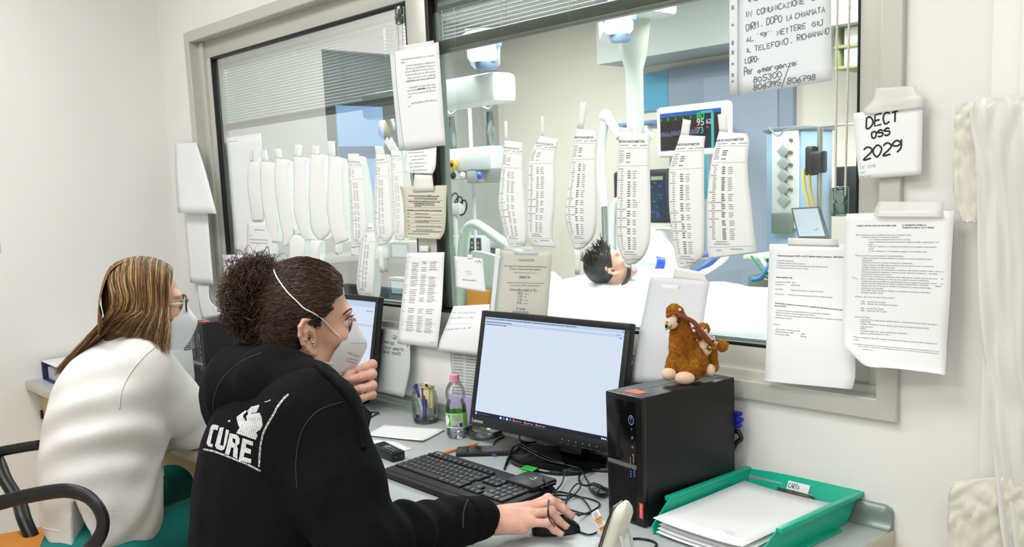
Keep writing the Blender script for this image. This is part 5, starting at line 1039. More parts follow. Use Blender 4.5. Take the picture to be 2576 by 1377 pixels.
for k in range(6):
    o_ = [c9(1480 + q.uniform(-10, 20), 310 + q.uniform(-15, 25), .006 + .002 * k), c9(1560, 285 + q.uniform(-15, 25), .008 + .002 * k), c9(1660, 330 + q.uniform(-15, 20), .008 + .001 * k), c9(1740, 380 + q.uniform(-20, 20), .006), c9(1680, 420 + q.uniform(-20, 20), .004 + .001 * k), c9(1560, 390 + q.uniform(-20, 20), .004 + .002 * k)]
    b.tube(curvepts(o_, 6, True), .0021, 6, False)
b.build('coil', M_gloss, cb, 180); b = MB(); b.tube(curvepts([c9(1610, 300, .004), c9(1630, 340, .022), c9(1600, 400, .020), c9(1580, 410, .002)]), .0024, 6); b.build('tie', M_dark, cb, 180)
tubed('loop_cable', 'short black cable arching from the bundle towards the monitor foot', 'cable', [c9(1470, 310), c9(1400, 290), c9(1368, 230, .008), c9(1385, 175, .012), c9(1440, 150, .010), c9(1560, 130, .004)], .0026, M_gloss)
c1 = lambda x, y, dz=.003: Z(900 + x / 2.771, 880 + y / 2.771, dz)
tubed('monitor_cable', 'black cable crossing the foot of the near monitor', 'cable', [c1(1022, 835), c1(1050, 755, .01), c1(1092, 672, .03), c1(1160, 690, .03), c1(1300, 765, .016), c1(1450, 805, .014), c1(1600, 835, .006), c1(1740, 850)], .0028, M_gloss)
tubed('power_cable', 'second black cable crossing behind the foot of the near monitor', 'cable', [c1(1040, 800), c1(1080, 690, .02), c1(1130, 660, .03), c1(1250, 720, .014), c1(1420, 790, .014), c1(1500, 780, .008), c1(1620, 800), c1(1730, 820)], .0030, M_gloss)
tubed('grey_cable', 'pale grey cable curving under the near monitor', 'cable', [c1(1100, 700), c1(1160, 670), c1(1230, 660), c1(1330, 668)], .0035, mat('cable_grey', '#a8a79c', .5))
tubed('curled_cable', 'thin black cable curled behind the clear plastic bowl', 'cable', [c1(945, 665), c1(970, 630), c1(1012, 610), c1(1005, 585), c1(950, 572)], .0025, M_gloss)
tubed('curled_cable', 'thin black cable knotted under the lower edge of the near monitor', 'cable', [c1(1130, 600, .02), c1(1128, 625, .02), c1(1150, 645, .016), c1(1172, 655, .012), c1(1160, 668, .01), c1(1140, 650, .012), c1(1200, 650, .008), c1(1280, 640)], .0025, M_gloss)
tubed('headset_lead', 'black lead lying bent beside the zip of the black hoodie', 'cable', [c1(20, 440), c1(90, 436), c1(146, 440, .008), c1(120, 455), c1(60, 490), c1(20, 520)], .0026, M_gloss)
tubed('charger_lead', 'black lead on the desk between the white handset and the green tray', 'cable', [Z(1585, 1357), Z(1610, 1356), Z(1640, 1362), Z(1652, 1372), Z(1640, 1385)], .0024, M_gloss)
# warning label on the lead
LO = [Z(1488, 1291, .045), Z(1504, 1281, .05), Z(1530, 1330, .02), Z(1512, 1342, .018)]
t = thing('cable_label', 'white and orange paper warning label on the mouse cable', 'label', Z(1515, 1345, 0))
b = MB(); b.sheet([[LO[0], LO[1]], [LO[0].lerp(LO[3], .5) + Vector((0, -.003, .003)), LO[1].lerp(LO[2], .5) + Vector((0, -.003, .003))], [LO[3], LO[2]]], .0003); b.build('tag', M_paper, t)
G = lambda u, v: LO[0].lerp(LO[1], u).lerp(LO[3].lerp(LO[2], u), v) + Vector((.001, -.0035, .0035)) * (1 - abs(2 * v - 1)) + (Vector(CAM) - LO[0]).normalized() * .0012
b = MB()
for v0, v1 in ((.36, .55), (.78, .96)): b.add([G(0, v0), G(1, v0 + .02), G(1, v1 + .02), G(0, v1)], [(0, 1, 2, 3)])
b.build('orange_band', mat('warn_orange', '#f0a020', .5), t, 0, fix=False)
b = MB(); q = random.Random(7)
for v0, v1, s_ in ((.05, .34, .02), (.58, .76, .02)):
    v = v0
    while v < v1: b.add([G(.08, v), G(.1 + .8 * q.uniform(.7, 1), v), G(.1 + .8 * q.uniform(.7, 1), v + .014), G(.08, v + .014)], [(0, 1, 2, 3)]); v += .045
for v0 in (.385, .805):
    for k in range(7): u_ = .1 + .12 * k; b.add([G(u_, v0 + .03), G(u_ + .06, v0 + .03), G(u_ + .06, v0 + .11), G(u_, v0 + .11)], [(0, 1, 2, 3)])
b.build('small_print', M_inkg, t, 0, fix=False)
b = MB(); p = [Z(1502, 1340, .022), Z(1524, 1334, .024), Z(1523, 1356, .006), Z(1500, 1350, .008)]; b.sheet([[p[0], p[1]], [p[3], p[2]]], .0003); b.build('barcode_tag', M_paper, t)
b = MB(); H = lambda u, v: p[0].lerp(p[1], u).lerp(p[3].lerp(p[2], u), v) + (Vector(CAM) - p[0]).normalized() * .001
for k in range(9): b.add([H(.12, .1 + k * .09), H(.9, .1 + k * .09), H(.9, .13 + k * .09 + .02 * (k % 3)), H(.12, .13 + k * .09 + .02 * (k % 3))], [(0, 1, 2, 3)])
b.build('barcode', M_inkg, t, 0, fix=False)
# --- phones, papers, pencil
c3 = lambda x, y, dz=.0: Z(900 + x / 6.26, 980 + y / 6.26, dz)
def slab(mb, top, h, ins=.0015, mi=0, bv=.003):
    """rounded block under four top corners"""
    T = [Vector(p) for p in top]; c = sum(T, Vector()) / 4
    bm = bmesh.new(); vs = [bm.verts.new(p) for p in T] + [bm.verts.new(p - Vector((0, 0, h))) for p in T]
    for f in ((0, 1, 2, 3), (7, 6, 5, 4), (0, 4, 5, 1), (1, 5, 6, 2), (2, 6, 7, 3), (3, 7, 4, 0)): bm.faces.new([vs[i] for i in f])
    bmesh.ops.bevel(bm, geom=bm.edges[:], offset=bv, segments=3, affect='EDGES', profile=.5); mb.bm(bm, mi=mi); return mb
pt_ = [c3(205, 862, .030), c3(420, 806, .030), c3(748, 958, .026), c3(535, 1008, .026)]
t = thing('cordless_phone', 'black cordless handset lying on paper beside the keyboard', 'phone', c3(480, 1010))
b = MB(); slab(b, pt_, .025, bv=.005); b.build('body', mat('phone_black', '#1a1b1f', .4), t)
PF = lambda u, v, dz=.0006: pt_[0].lerp(pt_[3], u).lerp(pt_[1].lerp(pt_[2], u), v) + Vector((0, 0, dz))
b = MB(); b.add([PF(.10, .14), PF(.36, .14), PF(.36, .86), PF(.10, .86)], [(0, 1, 2, 3)]); b.build('display', mat('phone_screen', '#2c2f2e', .15), t, 0)
for r in range(4):
    for k in range(3):
        b = MB(); c_ = PF(.62 + .095 * r, .25 + .25 * k, .0012); b.box(c_, (.011, .007, .0016), .0006, Matrix.Rotation(-.5, 3, 'Z')); ky = b.build('key', mat('phone_key', '#2a2c31', .4), t)
        b = MB(); b.add([c_ + Vector((dx * .0016, dy * .0014, .0011)) for dx, dy in ((-1, -1), (1, -1), (1, 1), (-1, 1))], [(0, 1, 2, 3)]); b.build('digit', M_lab, ky, 0)
b = MB(); b.lathe([(.0, .0), (.010, 0), (.010, .0012), (.007, .0016), (0, .0016)], PF(.48, .5, .0004), 20); nv = b.build('navigation_key', M_silver, t)
for k in range(2):
    b = MB(); d_ = (pt_[3] - pt_[2]); fc = pt_[3].lerp(pt_[2], .3 + .4 * k) + Vector((0, 0, -.013)); nn = Vector((d_.y, -d_.x, 0)).normalized(); nn = nn if nn.y < 0 else -nn
    b.ell(fc + nn * .0003, .0016, n=10); b.build('charging_contact', M_silver, t)
def paper_on_desk(label, pts, dz, curl=.0, name='paper_sheet', group=None, m=None):
    P = [Vector(p) for p in pts]; rows = []
    for i in range(9):
        r = []
        for j in range(9):
            u, v = j / 8, i / 8; p = P[0].lerp(P[1], u).lerp(P[3].lerp(P[2], u), v); p.z = DZ + dz + curl * (abs(2 * u - 1) ** 3 * .6 + v ** 3 * .4); r.append(p)
        rows.append(r)
    return tag(MB().sheet(rows[::-1], .0004).build(name, m or M_paper, None, 180), label, 'paper', group)
paper_on_desk('blank white sheet on the desk below the glass jar', [c3(95, 742), c3(420, 580), c3(1378, 655), c3(1022, 848)], .0018, .005)
paper_on_desk('white slip under the black cordless handset', [c3(110, 780), c3(600, 825), c3(872, 942), c3(240, 1082)], .0008, .0)
a, e = c3(1340, 1008, .005), c3(1878, 858, .005); d_ = (e - a).normalized(); a = a - d_ * .02
t = thing('pencil', 'orange pencil between the keyboard and the smartphone', 'pencil', a.lerp(e, .5) - Vector((0, 0, .005)))
b = MB(); b.tube([a, e], .0038, 6); b.build('shaft', mat('pencil_orange', '#f08a3c', .4), t, 20); b = MB(); b.tube([a - d_ * .02, a], [.0006, .0037], 6); b.build('tip', mat('pencil_wood', '#d9b98a', .6), t)
sp_ = [Z(1146, 1141, .011), Z(1150, 1124, .011), Z(1318, 1117, .011), Z(1296, 1137, .011)]
t = thing('smartphone', 'dark smartphone lying between the orange pencil and the keyboard', 'phone', sum(sp_, Vector()) / 4 - Vector((0, 0, .011)))
b = MB(); slab(b, sp_, .0105, bv=.003); b.build('case', M_dark, t)
SF = lambda u, v, dz=.0005: sp_[0].lerp(sp_[3], u).lerp(sp_[1].lerp(sp_[2], u), v) + Vector((0, 0, dz))
b = MB(); b.add([SF(.03, .08), SF(.97, .08), SF(.97, .92), SF(.03, .92)], [(0, 1, 2, 3)]); b.build('screen', mat('phone_glass', '#1d1820', .06, spec=.8), t, 0)
b = MB(); b.add([SF(.02, .06, .0007), SF(.17, .06, .0007), SF(.17, .94, .0007), SF(.02, .94, .0007)], [(0, 1, 2, 3)]); b.build('camera_plate', mat('phone_plate', '#3a3f44', .3), t, 0)
c_ = SF(.64, 0, -.006); b = MB(); b.box(c_ + Vector((.0, -.002, 0)), (.024, .003, .005), .001, Matrix.Rotation(.1, 3, 'Z')); b.build('side_button', M_blue, t)
# --- glass jar with pens
M_vessel = clear('vessel_glass', '#fafbf8', refl=.06, rough=.02, k=.8)
jc = Vector((-2.208, -.060, DZ + .001))
t = thing('glass_jar', 'open glass jar holding pens beside the water bottle', 'jar', jc)
prof = [(.0, .002), (.030, .001), (.036, .006), (.0385, .016), (.0385, .078), (.036, .090), (.031, .098), (.030, .103), (.0315, .1055), (.0315, .110), (.030, .112)]
b = MB(); b.lathe(prof, jc, 36); b.build('wall', M_vessel, t, 60)
b = MB(); b.lathe([(0, .003), (.034, .004), (.036, .008), (.033, .0105), (0, .0095)], jc, 30); b.build('base', clear('thick_glass', '#dfe2d0', refl=.15), t)
for zz in (.1035, .108): b = MB(); b.tube([jc + Vector((.0318 * math.cos(a), .0318 * math.sin(a), zz)) for a in [2 * PI * i / 32 for i in range(33)]], .0011, 6, False); b.build('rim_ridge', clear('thick_glass2', '#eef0ea', refl=.25), t)
def penlike(label, a, e, r, m, cap, cat='pen', name='pen'):
    a, e = jc + Vector(a), jc + Vector(e); t = thing(name, label, cat, a, 'pens in the jar'); b = MB(); b.tube([a, a.lerp(e, .6)], r, 8); b.build('barrel', m, t); b = MB(); b.tube([a.lerp(e, .6), e], r * 1.15, 8); b.build('cap', cap, t)
M_b1 = mat('pen_blue', '#2436a8', .35); M_b2 = mat('pen_clear', '#cfd2cd', .3); M_b3 = mat('pen_maroon', '#7a2c34', .4)
penlike('navy marker leaning right in the jar', (.012, -.012, .012), (-.006, .004, .066), .006, mat('pen_navy', '#1d2790', .4), mat('pen_navy', '#1d2790', .4))
penlike('maroon and white pen leaning in the middle of the jar', (.006, -.008, .012), (-.020, .012, .098), .005, M_b2, M_b3)
penlike('clear ballpoint with a blue end standing out of the jar on the left', (-.006, .0, .012), (-.024, -.012, .114), .0042, M_b2, M_b1)
penlike('short blue pen cap lying at the bottom of the jar', (-.022, -.016, .018), (-.004, -.024, .020), .005, M_b1, M_b1)
b = MB(); b.box(jc + Vector((.004, .012, .080)), (.040, .003, .075), .001, Matrix.Rotation(.2, 3, 'Z') @ Matrix.Rotation(.15, 3, 'Y')); o = tag(b.build('carton', mat('carton_cream', '#ece6b4', .6)), 'pale yellow carton with a barcode standing in the jar', 'carton')
b = MB(); q = random.Random(5)
for k in range(9): b.box(jc + Vector((-.008 + .0022 * k, .0095 - .0004 * k, .110)), (.0008 + .0006 * (k % 3), .0006, .008), 0, Matrix.Rotation(.2, 3, 'Z'))
b.build('barcode', M_ink, o, 0)
tag(MB().box(jc + Vector((.026, .0, .085)), (.006, .002, .07), .0005, Matrix.Rotation(.1, 3, 'Y')).build('ruler', mat('ruler_yellow', '#d8cf62', .4)), 'yellow strip standing at the right side of the jar', 'ruler')
# --- water bottle
bc_ = Vector((-2.0, -.108, DZ + .0008)); s_ = .93
t = thing('water_bottle', 'clear plastic water bottle with a pink cap and green label', 'bottle', bc_)
prof = [(.0, .006), (.018, .004), (.026, .0), (.0305, .006), (.0315, .014), (.0315, .028), (.0305, .031), (.0315, .034), (.0315, .078), (.0310, .082), (.0318, .090), (.0300, .100), (.0262, .108), (.0258, .114), (.0285, .120), (.0300, .128), (.0298, .138), (.0270, .150), (.0210, .162), (.0150, .169), (.0130, .172), (.0130, .176)]
b = MB(); b.lathe([(r * s_, z * s_) for r, z in prof], bc_, 40, wob=lambda a, z: .03 * math.cos(5 * a) * max(0, 1 - z / .03)); b.build('wall', clear('pet_plastic', '#fbfdfd', refl=.055, rough=.03, k=.8), t, 60)
b = MB(); b.lathe([(0, .10 * s_), (.0266 * s_, .10 * s_), (.029 * s_, .09 * s_), (.030 * s_, .034 * s_), (.030 * s_, .012 * s_), (.02 * s_, .006), (0, .006)], bc_, 30); b.build('water', clear('water', '#f6fbfb', refl=.06, k=.7), t, 60)
b = MB()
for z0, z1, r0, r1 in ((.174, .190, .0148, .0148), (.170, .1735, .0152, .0152)): b.lathe([(0, z0 * s_), (r0 * s_, z0 * s_), (r1 * s_, z1 * s_), (r1 * s_ * .9, (z1 + .001) * s_), (0, (z1 + .001) * s_)], bc_, 40, wob=lambda a, z: .02 * (math.cos(30 * a) > 0))
b.build('cap', mat('cap_pink', '#ee9cae', .4), t)
lb_ = MB(); n = 48; z0, z1 = .034 * s_, .079 * s_
th0 = math.atan2(CAM[1] - bc_.y, CAM[0] - bc_.x)
def cyl(a, z, r): return bc_ + Vector((r * math.cos(th0 + a), r * math.sin(th0 + a), z))
lb_.add([cyl(2 * PI * i / n, z, .0323 * s_) for z in (z0, z1) for i in range(n)], [(i, (i + 1) % n, n + (i + 1) % n, n + i) for i in range(n)]); lab = lb_.build('label', mat('label_green', '#7fd63c', .4), t, 180)
def wrap(name, a0, a1, v0, v1, m, off=.0005, k=10, par=lab):
    b = MB(); P = [cyl(a0 + (a1 - a0) * i / k, z0 + (z1 - z0) * v, .0323 * s_ + off) for v in (v0, v1) for i in range(k + 1)]; b.add(P, [(i, i + 1, k + 2 + i, k + 1 + i) for i in range(k)]); return b.build(name, m, par, 180, fix=False)
M_lw = mat('label_white', '#eef2ee', .4); M_lg = mat('leaf_green', '#2f9a3a', .4)
wrap('label_panel', -.55, .62, .06, .38, M_lw); wrap('label_panel', -.62, .62, .42, .97, mat('label_pale', '#d4ecc8', .4)); wrap('label_edge', -1.5, 1.5, .0, .05, M_lw)
for i in range(9): wrap('label_print', -.50, .25 + .28 * ((i * 7) % 3) / 2, .47 + .053 * i, .488 + .053 * i, mat('label_ink', '#5f8f5a', .5), .0009)
for i in range(4): wrap('label_print', -.02 + .0, .02 + .0, 0, 0, M_lw) if 0 else None
wrap('label_print', -.50, .14, .10, .17, M_blue, .0009); wrap('label_print', -.50, .10, .21, .24, M_blue, .0009); wrap('recycling_mark', .22, .55, .08, .34, mat('mark_navy', '#2c4a78', .4), .0009)
for i in range(4): wrap('recycling_mark', -.48 + .17 * i, -.36 + .17 * i, .27, .35, mat('mark_redgrey', '#a88a90', .4), .0009)
b = MB(); n2 = 18
for a0, v0, ra, rv, m_ in ((-1.02, .52, .34, .34, 0), (-.72, .78, .10, .14, 1), (-.70, .28, .12, .13, 1), (-.66, .52, .07, .12, 1)):
    k0 = len(b.v); b.add([cyl(a0 + ra * math.cos(2 * PI * i / n2), z0 + (z1 - z0) * (v0 + rv * math.sin(2 * PI * i / n2)), .0323 * s_ + .0008) for i in range(n2)], [tuple(range(n2))], m_)
b.build('emblem', [M_lw, M_lg], lab, 0, fix=False)
# clear bowl and lilac card behind the bottle
p = Z(1222, 1100, 0)
b = MB(); b.lathe([(.035, .0), (.046, .004), (.052, .018), (.054, .024), (.056, .024), (.0545, .017), (.048, .003), (.036, -.0006)], (p.x, p.y, DZ + .002), 40, wob=lambda a, z: .008 * math.cos(18 * a)); tag(b.build('plastic_bowl', clear('bowl_plastic', '#f6f8f6', refl=.12, rough=.08, k=1), None, 60), 'shallow clear plastic bowl behind the water bottle', 'bowl')
note('lilac_card', 'lilac card standing against the backsplash behind the water bottle', 'card', [((1122, 990), (1192, 996), .0), ((1124, 1030), (1191, 1036), .004), ((1127, 1066), (1189, 1072), .010)], paper_mat('lilac_paper', '#b8a9d0'), -.026)
# --- green tray with paper
TO, TY = Vector((-1.131, -.3274, DZ + .0012)), -.0369; TM = Matrix.Translation(TO) @ Matrix.Rotation(TY, 4, 'Z'); tw, td, th = .2446, .335, .0600
t = thing('letter_tray', 'green plastic letter tray labelled CARTA RICICLATA', 'tray', TM @ Vector((tw / 2, td / 2, 0)))
M_tray = mat('tray_green', '#0fb191', .3, spec=.5)
def side(x, s_):
    b = MB(); pr = [(.0, .0), (.0, .018), (.012, .026), (.055, th - .004), (.055, th), (td, th), (td - .036, 0)]
    b.prism(pr, TM @ Vector((x, 0, 0)), TM.to_3x3() @ Vector((s_ * .0, 1, 0)), TM.to_3x3() @ Vector((s_ * .12, 0, 1)).normalized(), TM.to_3x3() @ Vector((s_ * .0028, 0, 0)))
    lx = x + s_ * .12 * th; lbox(b, TM, (min(lx - .001, lx + s_ * .012), .055, th - .010), (max(lx + .001, lx + s_ * .012), td + .004, th + .0005), .0015)
    return b
side(.006, -1).build('side_wall', M_tray, t, 25); side(tw - .006, 1).build('side_wall', M_tray, t, 25)
b = MB(); lbox(b, TM, (.004, .004, 0), (tw - .004, td - .036, .003), .001); lbox(b, TM, (tw - .01, .05, -.0005), (tw + .012, .26, .004), .001); b.build('floor_panel', M_tray, t, 25)
b = MB(); b.prism([(0.004, 0), (tw - .004, 0), (tw + .001, th), (-.001, th)], TM @ Vector((0, td - .040, .0)), TM.to_3x3() @ Vector((1, 0, 0)), TM.to_3x3() @ Vector((0, .58, 1)).normalized() * 1.155, TM.to_3x3() @ Vector((0, .003, 0))); lbox(b, TM, (-.006, td - .005, th - .008), (tw + .006, td + .006, th + .001), .0015); bw = b.build('back_wall', M_tray, t, 25)
fa = lambda u, v: TM @ Vector((u, td - .0415 + .58 * v - .0008, v))
b = MB(); b.sheet([[fa(.096, .052), fa(.147, .052)], [fa(.096, .018), fa(.147, .018)]], .0004); lb = b.build('paper_label', M_paper, bw)
b = MB(); mk2 = mat('teal_marker', '#1f6f70', .5)
for txt, u0, u1, v, h in (('CARTA', .100, .126, .040, .0085), ('RICICLATA', .099, .142, .0245, .009)):
    st, w_ = pen(txt, .2, 4)
    for s2 in st: ribbon(b, [fa(u0 + x / w_ * (u1 - u0), v + y_ * h) + TM.to_3x3() @ Vector((0, -.0006, 0)) for x, y_ in s2], Vector((0, 1, 0)), .0014)
b.build('handwriting', mk2, lb, 0, fix=False)
q = random.Random(12)
for k in range(5):
    r_ = q.uniform(-.02, .02); z = .0045 + .004 * k; rows = []
    for i in range(8):
        rr = []
        for j in range(8):
            u, v = j / 7, i / 7; x, y = .016 + .21 * u - .004 * (k == 4), -.004 + .292 * v - .008 * q.random() * 0; dx = x - .12; dy = y - .15
            rr.append(TM @ Vector((.12 + dx * math.cos(r_) - dy * math.sin(r_), .148 + dy * math.cos(r_) + dx * math.sin(r_) + (.004 * k if k < 4 else -.003), z + .0022 * k + (.006 if k == 4 else .002) * (1 - v) ** 2 * .6 + .004 * (abs(2 * u - 1) ** 3) + .010 * v * (k > 2))))
        rows.append(rr)
    o = tag(MB().sheet(rows[::-1], .0004).build('paper_sheet', M_paper, None, 180), ('lowest sheet of recycled paper in the green tray', 'second sheet from the bottom in the green tray', 'middle sheet of the paper in the green tray', 'sheet just under the scribbled top one in the green tray', 'top sheet in the green tray with a pencil scribble')[k], 'paper', 'recycled paper sheets in the tray')
    if k == 4:
        b = MB(); g_ = lambda u, v: Vector(rows[0][0]).lerp(Vector(rows[0][-1]), u).lerp(Vector(rows[-1][0]).lerp(Vector(rows[-1][-1]), u), v) + Vector((0, 0, .0012 - .004 * math.sin(PI * v) * 0))
        P = [az(1820, 1338, DZ + .034), az(1842, 1341, DZ + .034), az(1846, 1346, DZ + .034), az(1830, 1342, DZ + .034), az(1834, 1347, DZ + .034), az(1862, 1355, DZ + .034)]
        bv = BVHTree.FromPolygons([Vector(p) for r in rows for p in r], [(i * 8 + j, i * 8 + j + 1, i * 8 + j + 9, i * 8 + j + 8) for i in range(7) for j in range(7)])
        P = [bv.ray_cast(p + Vector((0, 0, .1)), Vector((0, 0, -1)))[0] or p for p in curvepts(P, 5)]
        ribbon(b, [p + Vector((0, 0, .0008)) for p in P], Vector((0, 0, 1)), .0006); b.build('pencil_scribble', M_inkf, o, 0, fix=False)
t = thing('clipboard', 'blue clipboard with a metal clip under the paper in the green tray', 'clipboard', TM @ Vector((.12, .20, .005)))
a_ = [(.035, td - .034, .036), (.115, td - .034, .034)]
b = MB(); lbox(b, TM, (.03, td - .085, .0285), (.125, td - .032, .0315), .001); b.build('board', mat('clip_blue', '#1d2a8c', .4), t)
b = MB(); lbox(b, TM, (.085, td - .056, .032), (.172, td - .034, .039), .002); lbox(b, TM, (.09, td - .056, .0305), (.168, td - .046, .034), .001); b.build('clip', mat('clip_bronze', '#6e6450', .25, metal=.9), t)
b = MB(); b.tube([TM @ Vector((.088, td - .040, .042)), TM @ Vector((.170, td - .040, .042))], .0018, 8); b.build('clip_wire', M_chrome, t)
# --- white handset on a stand at the front edge
hb_ = [K(1532, 1400, 1.485), K(1572, 1274, 1.455)]
t = thing('white_handset', 'white handset with a small screen standing in front of the near tower', 'phone', (hb_[0].x, hb_[0].y, DZ))
up_ = (hb_[1] - hb_[0]).normalized(); fw = Vector((-.80, -.20, .12)); fw = (fw - up_ * fw.dot(up_)).normalized(); sd = up_.cross(fw)
base = hb_[0] - up_ * .008
def hs(u, v, f): return base + sd * u + up_ * v + fw * f
b = MB(); L_ = (hb_[1] - hb_[0]).length + .016; rings = []; n = 20
for i in range(13):
    v = i / 12; hw = .022 * (1 - max(0, (abs(2 * v - 1) - .55) / .45) ** 2 * .75); k_ = .012 * (1 - max(0, (abs(2 * v - 1) - .6) / .4) ** 2 * .7)
    rings.append([hs(hw * math.copysign(abs(math.cos(a)) ** .6, math.cos(a)), L_ * v, k_ * math.copysign(abs(math.sin(a)) ** .6, math.sin(a))) for a in [2 * PI * j / n for j in range(n)]])
b.add([p for r in rings for p in r], [(i * n + j, i * n + (j + 1) % n, (i + 1) * n + (j + 1) % n, (i + 1) * n + j) for i in range(12) for j in range(n)] + [tuple(range(n)), tuple(range(12 * n, 13 * n))]); b.build('body', mat('ivory_plastic', '#dedcd2', .35), t, 60)
b = MB(); b.add([hs(u, L_ * v, .0125) for u, v in ((-.022, .1), (.022, .1), (.022, .8), (.015, .92), (-.015, .92), (-.022, .8))], [tuple(range(6))]); b.build('face_plate', mat('face_cream', '#cfcdb4', .4), t, 0)
b = MB(); b.add([hs(u, L_ * v, .0130) for u, v in ((-.017, .45), (.017, .45), (.017, .72), (-.017, .72))], [(0, 1, 2, 3)]); b.build('screen', mat('handset_screen', '#4a3f45', .15), t, 0)
b = MB(); b.lathe([(0, 0), (.010, 0), (.010, .002), (0, .003)], hs(0, L_ * .26, .0128), 18, fw.to_track_quat('Z', 'Y').to_matrix()); b.build('navigation_key', mat('key_slate', '#55575a', .4), t)
b = MB(); b.tube([hs(.026, L_ * .2, .011), hs(.027, L_ * .6, .011), hs(.020, L_ * .93, .011)], .0012, 6); b.build('edge_line', M_dark, t)
for u in (-.014, .014): b = MB(); b.tube(curvepts([hs(u, L_ * .55, -.012), hs(u, L_ * .3, -.028), Vector((hs(u, 0, -.045).x, hs(u, 0, -.045).y, DZ + .003))]), .003, 8); b.build('stand_leg', M_white, t)
MB().box((base.x, base.y, DZ + .004), (.05, .05, .008), .003).build('stand_foot', M_white, t)
# --- printer and binder at the left end
pr_ = at(171, 804, -.345); px0 = max(-3.99, pr_.x); px1 = az(469, 968, DZ).x; zt = pr_.z; yf = -.33
t = thing('printer', 'grey office printer standing in the corner of the desk', 'printer', ((px0 + px1) / 2, -.19, DZ))
M_pr = mat('printer_grey', '#d3d6d6', .45, var=.03, vscale=5)
MB().bar((px0, yf, DZ + .012), (px1, -.03, zt), .012).build('body', M_pr, t)
b = MB(); b.bar((px0 + .012, yf + .02, zt - .002), (px1 - .02, -.05, zt + .006), .003); 
for k in range(7): b.bar((px0 + .03, yf + .05 + .03 * k, zt + .006), (px1 - .05, yf + .058 + .03 * k, zt + .010))
b.build('output_grille', mat('printer_dark', '#3c4240', .5), t)
MB().bar((px0 + .002, yf - .006, DZ + .02), (px0 + .22, yf + .01, zt - .03), .005).build('front_door', M_pr, t)
b = MB(); b.bar((px0 + .15, yf - .009, zt - .085), (px0 + .19, yf - .005, zt - .070), .002); b.build('latch', mat('latch_dark', '#4a4e4e', .4), t)
b = MB(); b.bar((px0 + .15, yf - .0075, zt - .055), (px0 + .185, yf - .0055, zt - .046)); b.build('nameplate', mat('plate_grey', '#a3a8a8', .4), t)
b = MB()
for k in range(8): b.bar((px1 - .012, yf + .05, DZ + .13 + .007 * k), (px1 + .0015, yf + .08, DZ + .134 + .007 * k))
b.build('side_vent', mat('vent_dark', '#6b706e', .5), t); MB().bar((px0 + .02, yf + .02, DZ + .001), (px1 - .02, -.05, DZ + .014), .002).build('foot', M_dark, t)
bl = Vector((-3.995, -.612, DZ + .001)); t = thing('ring_binder', 'dark blue ring binder with a white top lying at the left end of the desk', 'binder', bl + Vector((.15, .14, 0)))
BM = Matrix.Translation(bl) @ Matrix.Rotation(-.03, 4, 'Z')
for z, m in ((0, mat('binder_blue', '#24305a', .5)), (.072, mat('binder_top', '#e6e8ea', .5))):
    b = MB(); lbox(b, BM, (0, 0, z), (.31, .285, z + .004), .001); b.build('cover', m, t)
b = MB(); lbox(b, BM, (-.002, 0, 0), (.004, .285, .076), .001); b.build('spine', mat('binder_blue', '#24305a', .5), t)
b = MB(); lbox(b, BM, (.04, .012, .006), (.30, .28, .055), .002); b.build('paper_stack', mat('page_edges', '#c9ced6', .7, var=.15, vscale=3, aniso=(1, 1, 90)), t)
b = MB(); b.tube(curvepts([BM @ Vector((.02, .03, .006)), BM @ Vector((.03, .03, .05)), BM @ Vector((.06, .03, .066)), BM @ Vector((.085, .03, .055))]), .003, 8); b.build('ring', M_chrome, t)
p = Z(524, 1040, 0); b = MB(); b.ell((p.x, p.y, DZ + .014), (.045, .03, .0135), Matrix.Rotation(.8, 3, 'Z')); o = tag(b.build('mouse', mat('mouse_slate', '#222b38', .4)), 'dark mouse beside the white sleeve of the blonde woman', 'mouse')
# ------------------------------------------------------------------ people: smooth bodies grown from rounded volumes
A = lambda *p: np.array(p, float)
def smin(a, b, k): h = np.maximum(k - np.abs(a - b), 0) / k; return np.minimum(a, b) - h * h * k * .25
def smax(a, b, k): return -smin(-a, -b, k)
def caps(P, a, b, ra, rb=None):
    a = A(*a); b = A(*b); rb = ra if rb is None else rb; ab = b - a; q = P - a; h = np.clip(q @ ab / max(ab @ ab, 1e-9), 0, 1)
    return np.linalg.norm(q - h[:, None] * ab, axis=1) - (ra + (rb - ra) * h)
def chain(P, pts, rs, k=.01):
    d = None
    for i in range(len(pts) - 1):
        e = caps(P, pts[i], pts[i + 1], rs[i], rs[i + 1]); d = e if d is None else smin(d, e, k)
    return d
def elli(P, c, r, M=None):
    q = P - A(*c)
    if M is not None: q = q @ M.T
    r = A(*r); k0 = np.linalg.norm(q / r, axis=1); k1 = np.linalg.norm(q / (r * r), axis=1); return k0 * (k0 - 1) / np.maximum(k1, 1e-9)
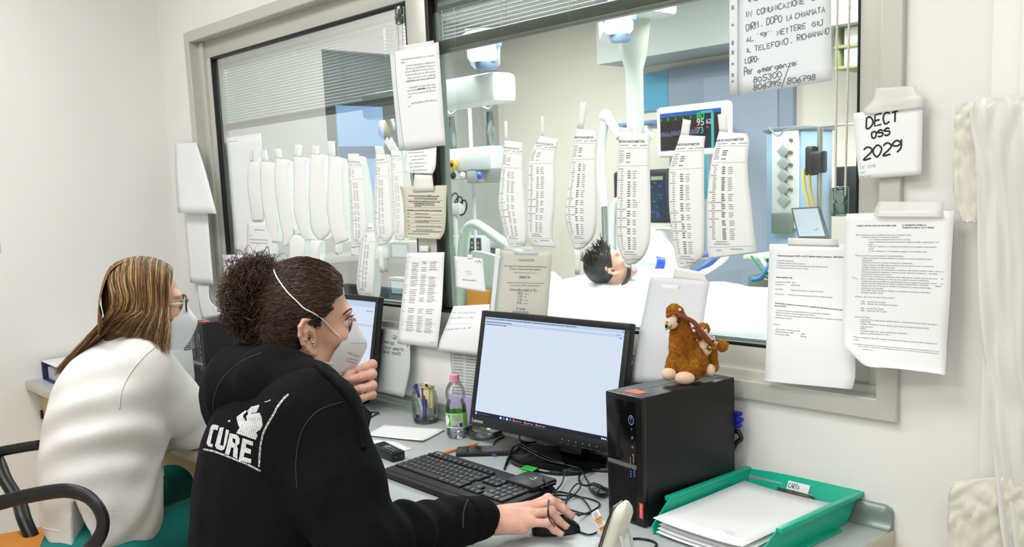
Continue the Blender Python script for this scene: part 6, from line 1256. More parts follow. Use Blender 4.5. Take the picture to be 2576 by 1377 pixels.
def grow(f, lo, hi, h, it=2):
    """surface of f = 0 as vertices and quads"""
    lo, hi = A(*lo), A(*hi); n = np.ceil((hi - lo) / h).astype(int) + 2; B = 5; nc = n // B + 1
    idx = np.stack(np.meshgrid(*[np.arange(k) for k in nc], indexing='ij'), -1).reshape(-1, 3)
    ev = lambda p: np.concatenate([f(p[i:i + 200000]) for i in range(0, len(p), 200000)]) if len(p) else np.zeros(0)
    d = ev(lo + (idx + .5) * B * h).reshape(nc); act = np.abs(d) < B * h * 1.55
    up = lambda a: np.repeat(np.repeat(np.repeat(a, B, 0), B, 1), B, 2)
    V = np.where(up(d) > 0, 1., -1.).astype(np.float32); m = up(act); m2 = m.copy()
    for ax in range(3): m2 |= np.roll(m2, 1, ax)
    ii = np.argwhere(m2); V[m2] = ev(lo + ii * h)
    ins = V < 0; c = lambda a, i, j, k: a[i:a.shape[0] - 1 + i, j:a.shape[1] - 1 + j, k:a.shape[2] - 1 + k]
    s = sum(c(ins, i, j, k).astype(np.int8) for i in (0, 1) for j in (0, 1) for k in (0, 1)); cell = np.argwhere((s > 0) & (s < 8)); vid = -np.ones(s.shape, np.int32); vid[tuple(cell.T)] = np.arange(len(cell))
    acc = np.zeros((len(cell), 3)); cnt = np.zeros(len(cell)); x, y, z = cell.T
    for ax in range(3):
        o = [q for q in range(3) if q != ax]
        for u in (0, 1):
            for w in (0, 1):
                d0 = [0, 0, 0]; d0[o[0]] = u; d0[o[1]] = w; d1 = list(d0); d1[ax] = 1
                a = V[x + d0[0], y + d0[1], z + d0[2]]; b = V[x + d1[0], y + d1[1], z + d1[2]]; mk = (a < 0) != (b < 0); t = np.where(mk, a / np.where(mk, a - b, 1), 0)
                for q in range(3): acc[:, q] += mk * (d0[q] + (t if q == ax else 0))
                cnt += mk
    P = lo + h * (cell + acc / cnt[:, None])
    for _ in range(it):
        e = h * .3; g = np.stack([ev(P + e * np.eye(3)[q]) - ev(P - e * np.eye(3)[q]) for q in range(3)], 1) / (2 * e); v = ev(P); P = P - np.clip(v / np.maximum((g * g).sum(1), .2), -h * .7, h * .7)[:, None] * g
    Q = []
    for ax in range(3):
        b = [q for q in range(3) if q != ax]; sl0 = [slice(None)] * 3; sl1 = [slice(None)] * 3; sl0[ax] = slice(0, -1); sl1[ax] = slice(1, None)
        a0 = ins[tuple(sl0)]; a1 = ins[tuple(sl1)]; e = np.argwhere(a0 != a1); e = e[(e[:, b[0]] > 0) & (e[:, b[1]] > 0)]; fl = a0[tuple(e.T)]
        def nb(u, w): t = e.copy(); t[:, b[0]] -= u; t[:, b[1]] -= w; return vid[np.minimum(t[:, 0], s.shape[0] - 1), np.minimum(t[:, 1], s.shape[1] - 1), np.minimum(t[:, 2], s.shape[2] - 1)]
        q = np.stack([nb(1, 1), nb(0, 1), nb(0, 0), nb(1, 0)], 1); 
        if ax == 1: q = q[:, ::-1]
        q = np.where(fl[:, None], q, q[:, ::-1]); Q.append(q[(q >= 0).all(1)])
    return P, np.concatenate(Q)
def flesh(name, parts, mats, parent=None, mi=None):
    """one mesh from grown surfaces"""
    V = np.concatenate([p[0] for p in parts]); o = 0; Q = []; MI = []
    for k, p in enumerate(parts): Q.append(p[1] + o); o += len(p[0]); MI.append(np.full(len(p[1]), mi[k] if mi else 0))
    Q = np.concatenate(Q); MI = np.concatenate(MI); me = bpy.data.meshes.new(name); me.vertices.add(len(V)); me.vertices.foreach_set('co', V.astype(np.float32).ravel())
    me.loops.add(Q.size); me.loops.foreach_set('vertex_index', Q.astype(np.int32).ravel()); me.polygons.add(len(Q)); me.polygons.foreach_set('loop_start', np.arange(0, Q.size, 4, dtype=np.int32)); me.polygons.foreach_set('loop_total', np.full(len(Q), 4, np.int32))
    me.update(); me.validate()
    for m in (mats if isinstance(mats, (list, tuple)) else [mats]): me.materials.append(m)
    if len(me.polygons) == len(MI): me.polygons.foreach_set('material_index', MI.astype(np.int32))
    me.shade_smooth(); ob = bpy.data.objects.new(name, me); COL.objects.link(ob)
    if parent: put(ob, parent)
    return ob, BVHTree.FromPolygons(V.tolist(), Q.tolist())
def see(trees, px, py, off=.001):
    """first of these surfaces met on the line of sight, lifted off it a little"""
    o = Vector(CAM); d = Vector(ray(px, py)).normalized(); best = None
    for t in trees:
        h = t.ray_cast(o, d)
        if h[0] is not None and (best is None or h[3] < best[0]): best = (h[3], h[0], h[1])
    if best is None: return None
    n = best[2] if best[2].dot(d) < 0 else -best[2]; return best[1] + n * off
def seam(name, trees, pix, r, m, par, n=5, off=.0005, k=6):
    P = [see(trees, *p, off=off) for p in curvepts([(a, b, 0) for a, b in pix], k) for p in [(p[0], p[1])]]; P = [p for p in P if p is not None]
    if len(P) < 2: print('NOSEAM', name); return None
    b = MB(); b.tube(P, r, n); return b.build(name, m, par, 180)
SEED = np.random.RandomState(3)
WV = SEED.normal(0, 1, (8, 3)); WP = SEED.uniform(0, 6, 8)
def ripple(P, sc): return sum(np.sin((P * sc) @ WV[i] + WP[i]) for i in range(8)) / 4
M_skin = mat('skin', '#e3b79f', .48, spec=.35, sss=.12, var=.12, vscale=18, col2='#d9a68f', bump=.05, bscale=300)
M_hand = mat('skin_hand', '#eac0ad', .5, spec=.3, sss=.12, var=.15, vscale=30, col2='#dda38f', bump=.12, bscale=160)
M_mask = mat('mask_white', '#eceef1', .7, bump=.05, bscale=220)
M_strap = mat('strap_white', '#e6e4de', .7)
M_hood = mat('hoodie_black', '#0b0b0c', .9, spec=.12, var=.2, vscale=30, col2='#101114', bump=.12, bscale=500)
M_nail = mat('nail', '#e0a79b', .25)
M_hairs = [mat('hair_dark', '#20150f', .42, spec=.35), mat('hair_brown', '#3c281c', .4, spec=.4), mat('hair_warm', '#5c402c', .4, spec=.4)]
M_blond = [mat('hair_umber', '#3b2a1c', .45, spec=.3), mat('hair_bronze', '#735433', .42, spec=.35), mat('hair_gold', '#a07a48', .4, spec=.4), mat('hair_light', '#bf9d6c', .4, spec=.4), mat('hair_chestnut', '#553c27', .45, spec=.3)]
# ---- a head in its own axes: F forward, Rt to its right, U up, origin midway between the ears
def axes(fw, roll=0):
    f = Vector(fw).normalized(); r = f.cross(Vector((0, 0, 1))).normalized(); u = r.cross(f)
    r, u = r * math.cos(roll) + u * math.sin(roll), u * math.cos(roll) - r * math.sin(roll)
    return np.array([f, r, u])                                # rows
def head_f(O, M, s, neck, nr=.055, k0=.028):
    nb = (A(*neck) - O) @ M.T / s
    def f(Pw):
        P = (Pw - O) @ M.T / s; Q = P.copy(); Q[:, 1] = np.abs(Q[:, 1])
        d = elli(Q, (-.012, 0, .045), (.093, .073, .087)); d = smin(d, elli(Q, (.034, 0, -.030), (.060, .056, .083)), .03)
        d = smin(d, caps(Q, (.066, 0, -.093), (.0, .047, -.055), .020, .019), .028); d = smin(d, elli(Q, (.058, .040, -.010), (.022, .020, .017)), .02)
        d = smin(d, elli(Q, (.077, .024, .042), (.013, .028, .009)), .016); d = smin(d, elli(Q, (.074, 0, -.098), (.016, .017, .014)), .02)
        d = smin(d, caps(Q, (.088, 0, .020), (.112, 0, -.026), .008, .011), .010)
        d = smax(d, -elli(Q, (.099, .032, .016), (.014, .016, .012)), .012); d = smin(d, elli(Q, (.0750, .0325, .0205), (.0140, .0140, .0132)), .004)
        d = smax(d, -elli(Q, (.0825, .0400, .0200), (.0165, .0115, .0052), A((-.55, .835, 0), (.835, .55, 0), (0, 0, 1))), .0015)
        d = smin(d, caps(P, (-.022, 0, -.045), nb, nr / s * .94, nr / s * 1.05), k0)
        c = A(-.008, .0735, .0); e1 = A(-.20, .06, .975); e2 = A(.93, -.30, .22); ou = np.cross(e2, e1); ou = ou if ou[1] > 0 else -ou
        pt = lambda a, b, o=0: c + e1 * a * 1.27 + e2 * b * 1.22 + ou * (.007 - b * .32 + o)
        near = (np.abs(Q - c).max(1) < .07)
        if near.any():
            q = Q[near];             e = elli(q, pt(0, -.002, -.001), (.037, .0178, .0050), np.array([e1, e2 / np.linalg.norm(e2), ou / np.linalg.norm(ou)])); 
            hp = [pt(.004, .010, -.002), pt(.018, .013, .001), pt(.029, .006, .002), pt(.031, -.006, .002), pt(.024, -.015, .002), pt(.010, -.018, .001), pt(-.006, -.015, .001), pt(-.018, -.008, .0), pt(-.027, -.002, -.001), pt(-.031, .004, -.001), pt(-.026, .009, -.002)]
            e = smin(e, chain(q, hp, [.0036, .0042, .0042, .0042, .0040, .0038, .0038, .0042, .0052, .0055, .0046], .003), .004)
            e = smin(e, chain(q, [pt(.016, .002, .001), pt(.012, -.007, .003), pt(.0, -.009, .003), pt(-.012, -.004, .002)], [.0026, .0030, .0032, .0026], .003), .003)
            e = smax(e, -elli(q, pt(-.003, .001, .008), (.0160, .0100, .0115), np.array([e1, e2 / np.linalg.norm(e2), ou / np.linalg.norm(ou)])), .003)
            e = smin(e, caps(q, pt(-.004, .012, -.001), pt(-.010, .012, -.002), .0042, .0036), .003)
            d[near] = smin(d[near], e, .005)
        return d * s
    return f
def loc(O, M, s, F_, r, u): return Vector(O + (A(F_, r, u) * s) @ M)
def mask_part(O, M, s, par, fx_=-.010):
    """folded mask: ridge down the middle, edges on the cheeks"""
    L = lambda F_, r, u: loc(O, M, s, F_, r, u)
    ridge = [(.1075, .0, .016), (.1210, .0, -.006), (.1370, .0, -.030), (.1400, 0, -.047), (.1300, 0, -.072), (.1120, 0, -.098), (.0900, 0, -.118)]
    edge = [(.0950, .016, .014), (.0860, .038, -.002), (.0680, .057, -.016), (.0480, .0665, -.042), (.0370, .0650, -.066), (.0340, .0610, -.088), (.0420, .0500, -.110)]
    ridge = [(a + fx_ * min(1, max(0, a - .095) / .03), b_, c_) for a, b_, c_ in ridge]; rg, ed = curvepts(ridge, 4), curvepts(edge, 4); rows = []
    for a, b in zip(rg, ed):
        row = []
        for j in range(-8, 9):
            u = abs(j) / 8; p = a.lerp(b, u); bul = .006 * math.sin(PI * u) * (1 - u * .3); p = Vector((p.x + bul * .7, p.y + bul * .8, p.z)); p.y *= (1 if j >= 0 else -1); row.append(L(*p))
        rows.append(row)
    m = MB(); m.sheet(rows, .0012); o = m.build('mask', M_mask, par, 50)
    b = MB()
    for side in (0, -1):
        col = [r[side] for r in rows]; b.tube(col, .0012, 5)
    b.build('mask_seam', mat('mask_seam', '#c9ccd0', .8), o, 180)
    bv = BVHTree.FromPolygons([p for r in rows for p in r], [(i * 17 + j, i * 17 + j + 1, i * 17 + j + 18, i * 17 + j + 17) for i in range(len(rows) - 1) for j in range(16)])
    return o, bv, rows
def strands(name, lines, rs, mats, par, n=4, mi=None):
    b = MB()
    for k, (P, r) in enumerate(zip(lines, rs)):
        c = len(P); b.tube(P, [r * min(1, 1.6 * (1 - i / (c - 1)) + .25) for i in range(c)], n, False, mi[k] if mi else k % len(mats))
    return b.build(name, mats, par, 180, fix=False)
# =================================================================== woman in the black hoodie
O1 = A(-1.6285, -.7698, 1.1686); H1 = axes((.374, .924, -.076), -.143); s1 = .935
w1 = thing('person', 'woman with a curly dark bun, face mask and black printed hoodie working the mouse', 'person', K(640, 1480, 1.78))
NB = A(*K(742, 985, 1.83))
hf = head_f(O1, H1, s1, NB, .054)
W = A(-1.339, -.575, .785); hd_ = A(.61, .79, 0); hd_ = hd_ / np.linalg.norm(hd_); ha = A(hd_[1], -hd_[0], 0); hz = A(0, 0, 1)
FING = {'i': (-.028, .013, [(.043, .012), (.024, -.012), (.020, -.014)], -.16, .0088), 'm': (-.008, .016, [(.046, .010), (.027, -.016), (.021, -.014)], -.04, .0090), 'r': (.012, .012, [(.041, .004), (.024, -.020), (.018, -.012)], .03, .0086), 'p': (.030, .002, [(.032, -.003), (.018, -.014), (.014, -.008)], .07, .0078)}
def joints(W, h, a, z, F_):
    out = {}
    for n, (ac, upz, seg, spl, r) in F_.items():
        p = W + h * .086 + a * ac + z * upz; d = h + a * spl; d /= np.linalg.norm(d); c = [p]
        for l, dz in seg: p = p + d * math.sqrt(max(l * l - dz * dz, 1e-6)) + z * dz; c.append(p)
        out[n] = (c, r)
    return out
RJ = joints(W, hd_, ha, hz, FING)
elb = A(*K(905, 1385, 1.56)); wr0 = W - hd_ * .005
def rhand(P):
    d = caps(P, W - hd_ * .10, W, .026, .0225)
    d = smin(d, elli(P, W + hd_ * .045 + hz * .004, (.050, .036, .0185), np.array([hd_, ha, hz])), .022)
    d = smin(d, chain(P, [W + hd_ * .01 - ha * .016, W + hd_ * .045 - ha * .034 - hz * .008, W + hd_ * .080 - ha * .040 - hz * .014, W + hd_ * .108 - ha * .034 - hz * .016], [.016, .0135, .0110, .0088], .008), .014)
    d = smin(d, caps(P, W + hd_ * .01 + ha * .016 - hz * .006, W + hd_ * .07 + ha * .028 - hz * .008, .016, .013), .014)
    for n, (c, r) in RJ.items():
        b0 = W + hd_ * .03 + (c[0] - W - hd_ * .086) * .5 + hz * .006
        d = smin(d, caps(P, b0, c[0], .010, r * 1.08), .010)
        e = chain(P, c, [r * 1.08, r * 1.03, r * .93, r * .80], .004); e = smin(e, elli(P, c[1] + hz * .001, (r * 1.1, r * 1.06, r * 1.04)), .004); d = smin(d, e, .005)
        d = smin(d, caps(P, b0 + hz * .008, c[0] + hz * r * .62, .0030, .0042), .008)
    return d
# left hand at the chin: fingers folded towards the face
def kk(px, py, d): return A(*K(px, py, d))
LJ = {'i': ([kk(897, 968, 1.900), kk(936, 918, 1.868), kk(917, 925, 1.858), kk(903, 930, 1.858)], .0088), 'm': ([kk(900, 978, 1.900), kk(935, 942, 1.862), kk(908, 949, 1.848), kk(884, 954, 1.846)], .0090), 'r': ([kk(899, 992, 1.900), kk(936, 970, 1.862), kk(908, 978, 1.848), kk(886, 983, 1.850)], .0086), 'p': ([kk(897, 1006, 1.898), kk(935, 993, 1.864), kk(912, 1002, 1.850), kk(893, 1006, 1.852)], .0080)}
lw = kk(868, 1040, 1.90); le = kk(850, 1190, 1.98)
def lhand(P):
    d = caps(P, le, lw, .034, .0235); d = smin(d, caps(P, lw, kk(890, 985, 1.895), .023, .026), .02); d = smin(d, caps(P, kk(872, 1000, 1.885), kk(872, 975, 1.875), .020, .018), .015)
    d = smin(d, chain(P, [kk(866, 1000, 1.87), kk(866, 970, 1.862), kk(880, 945, 1.868), kk(898, 936, 1.880)], [.014, .0125, .0105, .0085], .006), .010)
    for n, (c, r) in LJ.items():
        d = smin(d, caps(P, kk(886, 995, 1.895), c[0], .014, r * 1.1), .010); e = chain(P, c, [r * 1.1, r * 1.06, r * .98, r * .84], .003); e = smin(e, elli(P, c[1], (r * 1.12,) * 3), .004); d = smin(d, e, .003)
    return d
FT = A(.34, .94, 0); FT = FT / np.linalg.norm(FT); RT = A(FT[1], -FT[0], 0); MT = np.array([FT, RT, [0, 0, 1]])
CH = A(*K(716, 1195, 1.82)); AB = A(*K(680, 1460, 1.80)); SR = A(*K(792, 1058, 1.645)); SL = A(*K(715, 1010, 2.02))
def under(P):
    d = elli(P, CH, (.105, .165, .22), MT); d = smin(d, elli(P, AB, (.11, .16, .25), MT), .08); d = smin(d, caps(P, SL, SR, .05, .05), .05)
    d = smin(d, caps(P, NB + A(0, 0, .03), CH, .05, .07), .05); d = smin(d, caps(P, SR, elb, .045, .04), .04); d = smin(d, caps(P, elb, W - hd_ * .08, .038, .026), .03); return smin(d, caps(P, SL, le, .042, .036), .03)
bb = lambda c, r: (A(*c) - A(*r), A(*c) + A(*r))
gh = grow(hf, *bb(O1, (.14, .14, .19)), .0023); gr = grow(rhand, np.minimum(W - .11, W - .03), W + A(.15, .19, .06), .0019); gl = grow(lhand, *bb(kk(895, 985, 1.88), (.075, .075, .10)), .0019)
gu = grow(under, CH - A(.30, .34, .50), CH + A(.45, .45, .24), .009)
body1, T_body = flesh('body', [gh, gr, gl, gu], [M_skin, M_hand], w1, [0, 1, 1, 0])
Thead = BVHTree.FromPolygons(gh[0].tolist(), gh[1].tolist())
# hoodie
hw_ = kk(1208, 1303, 1.805); e2 = kk(900, 1372, 1.575)
HPx = [kk(592, 1018, 1.88), kk(622, 968, 1.82), kk(690, 955, 1.73), kk(790, 990, 1.68), kk(868, 1035, 1.72)]
def hoodie(P):
    d = elli(P, CH, (.138, .205, .25), MT); d = smin(d, elli(P, AB, (.142, .200, .30), MT), .10); d = smin(d, caps(P, SL, SR, .072, .074), .07)
    d = smin(d, chain(P, [SR, SR * .45 + e2 * .55, e2], [.080, .078, .064], .03), .05)
    t = P @ hd_; fo = chain(P, [e2, e2 * .6 + hw_ * .4, hw_ * .75 + e2 * .25, hw_], [.064, .052, .044, .038], .02)
    fd = (hw_ - e2); L_ = np.linalg.norm(fd); u = (P - e2) @ (fd / L_) / L_
    fo = fo + .0045 * np.sin(u * 34 + 2.2 * np.sin(P[:, 2] * 28)) * np.exp(-((u - .32) / .3) ** 2) - .003 * (u > .84) * (u < 1.02)
    d = smin(d, fo, .03); d = smin(d, chain(P, [SL, SL * .4 + le * .6, le], [.075, .068, .056], .03), .05); d = smin(d, caps(P, le, lw - (lw - le) * .22, .054, .040), .03)
    d = d + .0035 * ripple(P, 16) + .0015 * ripple(P, 44)
    # neck opening
    d = smax(d, -caps(P, NB + A(0, 0, -.02), NB + (O1 - NB) * 1.2, .066, .075), .02)
    # bottom, and open wrist
    return d
def hood(P):
    q = P.copy(); h = chain(P, HPx, [.050, .056, .048, .038, .024], .08)
    h = smin(h, chain(P, [kk(592, 1018, 1.86), kk(630, 955, 1.93), kk(720, 940, 1.98), kk(820, 985, 1.96), kk(880, 1030, 1.93)], [.050, .055, .045, .038, .024], .08), .06)
    h = smin(h, elli(P, kk(610, 1005, 1.84), (.045, .10, .058), MT), .07); h = smin(h, caps(P, kk(640, 990, 1.78), kk(800, 1010, 1.72), .045, .03), .06)
    h = h + .004 * ripple(P, 22) + .0016 * ripple(P, 60)
    return smax(h, -caps(P, NB + A(0, 0, -.03), NB + (O1 - NB) * 1.3, .062, .078), .012)
gb = grow(hoodie, CH - A(.30, .36, .44), CH + A(.42, .50, .26), .0062); ghd = grow(hood, kk(690, 960, 1.83) - A(.22, .24, .17), kk(690, 960, 1.83) + A(.24, .26, .17), .0045)
ho, T_hood0 = flesh('hoodie', [gb], M_hood, w1); hoo, T_hood1 = flesh('hood', [ghd], M_hood, w1)
TH = [T_hood0, T_hood1]
M_stitch = mat('stitch_grey', '#2b2c31', .8)
seam('armhole_seam', [T_hood0], [(862, 1012), (800, 1035), (760, 1085), (745, 1160), (748, 1230)], .0011, M_stitch, ho)
seam('hood_seam', [T_hood1], [(540, 1060), (538, 1010), (560, 955), (610, 910), (660, 888)], .0012, M_stitch, hoo)
seam('cuff_seam', [T_hood0], [(1176, 1258), (1166, 1290), (1164, 1330)], .0016, M_stitch, ho)
b = MB(); cz = [see(TH, px, py, .002) for px, py in ((762, 885), (800, 925), (838, 962), (872, 1000), (895, 1040), (908, 1085), (912, 1130))]; cz = [p for p in cz if p is not None]
if len(cz) > 2: b.tube(curvepts(cz, 8), .0052, 8); b.build('hood_edge', M_hood, hoo, 180)
b = MB(); zp = curvepts([K(905, 1020, 1.80), K(918, 1060, 1.79), K(924, 1105, 1.77), K(922, 1150, 1.75)], 24)
for i, p in enumerate(zp[::2]): b.box(p, (.006, .006, .0024), .0006, Matrix.Rotation(.4 * (i % 2), 3, 'Z'))
b.build('zip', mat('zip_dark', '#26272b', .3, metal=.6), ho, 30)
b = MB(); b.sheet([[K(902, 1015, 1.80), K(912, 1018, 1.83)], [K(916, 1060, 1.79), K(936, 1040, 1.84)], [K(922, 1110, 1.77), K(925, 1090, 1.82)]], .003); b.build('collar_flap', M_hood, ho, 180)
# print on the back
def inside(X, Y, poly):
    r = np.zeros(X.shape, bool); n = len(poly)
    for i in range(n):
        (x0, y0), (x1, y1) = poly[i], poly[(i + 1) % n]; c = ((y0 > Y) != (y1 > Y)) & (X < (x1 - x0) * (Y - y0) / ((y1 - y0) if y1 != y0 else 1e-9) + x0); r ^= c
    return r
gx, gy = np.meshgrid(np.arange(120, 1270, 4.2), np.arange(165, 1205, 4.2)); on_ = np.zeros(gx.shape, bool)
rs_ = np.random.RandomState(5)
def wob(P_, a=5): return [(x + rs_.uniform(-a, a), y + rs_.uniform(-a, a)) for x, y in P_]
for pos, neg in (([(270, 575), (330, 590), (308, 655), (258, 640), (238, 720), (215, 830), (250, 840), (235, 882), (180, 866), (162, 820), (195, 700), (215, 620), (238, 583)], []), ([(340, 612), (388, 620), (345, 850), (385, 862), (425, 640), (466, 655), (418, 850), (400, 905), (360, 922), (300, 900), (272, 860), (290, 800)], []),
                 ([(470, 692), (580, 720), (607, 770), (595, 830), (562, 862), (578, 900), (567, 1028), (510, 1005), (522, 890), (490, 880), (465, 985), (408, 972)], [(505, 755), (545, 775), (545, 832), (508, 815)]), ([(640, 758), (787, 805), (778, 858), (692, 835), (682, 882), (757, 905), (750, 970), (668, 952), (655, 1008), (757, 1036), (755, 1098), (592, 1048)], []),
                 ([(700, 425), (722, 400), (760, 432), (870, 420), (897, 480), (907, 585), (880, 640), (822, 682), (842, 722), (820, 782), (760, 762), (558, 690), (600, 620), (570, 545), (563, 480), (640, 415), (690, 385)], [(640, 460), (700, 395), (722, 432), (690, 470), (695, 525), (678, 530)]), ([(703, 392), (760, 340), (872, 312), (850, 372), (826, 415), (740, 428), (708, 412)], []), ([(440, 530), (482, 513), (466, 546)], [])):
    m_ = inside(gx, gy, wob(pos, 3)); 
    if neg: m_ &= ~inside(gx, gy, wob(neg, 4))
    on_ |= m_
def stroke(pts, w, drop):
    global on_
    P_ = np.array([tuple(p)[:2] for p in curvepts([(a, b, 0) for a, b in pts], 10)])
    dmin = np.full(gx.shape, 1e9); tt = np.zeros(gx.shape)
    for i in range(len(P_) - 1):
        a, b_ = P_[i], P_[i + 1]; ab = b_ - a; h = np.clip(((gx - a[0]) * ab[0] + (gy - a[1]) * ab[1]) / max(ab @ ab, 1e-6), 0, 1); d = np.hypot(gx - a[0] - h * ab[0], gy - a[1] - h * ab[1]); k = d < dmin; dmin[k] = d[k]; tt[k] = i + h[k]
    e = (dmin < w) & ~((dmin < w * .30) & (np.sin(tt * 1.3) > drop))
    e &= np.sin(tt * 2.3 + 1) + .4 * np.sin(tt * 7.1) > -1.15; on_ |= e
stroke([(1245, 180), (1190, 230), (1100, 350), (1060, 430), (1000, 530), (930, 660), (890, 800), (872, 950), (860, 1130)], 13, -.2); stroke([(130, 908), (250, 932), (400, 985), (560, 1050), (700, 1105), (870, 1190)], 12, -.1); stroke([(940, 275), (980, 268), (1012, 250)], 5, 2)
st_ = np.sin(gx * .33 + 3 * np.sin(gy * .013) + gy * .09) * np.sin(gx * .11 + gy * .021 + 1.7); on_ &= ~((st_ > .80) | (rs_.uniform(0, 1, gx.shape) < .035))
bt = MB(); cache = {}
def pv(i, j):
    if (i, j) not in cache:
        p = see(TH, 490 + (120 + 4.2 * (j - .5)) / 5.296, 960 + (165 + 4.2 * (i - .5)) / 5.296, .0009); cache[(i, j)] = None if p is None else (len(bt.v), bt.v.append(tuple(p)))[0]
    return cache[(i, j)]
Tm = T_hood0
for i, j in np.argwhere(on_):
    hp = see([T_hood1], 490 + (120 + 4.2 * j) / 5.296, 960 + (165 + 4.2 * i) / 5.296); hb0 = see([T_hood0], 490 + (120 + 4.2 * j) / 5.296, 960 + (165 + 4.2 * i) / 5.296)
    q = [pv(i, j), pv(i, j + 1), pv(i + 1, j + 1), pv(i + 1, j)]
    if None in q: continue
    if max((Vector(bt.v[q[a]]) - Vector(bt.v[q[a - 1]])).length for a in range(4)) > .006: continue
    bt.f.append(tuple(q)); bt.m.append(0)
bt.build('back_print', mat('print_white', '#c9c9cb', .7), ho, 0, fix=False)
# eyes, brow, lashes
for sgn in (1, -1):
    c = loc(O1, H1, s1, .0752, .0325 * sgn, .0203); b = MB(); b.ell(c, .0121 * s1, n=20); ey = b.build('eye', mat('eye_white', '#e9e4e0', .12), w1, 180)
    fwv = (Vector(H1[0]) * .80 + Vector(H1[1]) * .55 * sgn + Vector(H1[2]) * -.05).normalized(); rot = fwv.to_track_quat('Z', 'Y').to_matrix()
    b = MB(); b.lathe([(0, .0002), (.0056, 0), (.0058, -.0008), (0, -.0008)], c + fwv * .0103, 18, rot); ir = b.build('iris', mat('iris_dark', '#2b2a33', .1), ey, 60); b = MB(); b.lathe([(0, .0002), (.0026, 0), (0, -.0002)], c + fwv * .0105, 12, rot); b.build('pupil', M_gloss, ir, 0)
    L = lambda F_, r, u: loc(O1, H1, s1, F_, r * sgn, u)
q = random.Random(4); BR = [see([Thead], *p[:2], off=.0004) for p in curvepts([(865, 791, 0), (872, 785, 0), (880, 780, 0), (887, 778, 0), (892, 778, 0)], 5)]; BR = [p for p in BR if p is not None]; b = MB()
for k in range(170):
    t_ = q.random() * (len(BR) - 1.01); i_ = int(t_); p = BR[i_].lerp(BR[i_ + 1], t_ - i_) + Vector((0, 0, q.uniform(-.0016, .0016) * min(1, .3 + t_ / len(BR) * 1.3))); dv = (BR[max(0, i_ - 1)] - BR[min(len(BR) - 1, i_ + 2)]).normalized(); b.tube([p, p + dv * .004 + Vector((0, 0, .0008))], [.00045, .0002], 4, False)
b.build('eyebrow', M_hairs[0], w1, 180, fix=False)
LS = [see([Thead], *p[:2], off=.0010) for p in curvepts([(868, 806, 0), (874, 801, 0), (881, 797, 0), (888, 796, 0)], 6)]; LS = [p for p in LS if p is not None]; b = MB(); b.tube(LS, .0008, 5)
for k, p in enumerate(LS): b.tube([p, p + Vector(H1[0]) * .005 + Vector(H1[1]) * .002 + Vector((0, 0, .0035))], [.0005, .0002], 4, False)
b.build('eyelash', M_hairs[0], w1, 180, fix=False)
mk1, T_mask, mrows = mask_part(O1, H1, s1, w1)
# hair
bunc = tuple((A(*K(646, 752, 1.835)) - O1) @ H1.T / s1)
def cap_f(P):
    Q = (P - O1) @ H1.T / s1; R_ = Q.copy(); R_[:, 1] = np.abs(R_[:, 1])
    d = elli(R_, (-.008, 0, .047), (.097, .083, .098)); d = smin(d, elli(R_, (-.040, 0, -.015), (.050, .062, .065)), .03)
    cut1 = (R_[:, 0] - .020 + R_[:, 1] * .10) * .80 - (R_[:, 2] - .024) * .60 + .004 * np.sin(R_[:, 2] * 210) + .002 * np.sin(R_[:, 2] * 530); cut2 = np.maximum(R_[:, 0] + .018, -(R_[:, 2] + .078))
    d = smax(d, smin(cut1, cut2, .01), .008); bun = elli(Q, bunc, (.056, .054, .066)) + .007 * ripple(P, 60) + .004 * ripple(P, 120); d = smin(d, bun, .012)
    fl = np.arctan2(Q[:, 2] - bunc[2], Q[:, 0] - bunc[0]); rr_ = np.hypot(Q[:, 2] - bunc[2], Q[:, 0] - bunc[0])
    return (d + .0012 * np.sin(fl * 70 + rr_ * 30) * np.clip(rr_ / .1, 0, 1)) * s1
gc = grow(cap_f, *bb(O1 + A(-.02, -.05, .04), (.19, .21, .17)), .003)
hr1, T_hair = flesh('hair', [gc], M_hairs[0], w1)
q = random.Random(21); lines, rad, mis = [], [], []
L1 = lambda F_, r, u: loc(O1, H1, s1, F_, r, u)
for k in range(3000):                                             # hair drawn back over the head to the bun
    a = q.uniform(-.2, 1.0); side_ = q.choice((1, 1, 1, -1)); 
    t_ = q.random()
    if t_ < .6: f0 = .018 + .070 * q.random(); u0 = .024 + (f0 - .014) * 1.15 + q.random() * .03; r0 = q.uniform(0, .085)
    else: f0 = q.uniform(-.07, -.005); u0 = q.uniform(-.075, .03); r0 = .08
    st = L1(f0, r0 * side_, u0); en = L1(bunc[0] + q.uniform(-.02, .035), q.uniform(-.03, .04) * 1.0, bunc[2] + q.uniform(-.045, .03)); P_ = []; ctr = Vector(O1) + Vector(H1[2]) * .04
    amp = q.uniform(.0012, .0045) if t_ < .6 else q.uniform(.0006, .002); ph = q.uniform(0, 6); fr = q.uniform(9, 18)
    for i in range(11):
        u = i / 10; p = st.lerp(en, u); dv = (p - ctr); d_ = dv.normalized(); h = T_hair.ray_cast(p + d_ * .2, -d_)
        p2 = h[0] + h[1] * (.0009 + .0010 * math.sin(PI * u)) if h[0] is not None else p
        P_.append(p2 + Vector(H1[2]) * amp * math.sin(u * fr + ph) * u * .6 + d_ * amp * .5 * abs(math.cos(u * fr + ph)))
    if max((P_[i + 1] - P_[i]).length for i in range(10)) > .06: continue
    lines.append(P_); rad.append(q.uniform(.0003, .0007)); mis.append(q.choice((0, 0, 1, 1, 2)))
strands('hair_strands', lines, rad, M_hairs, hr1, 4, mis)
lines, rad, mis = [], [], []
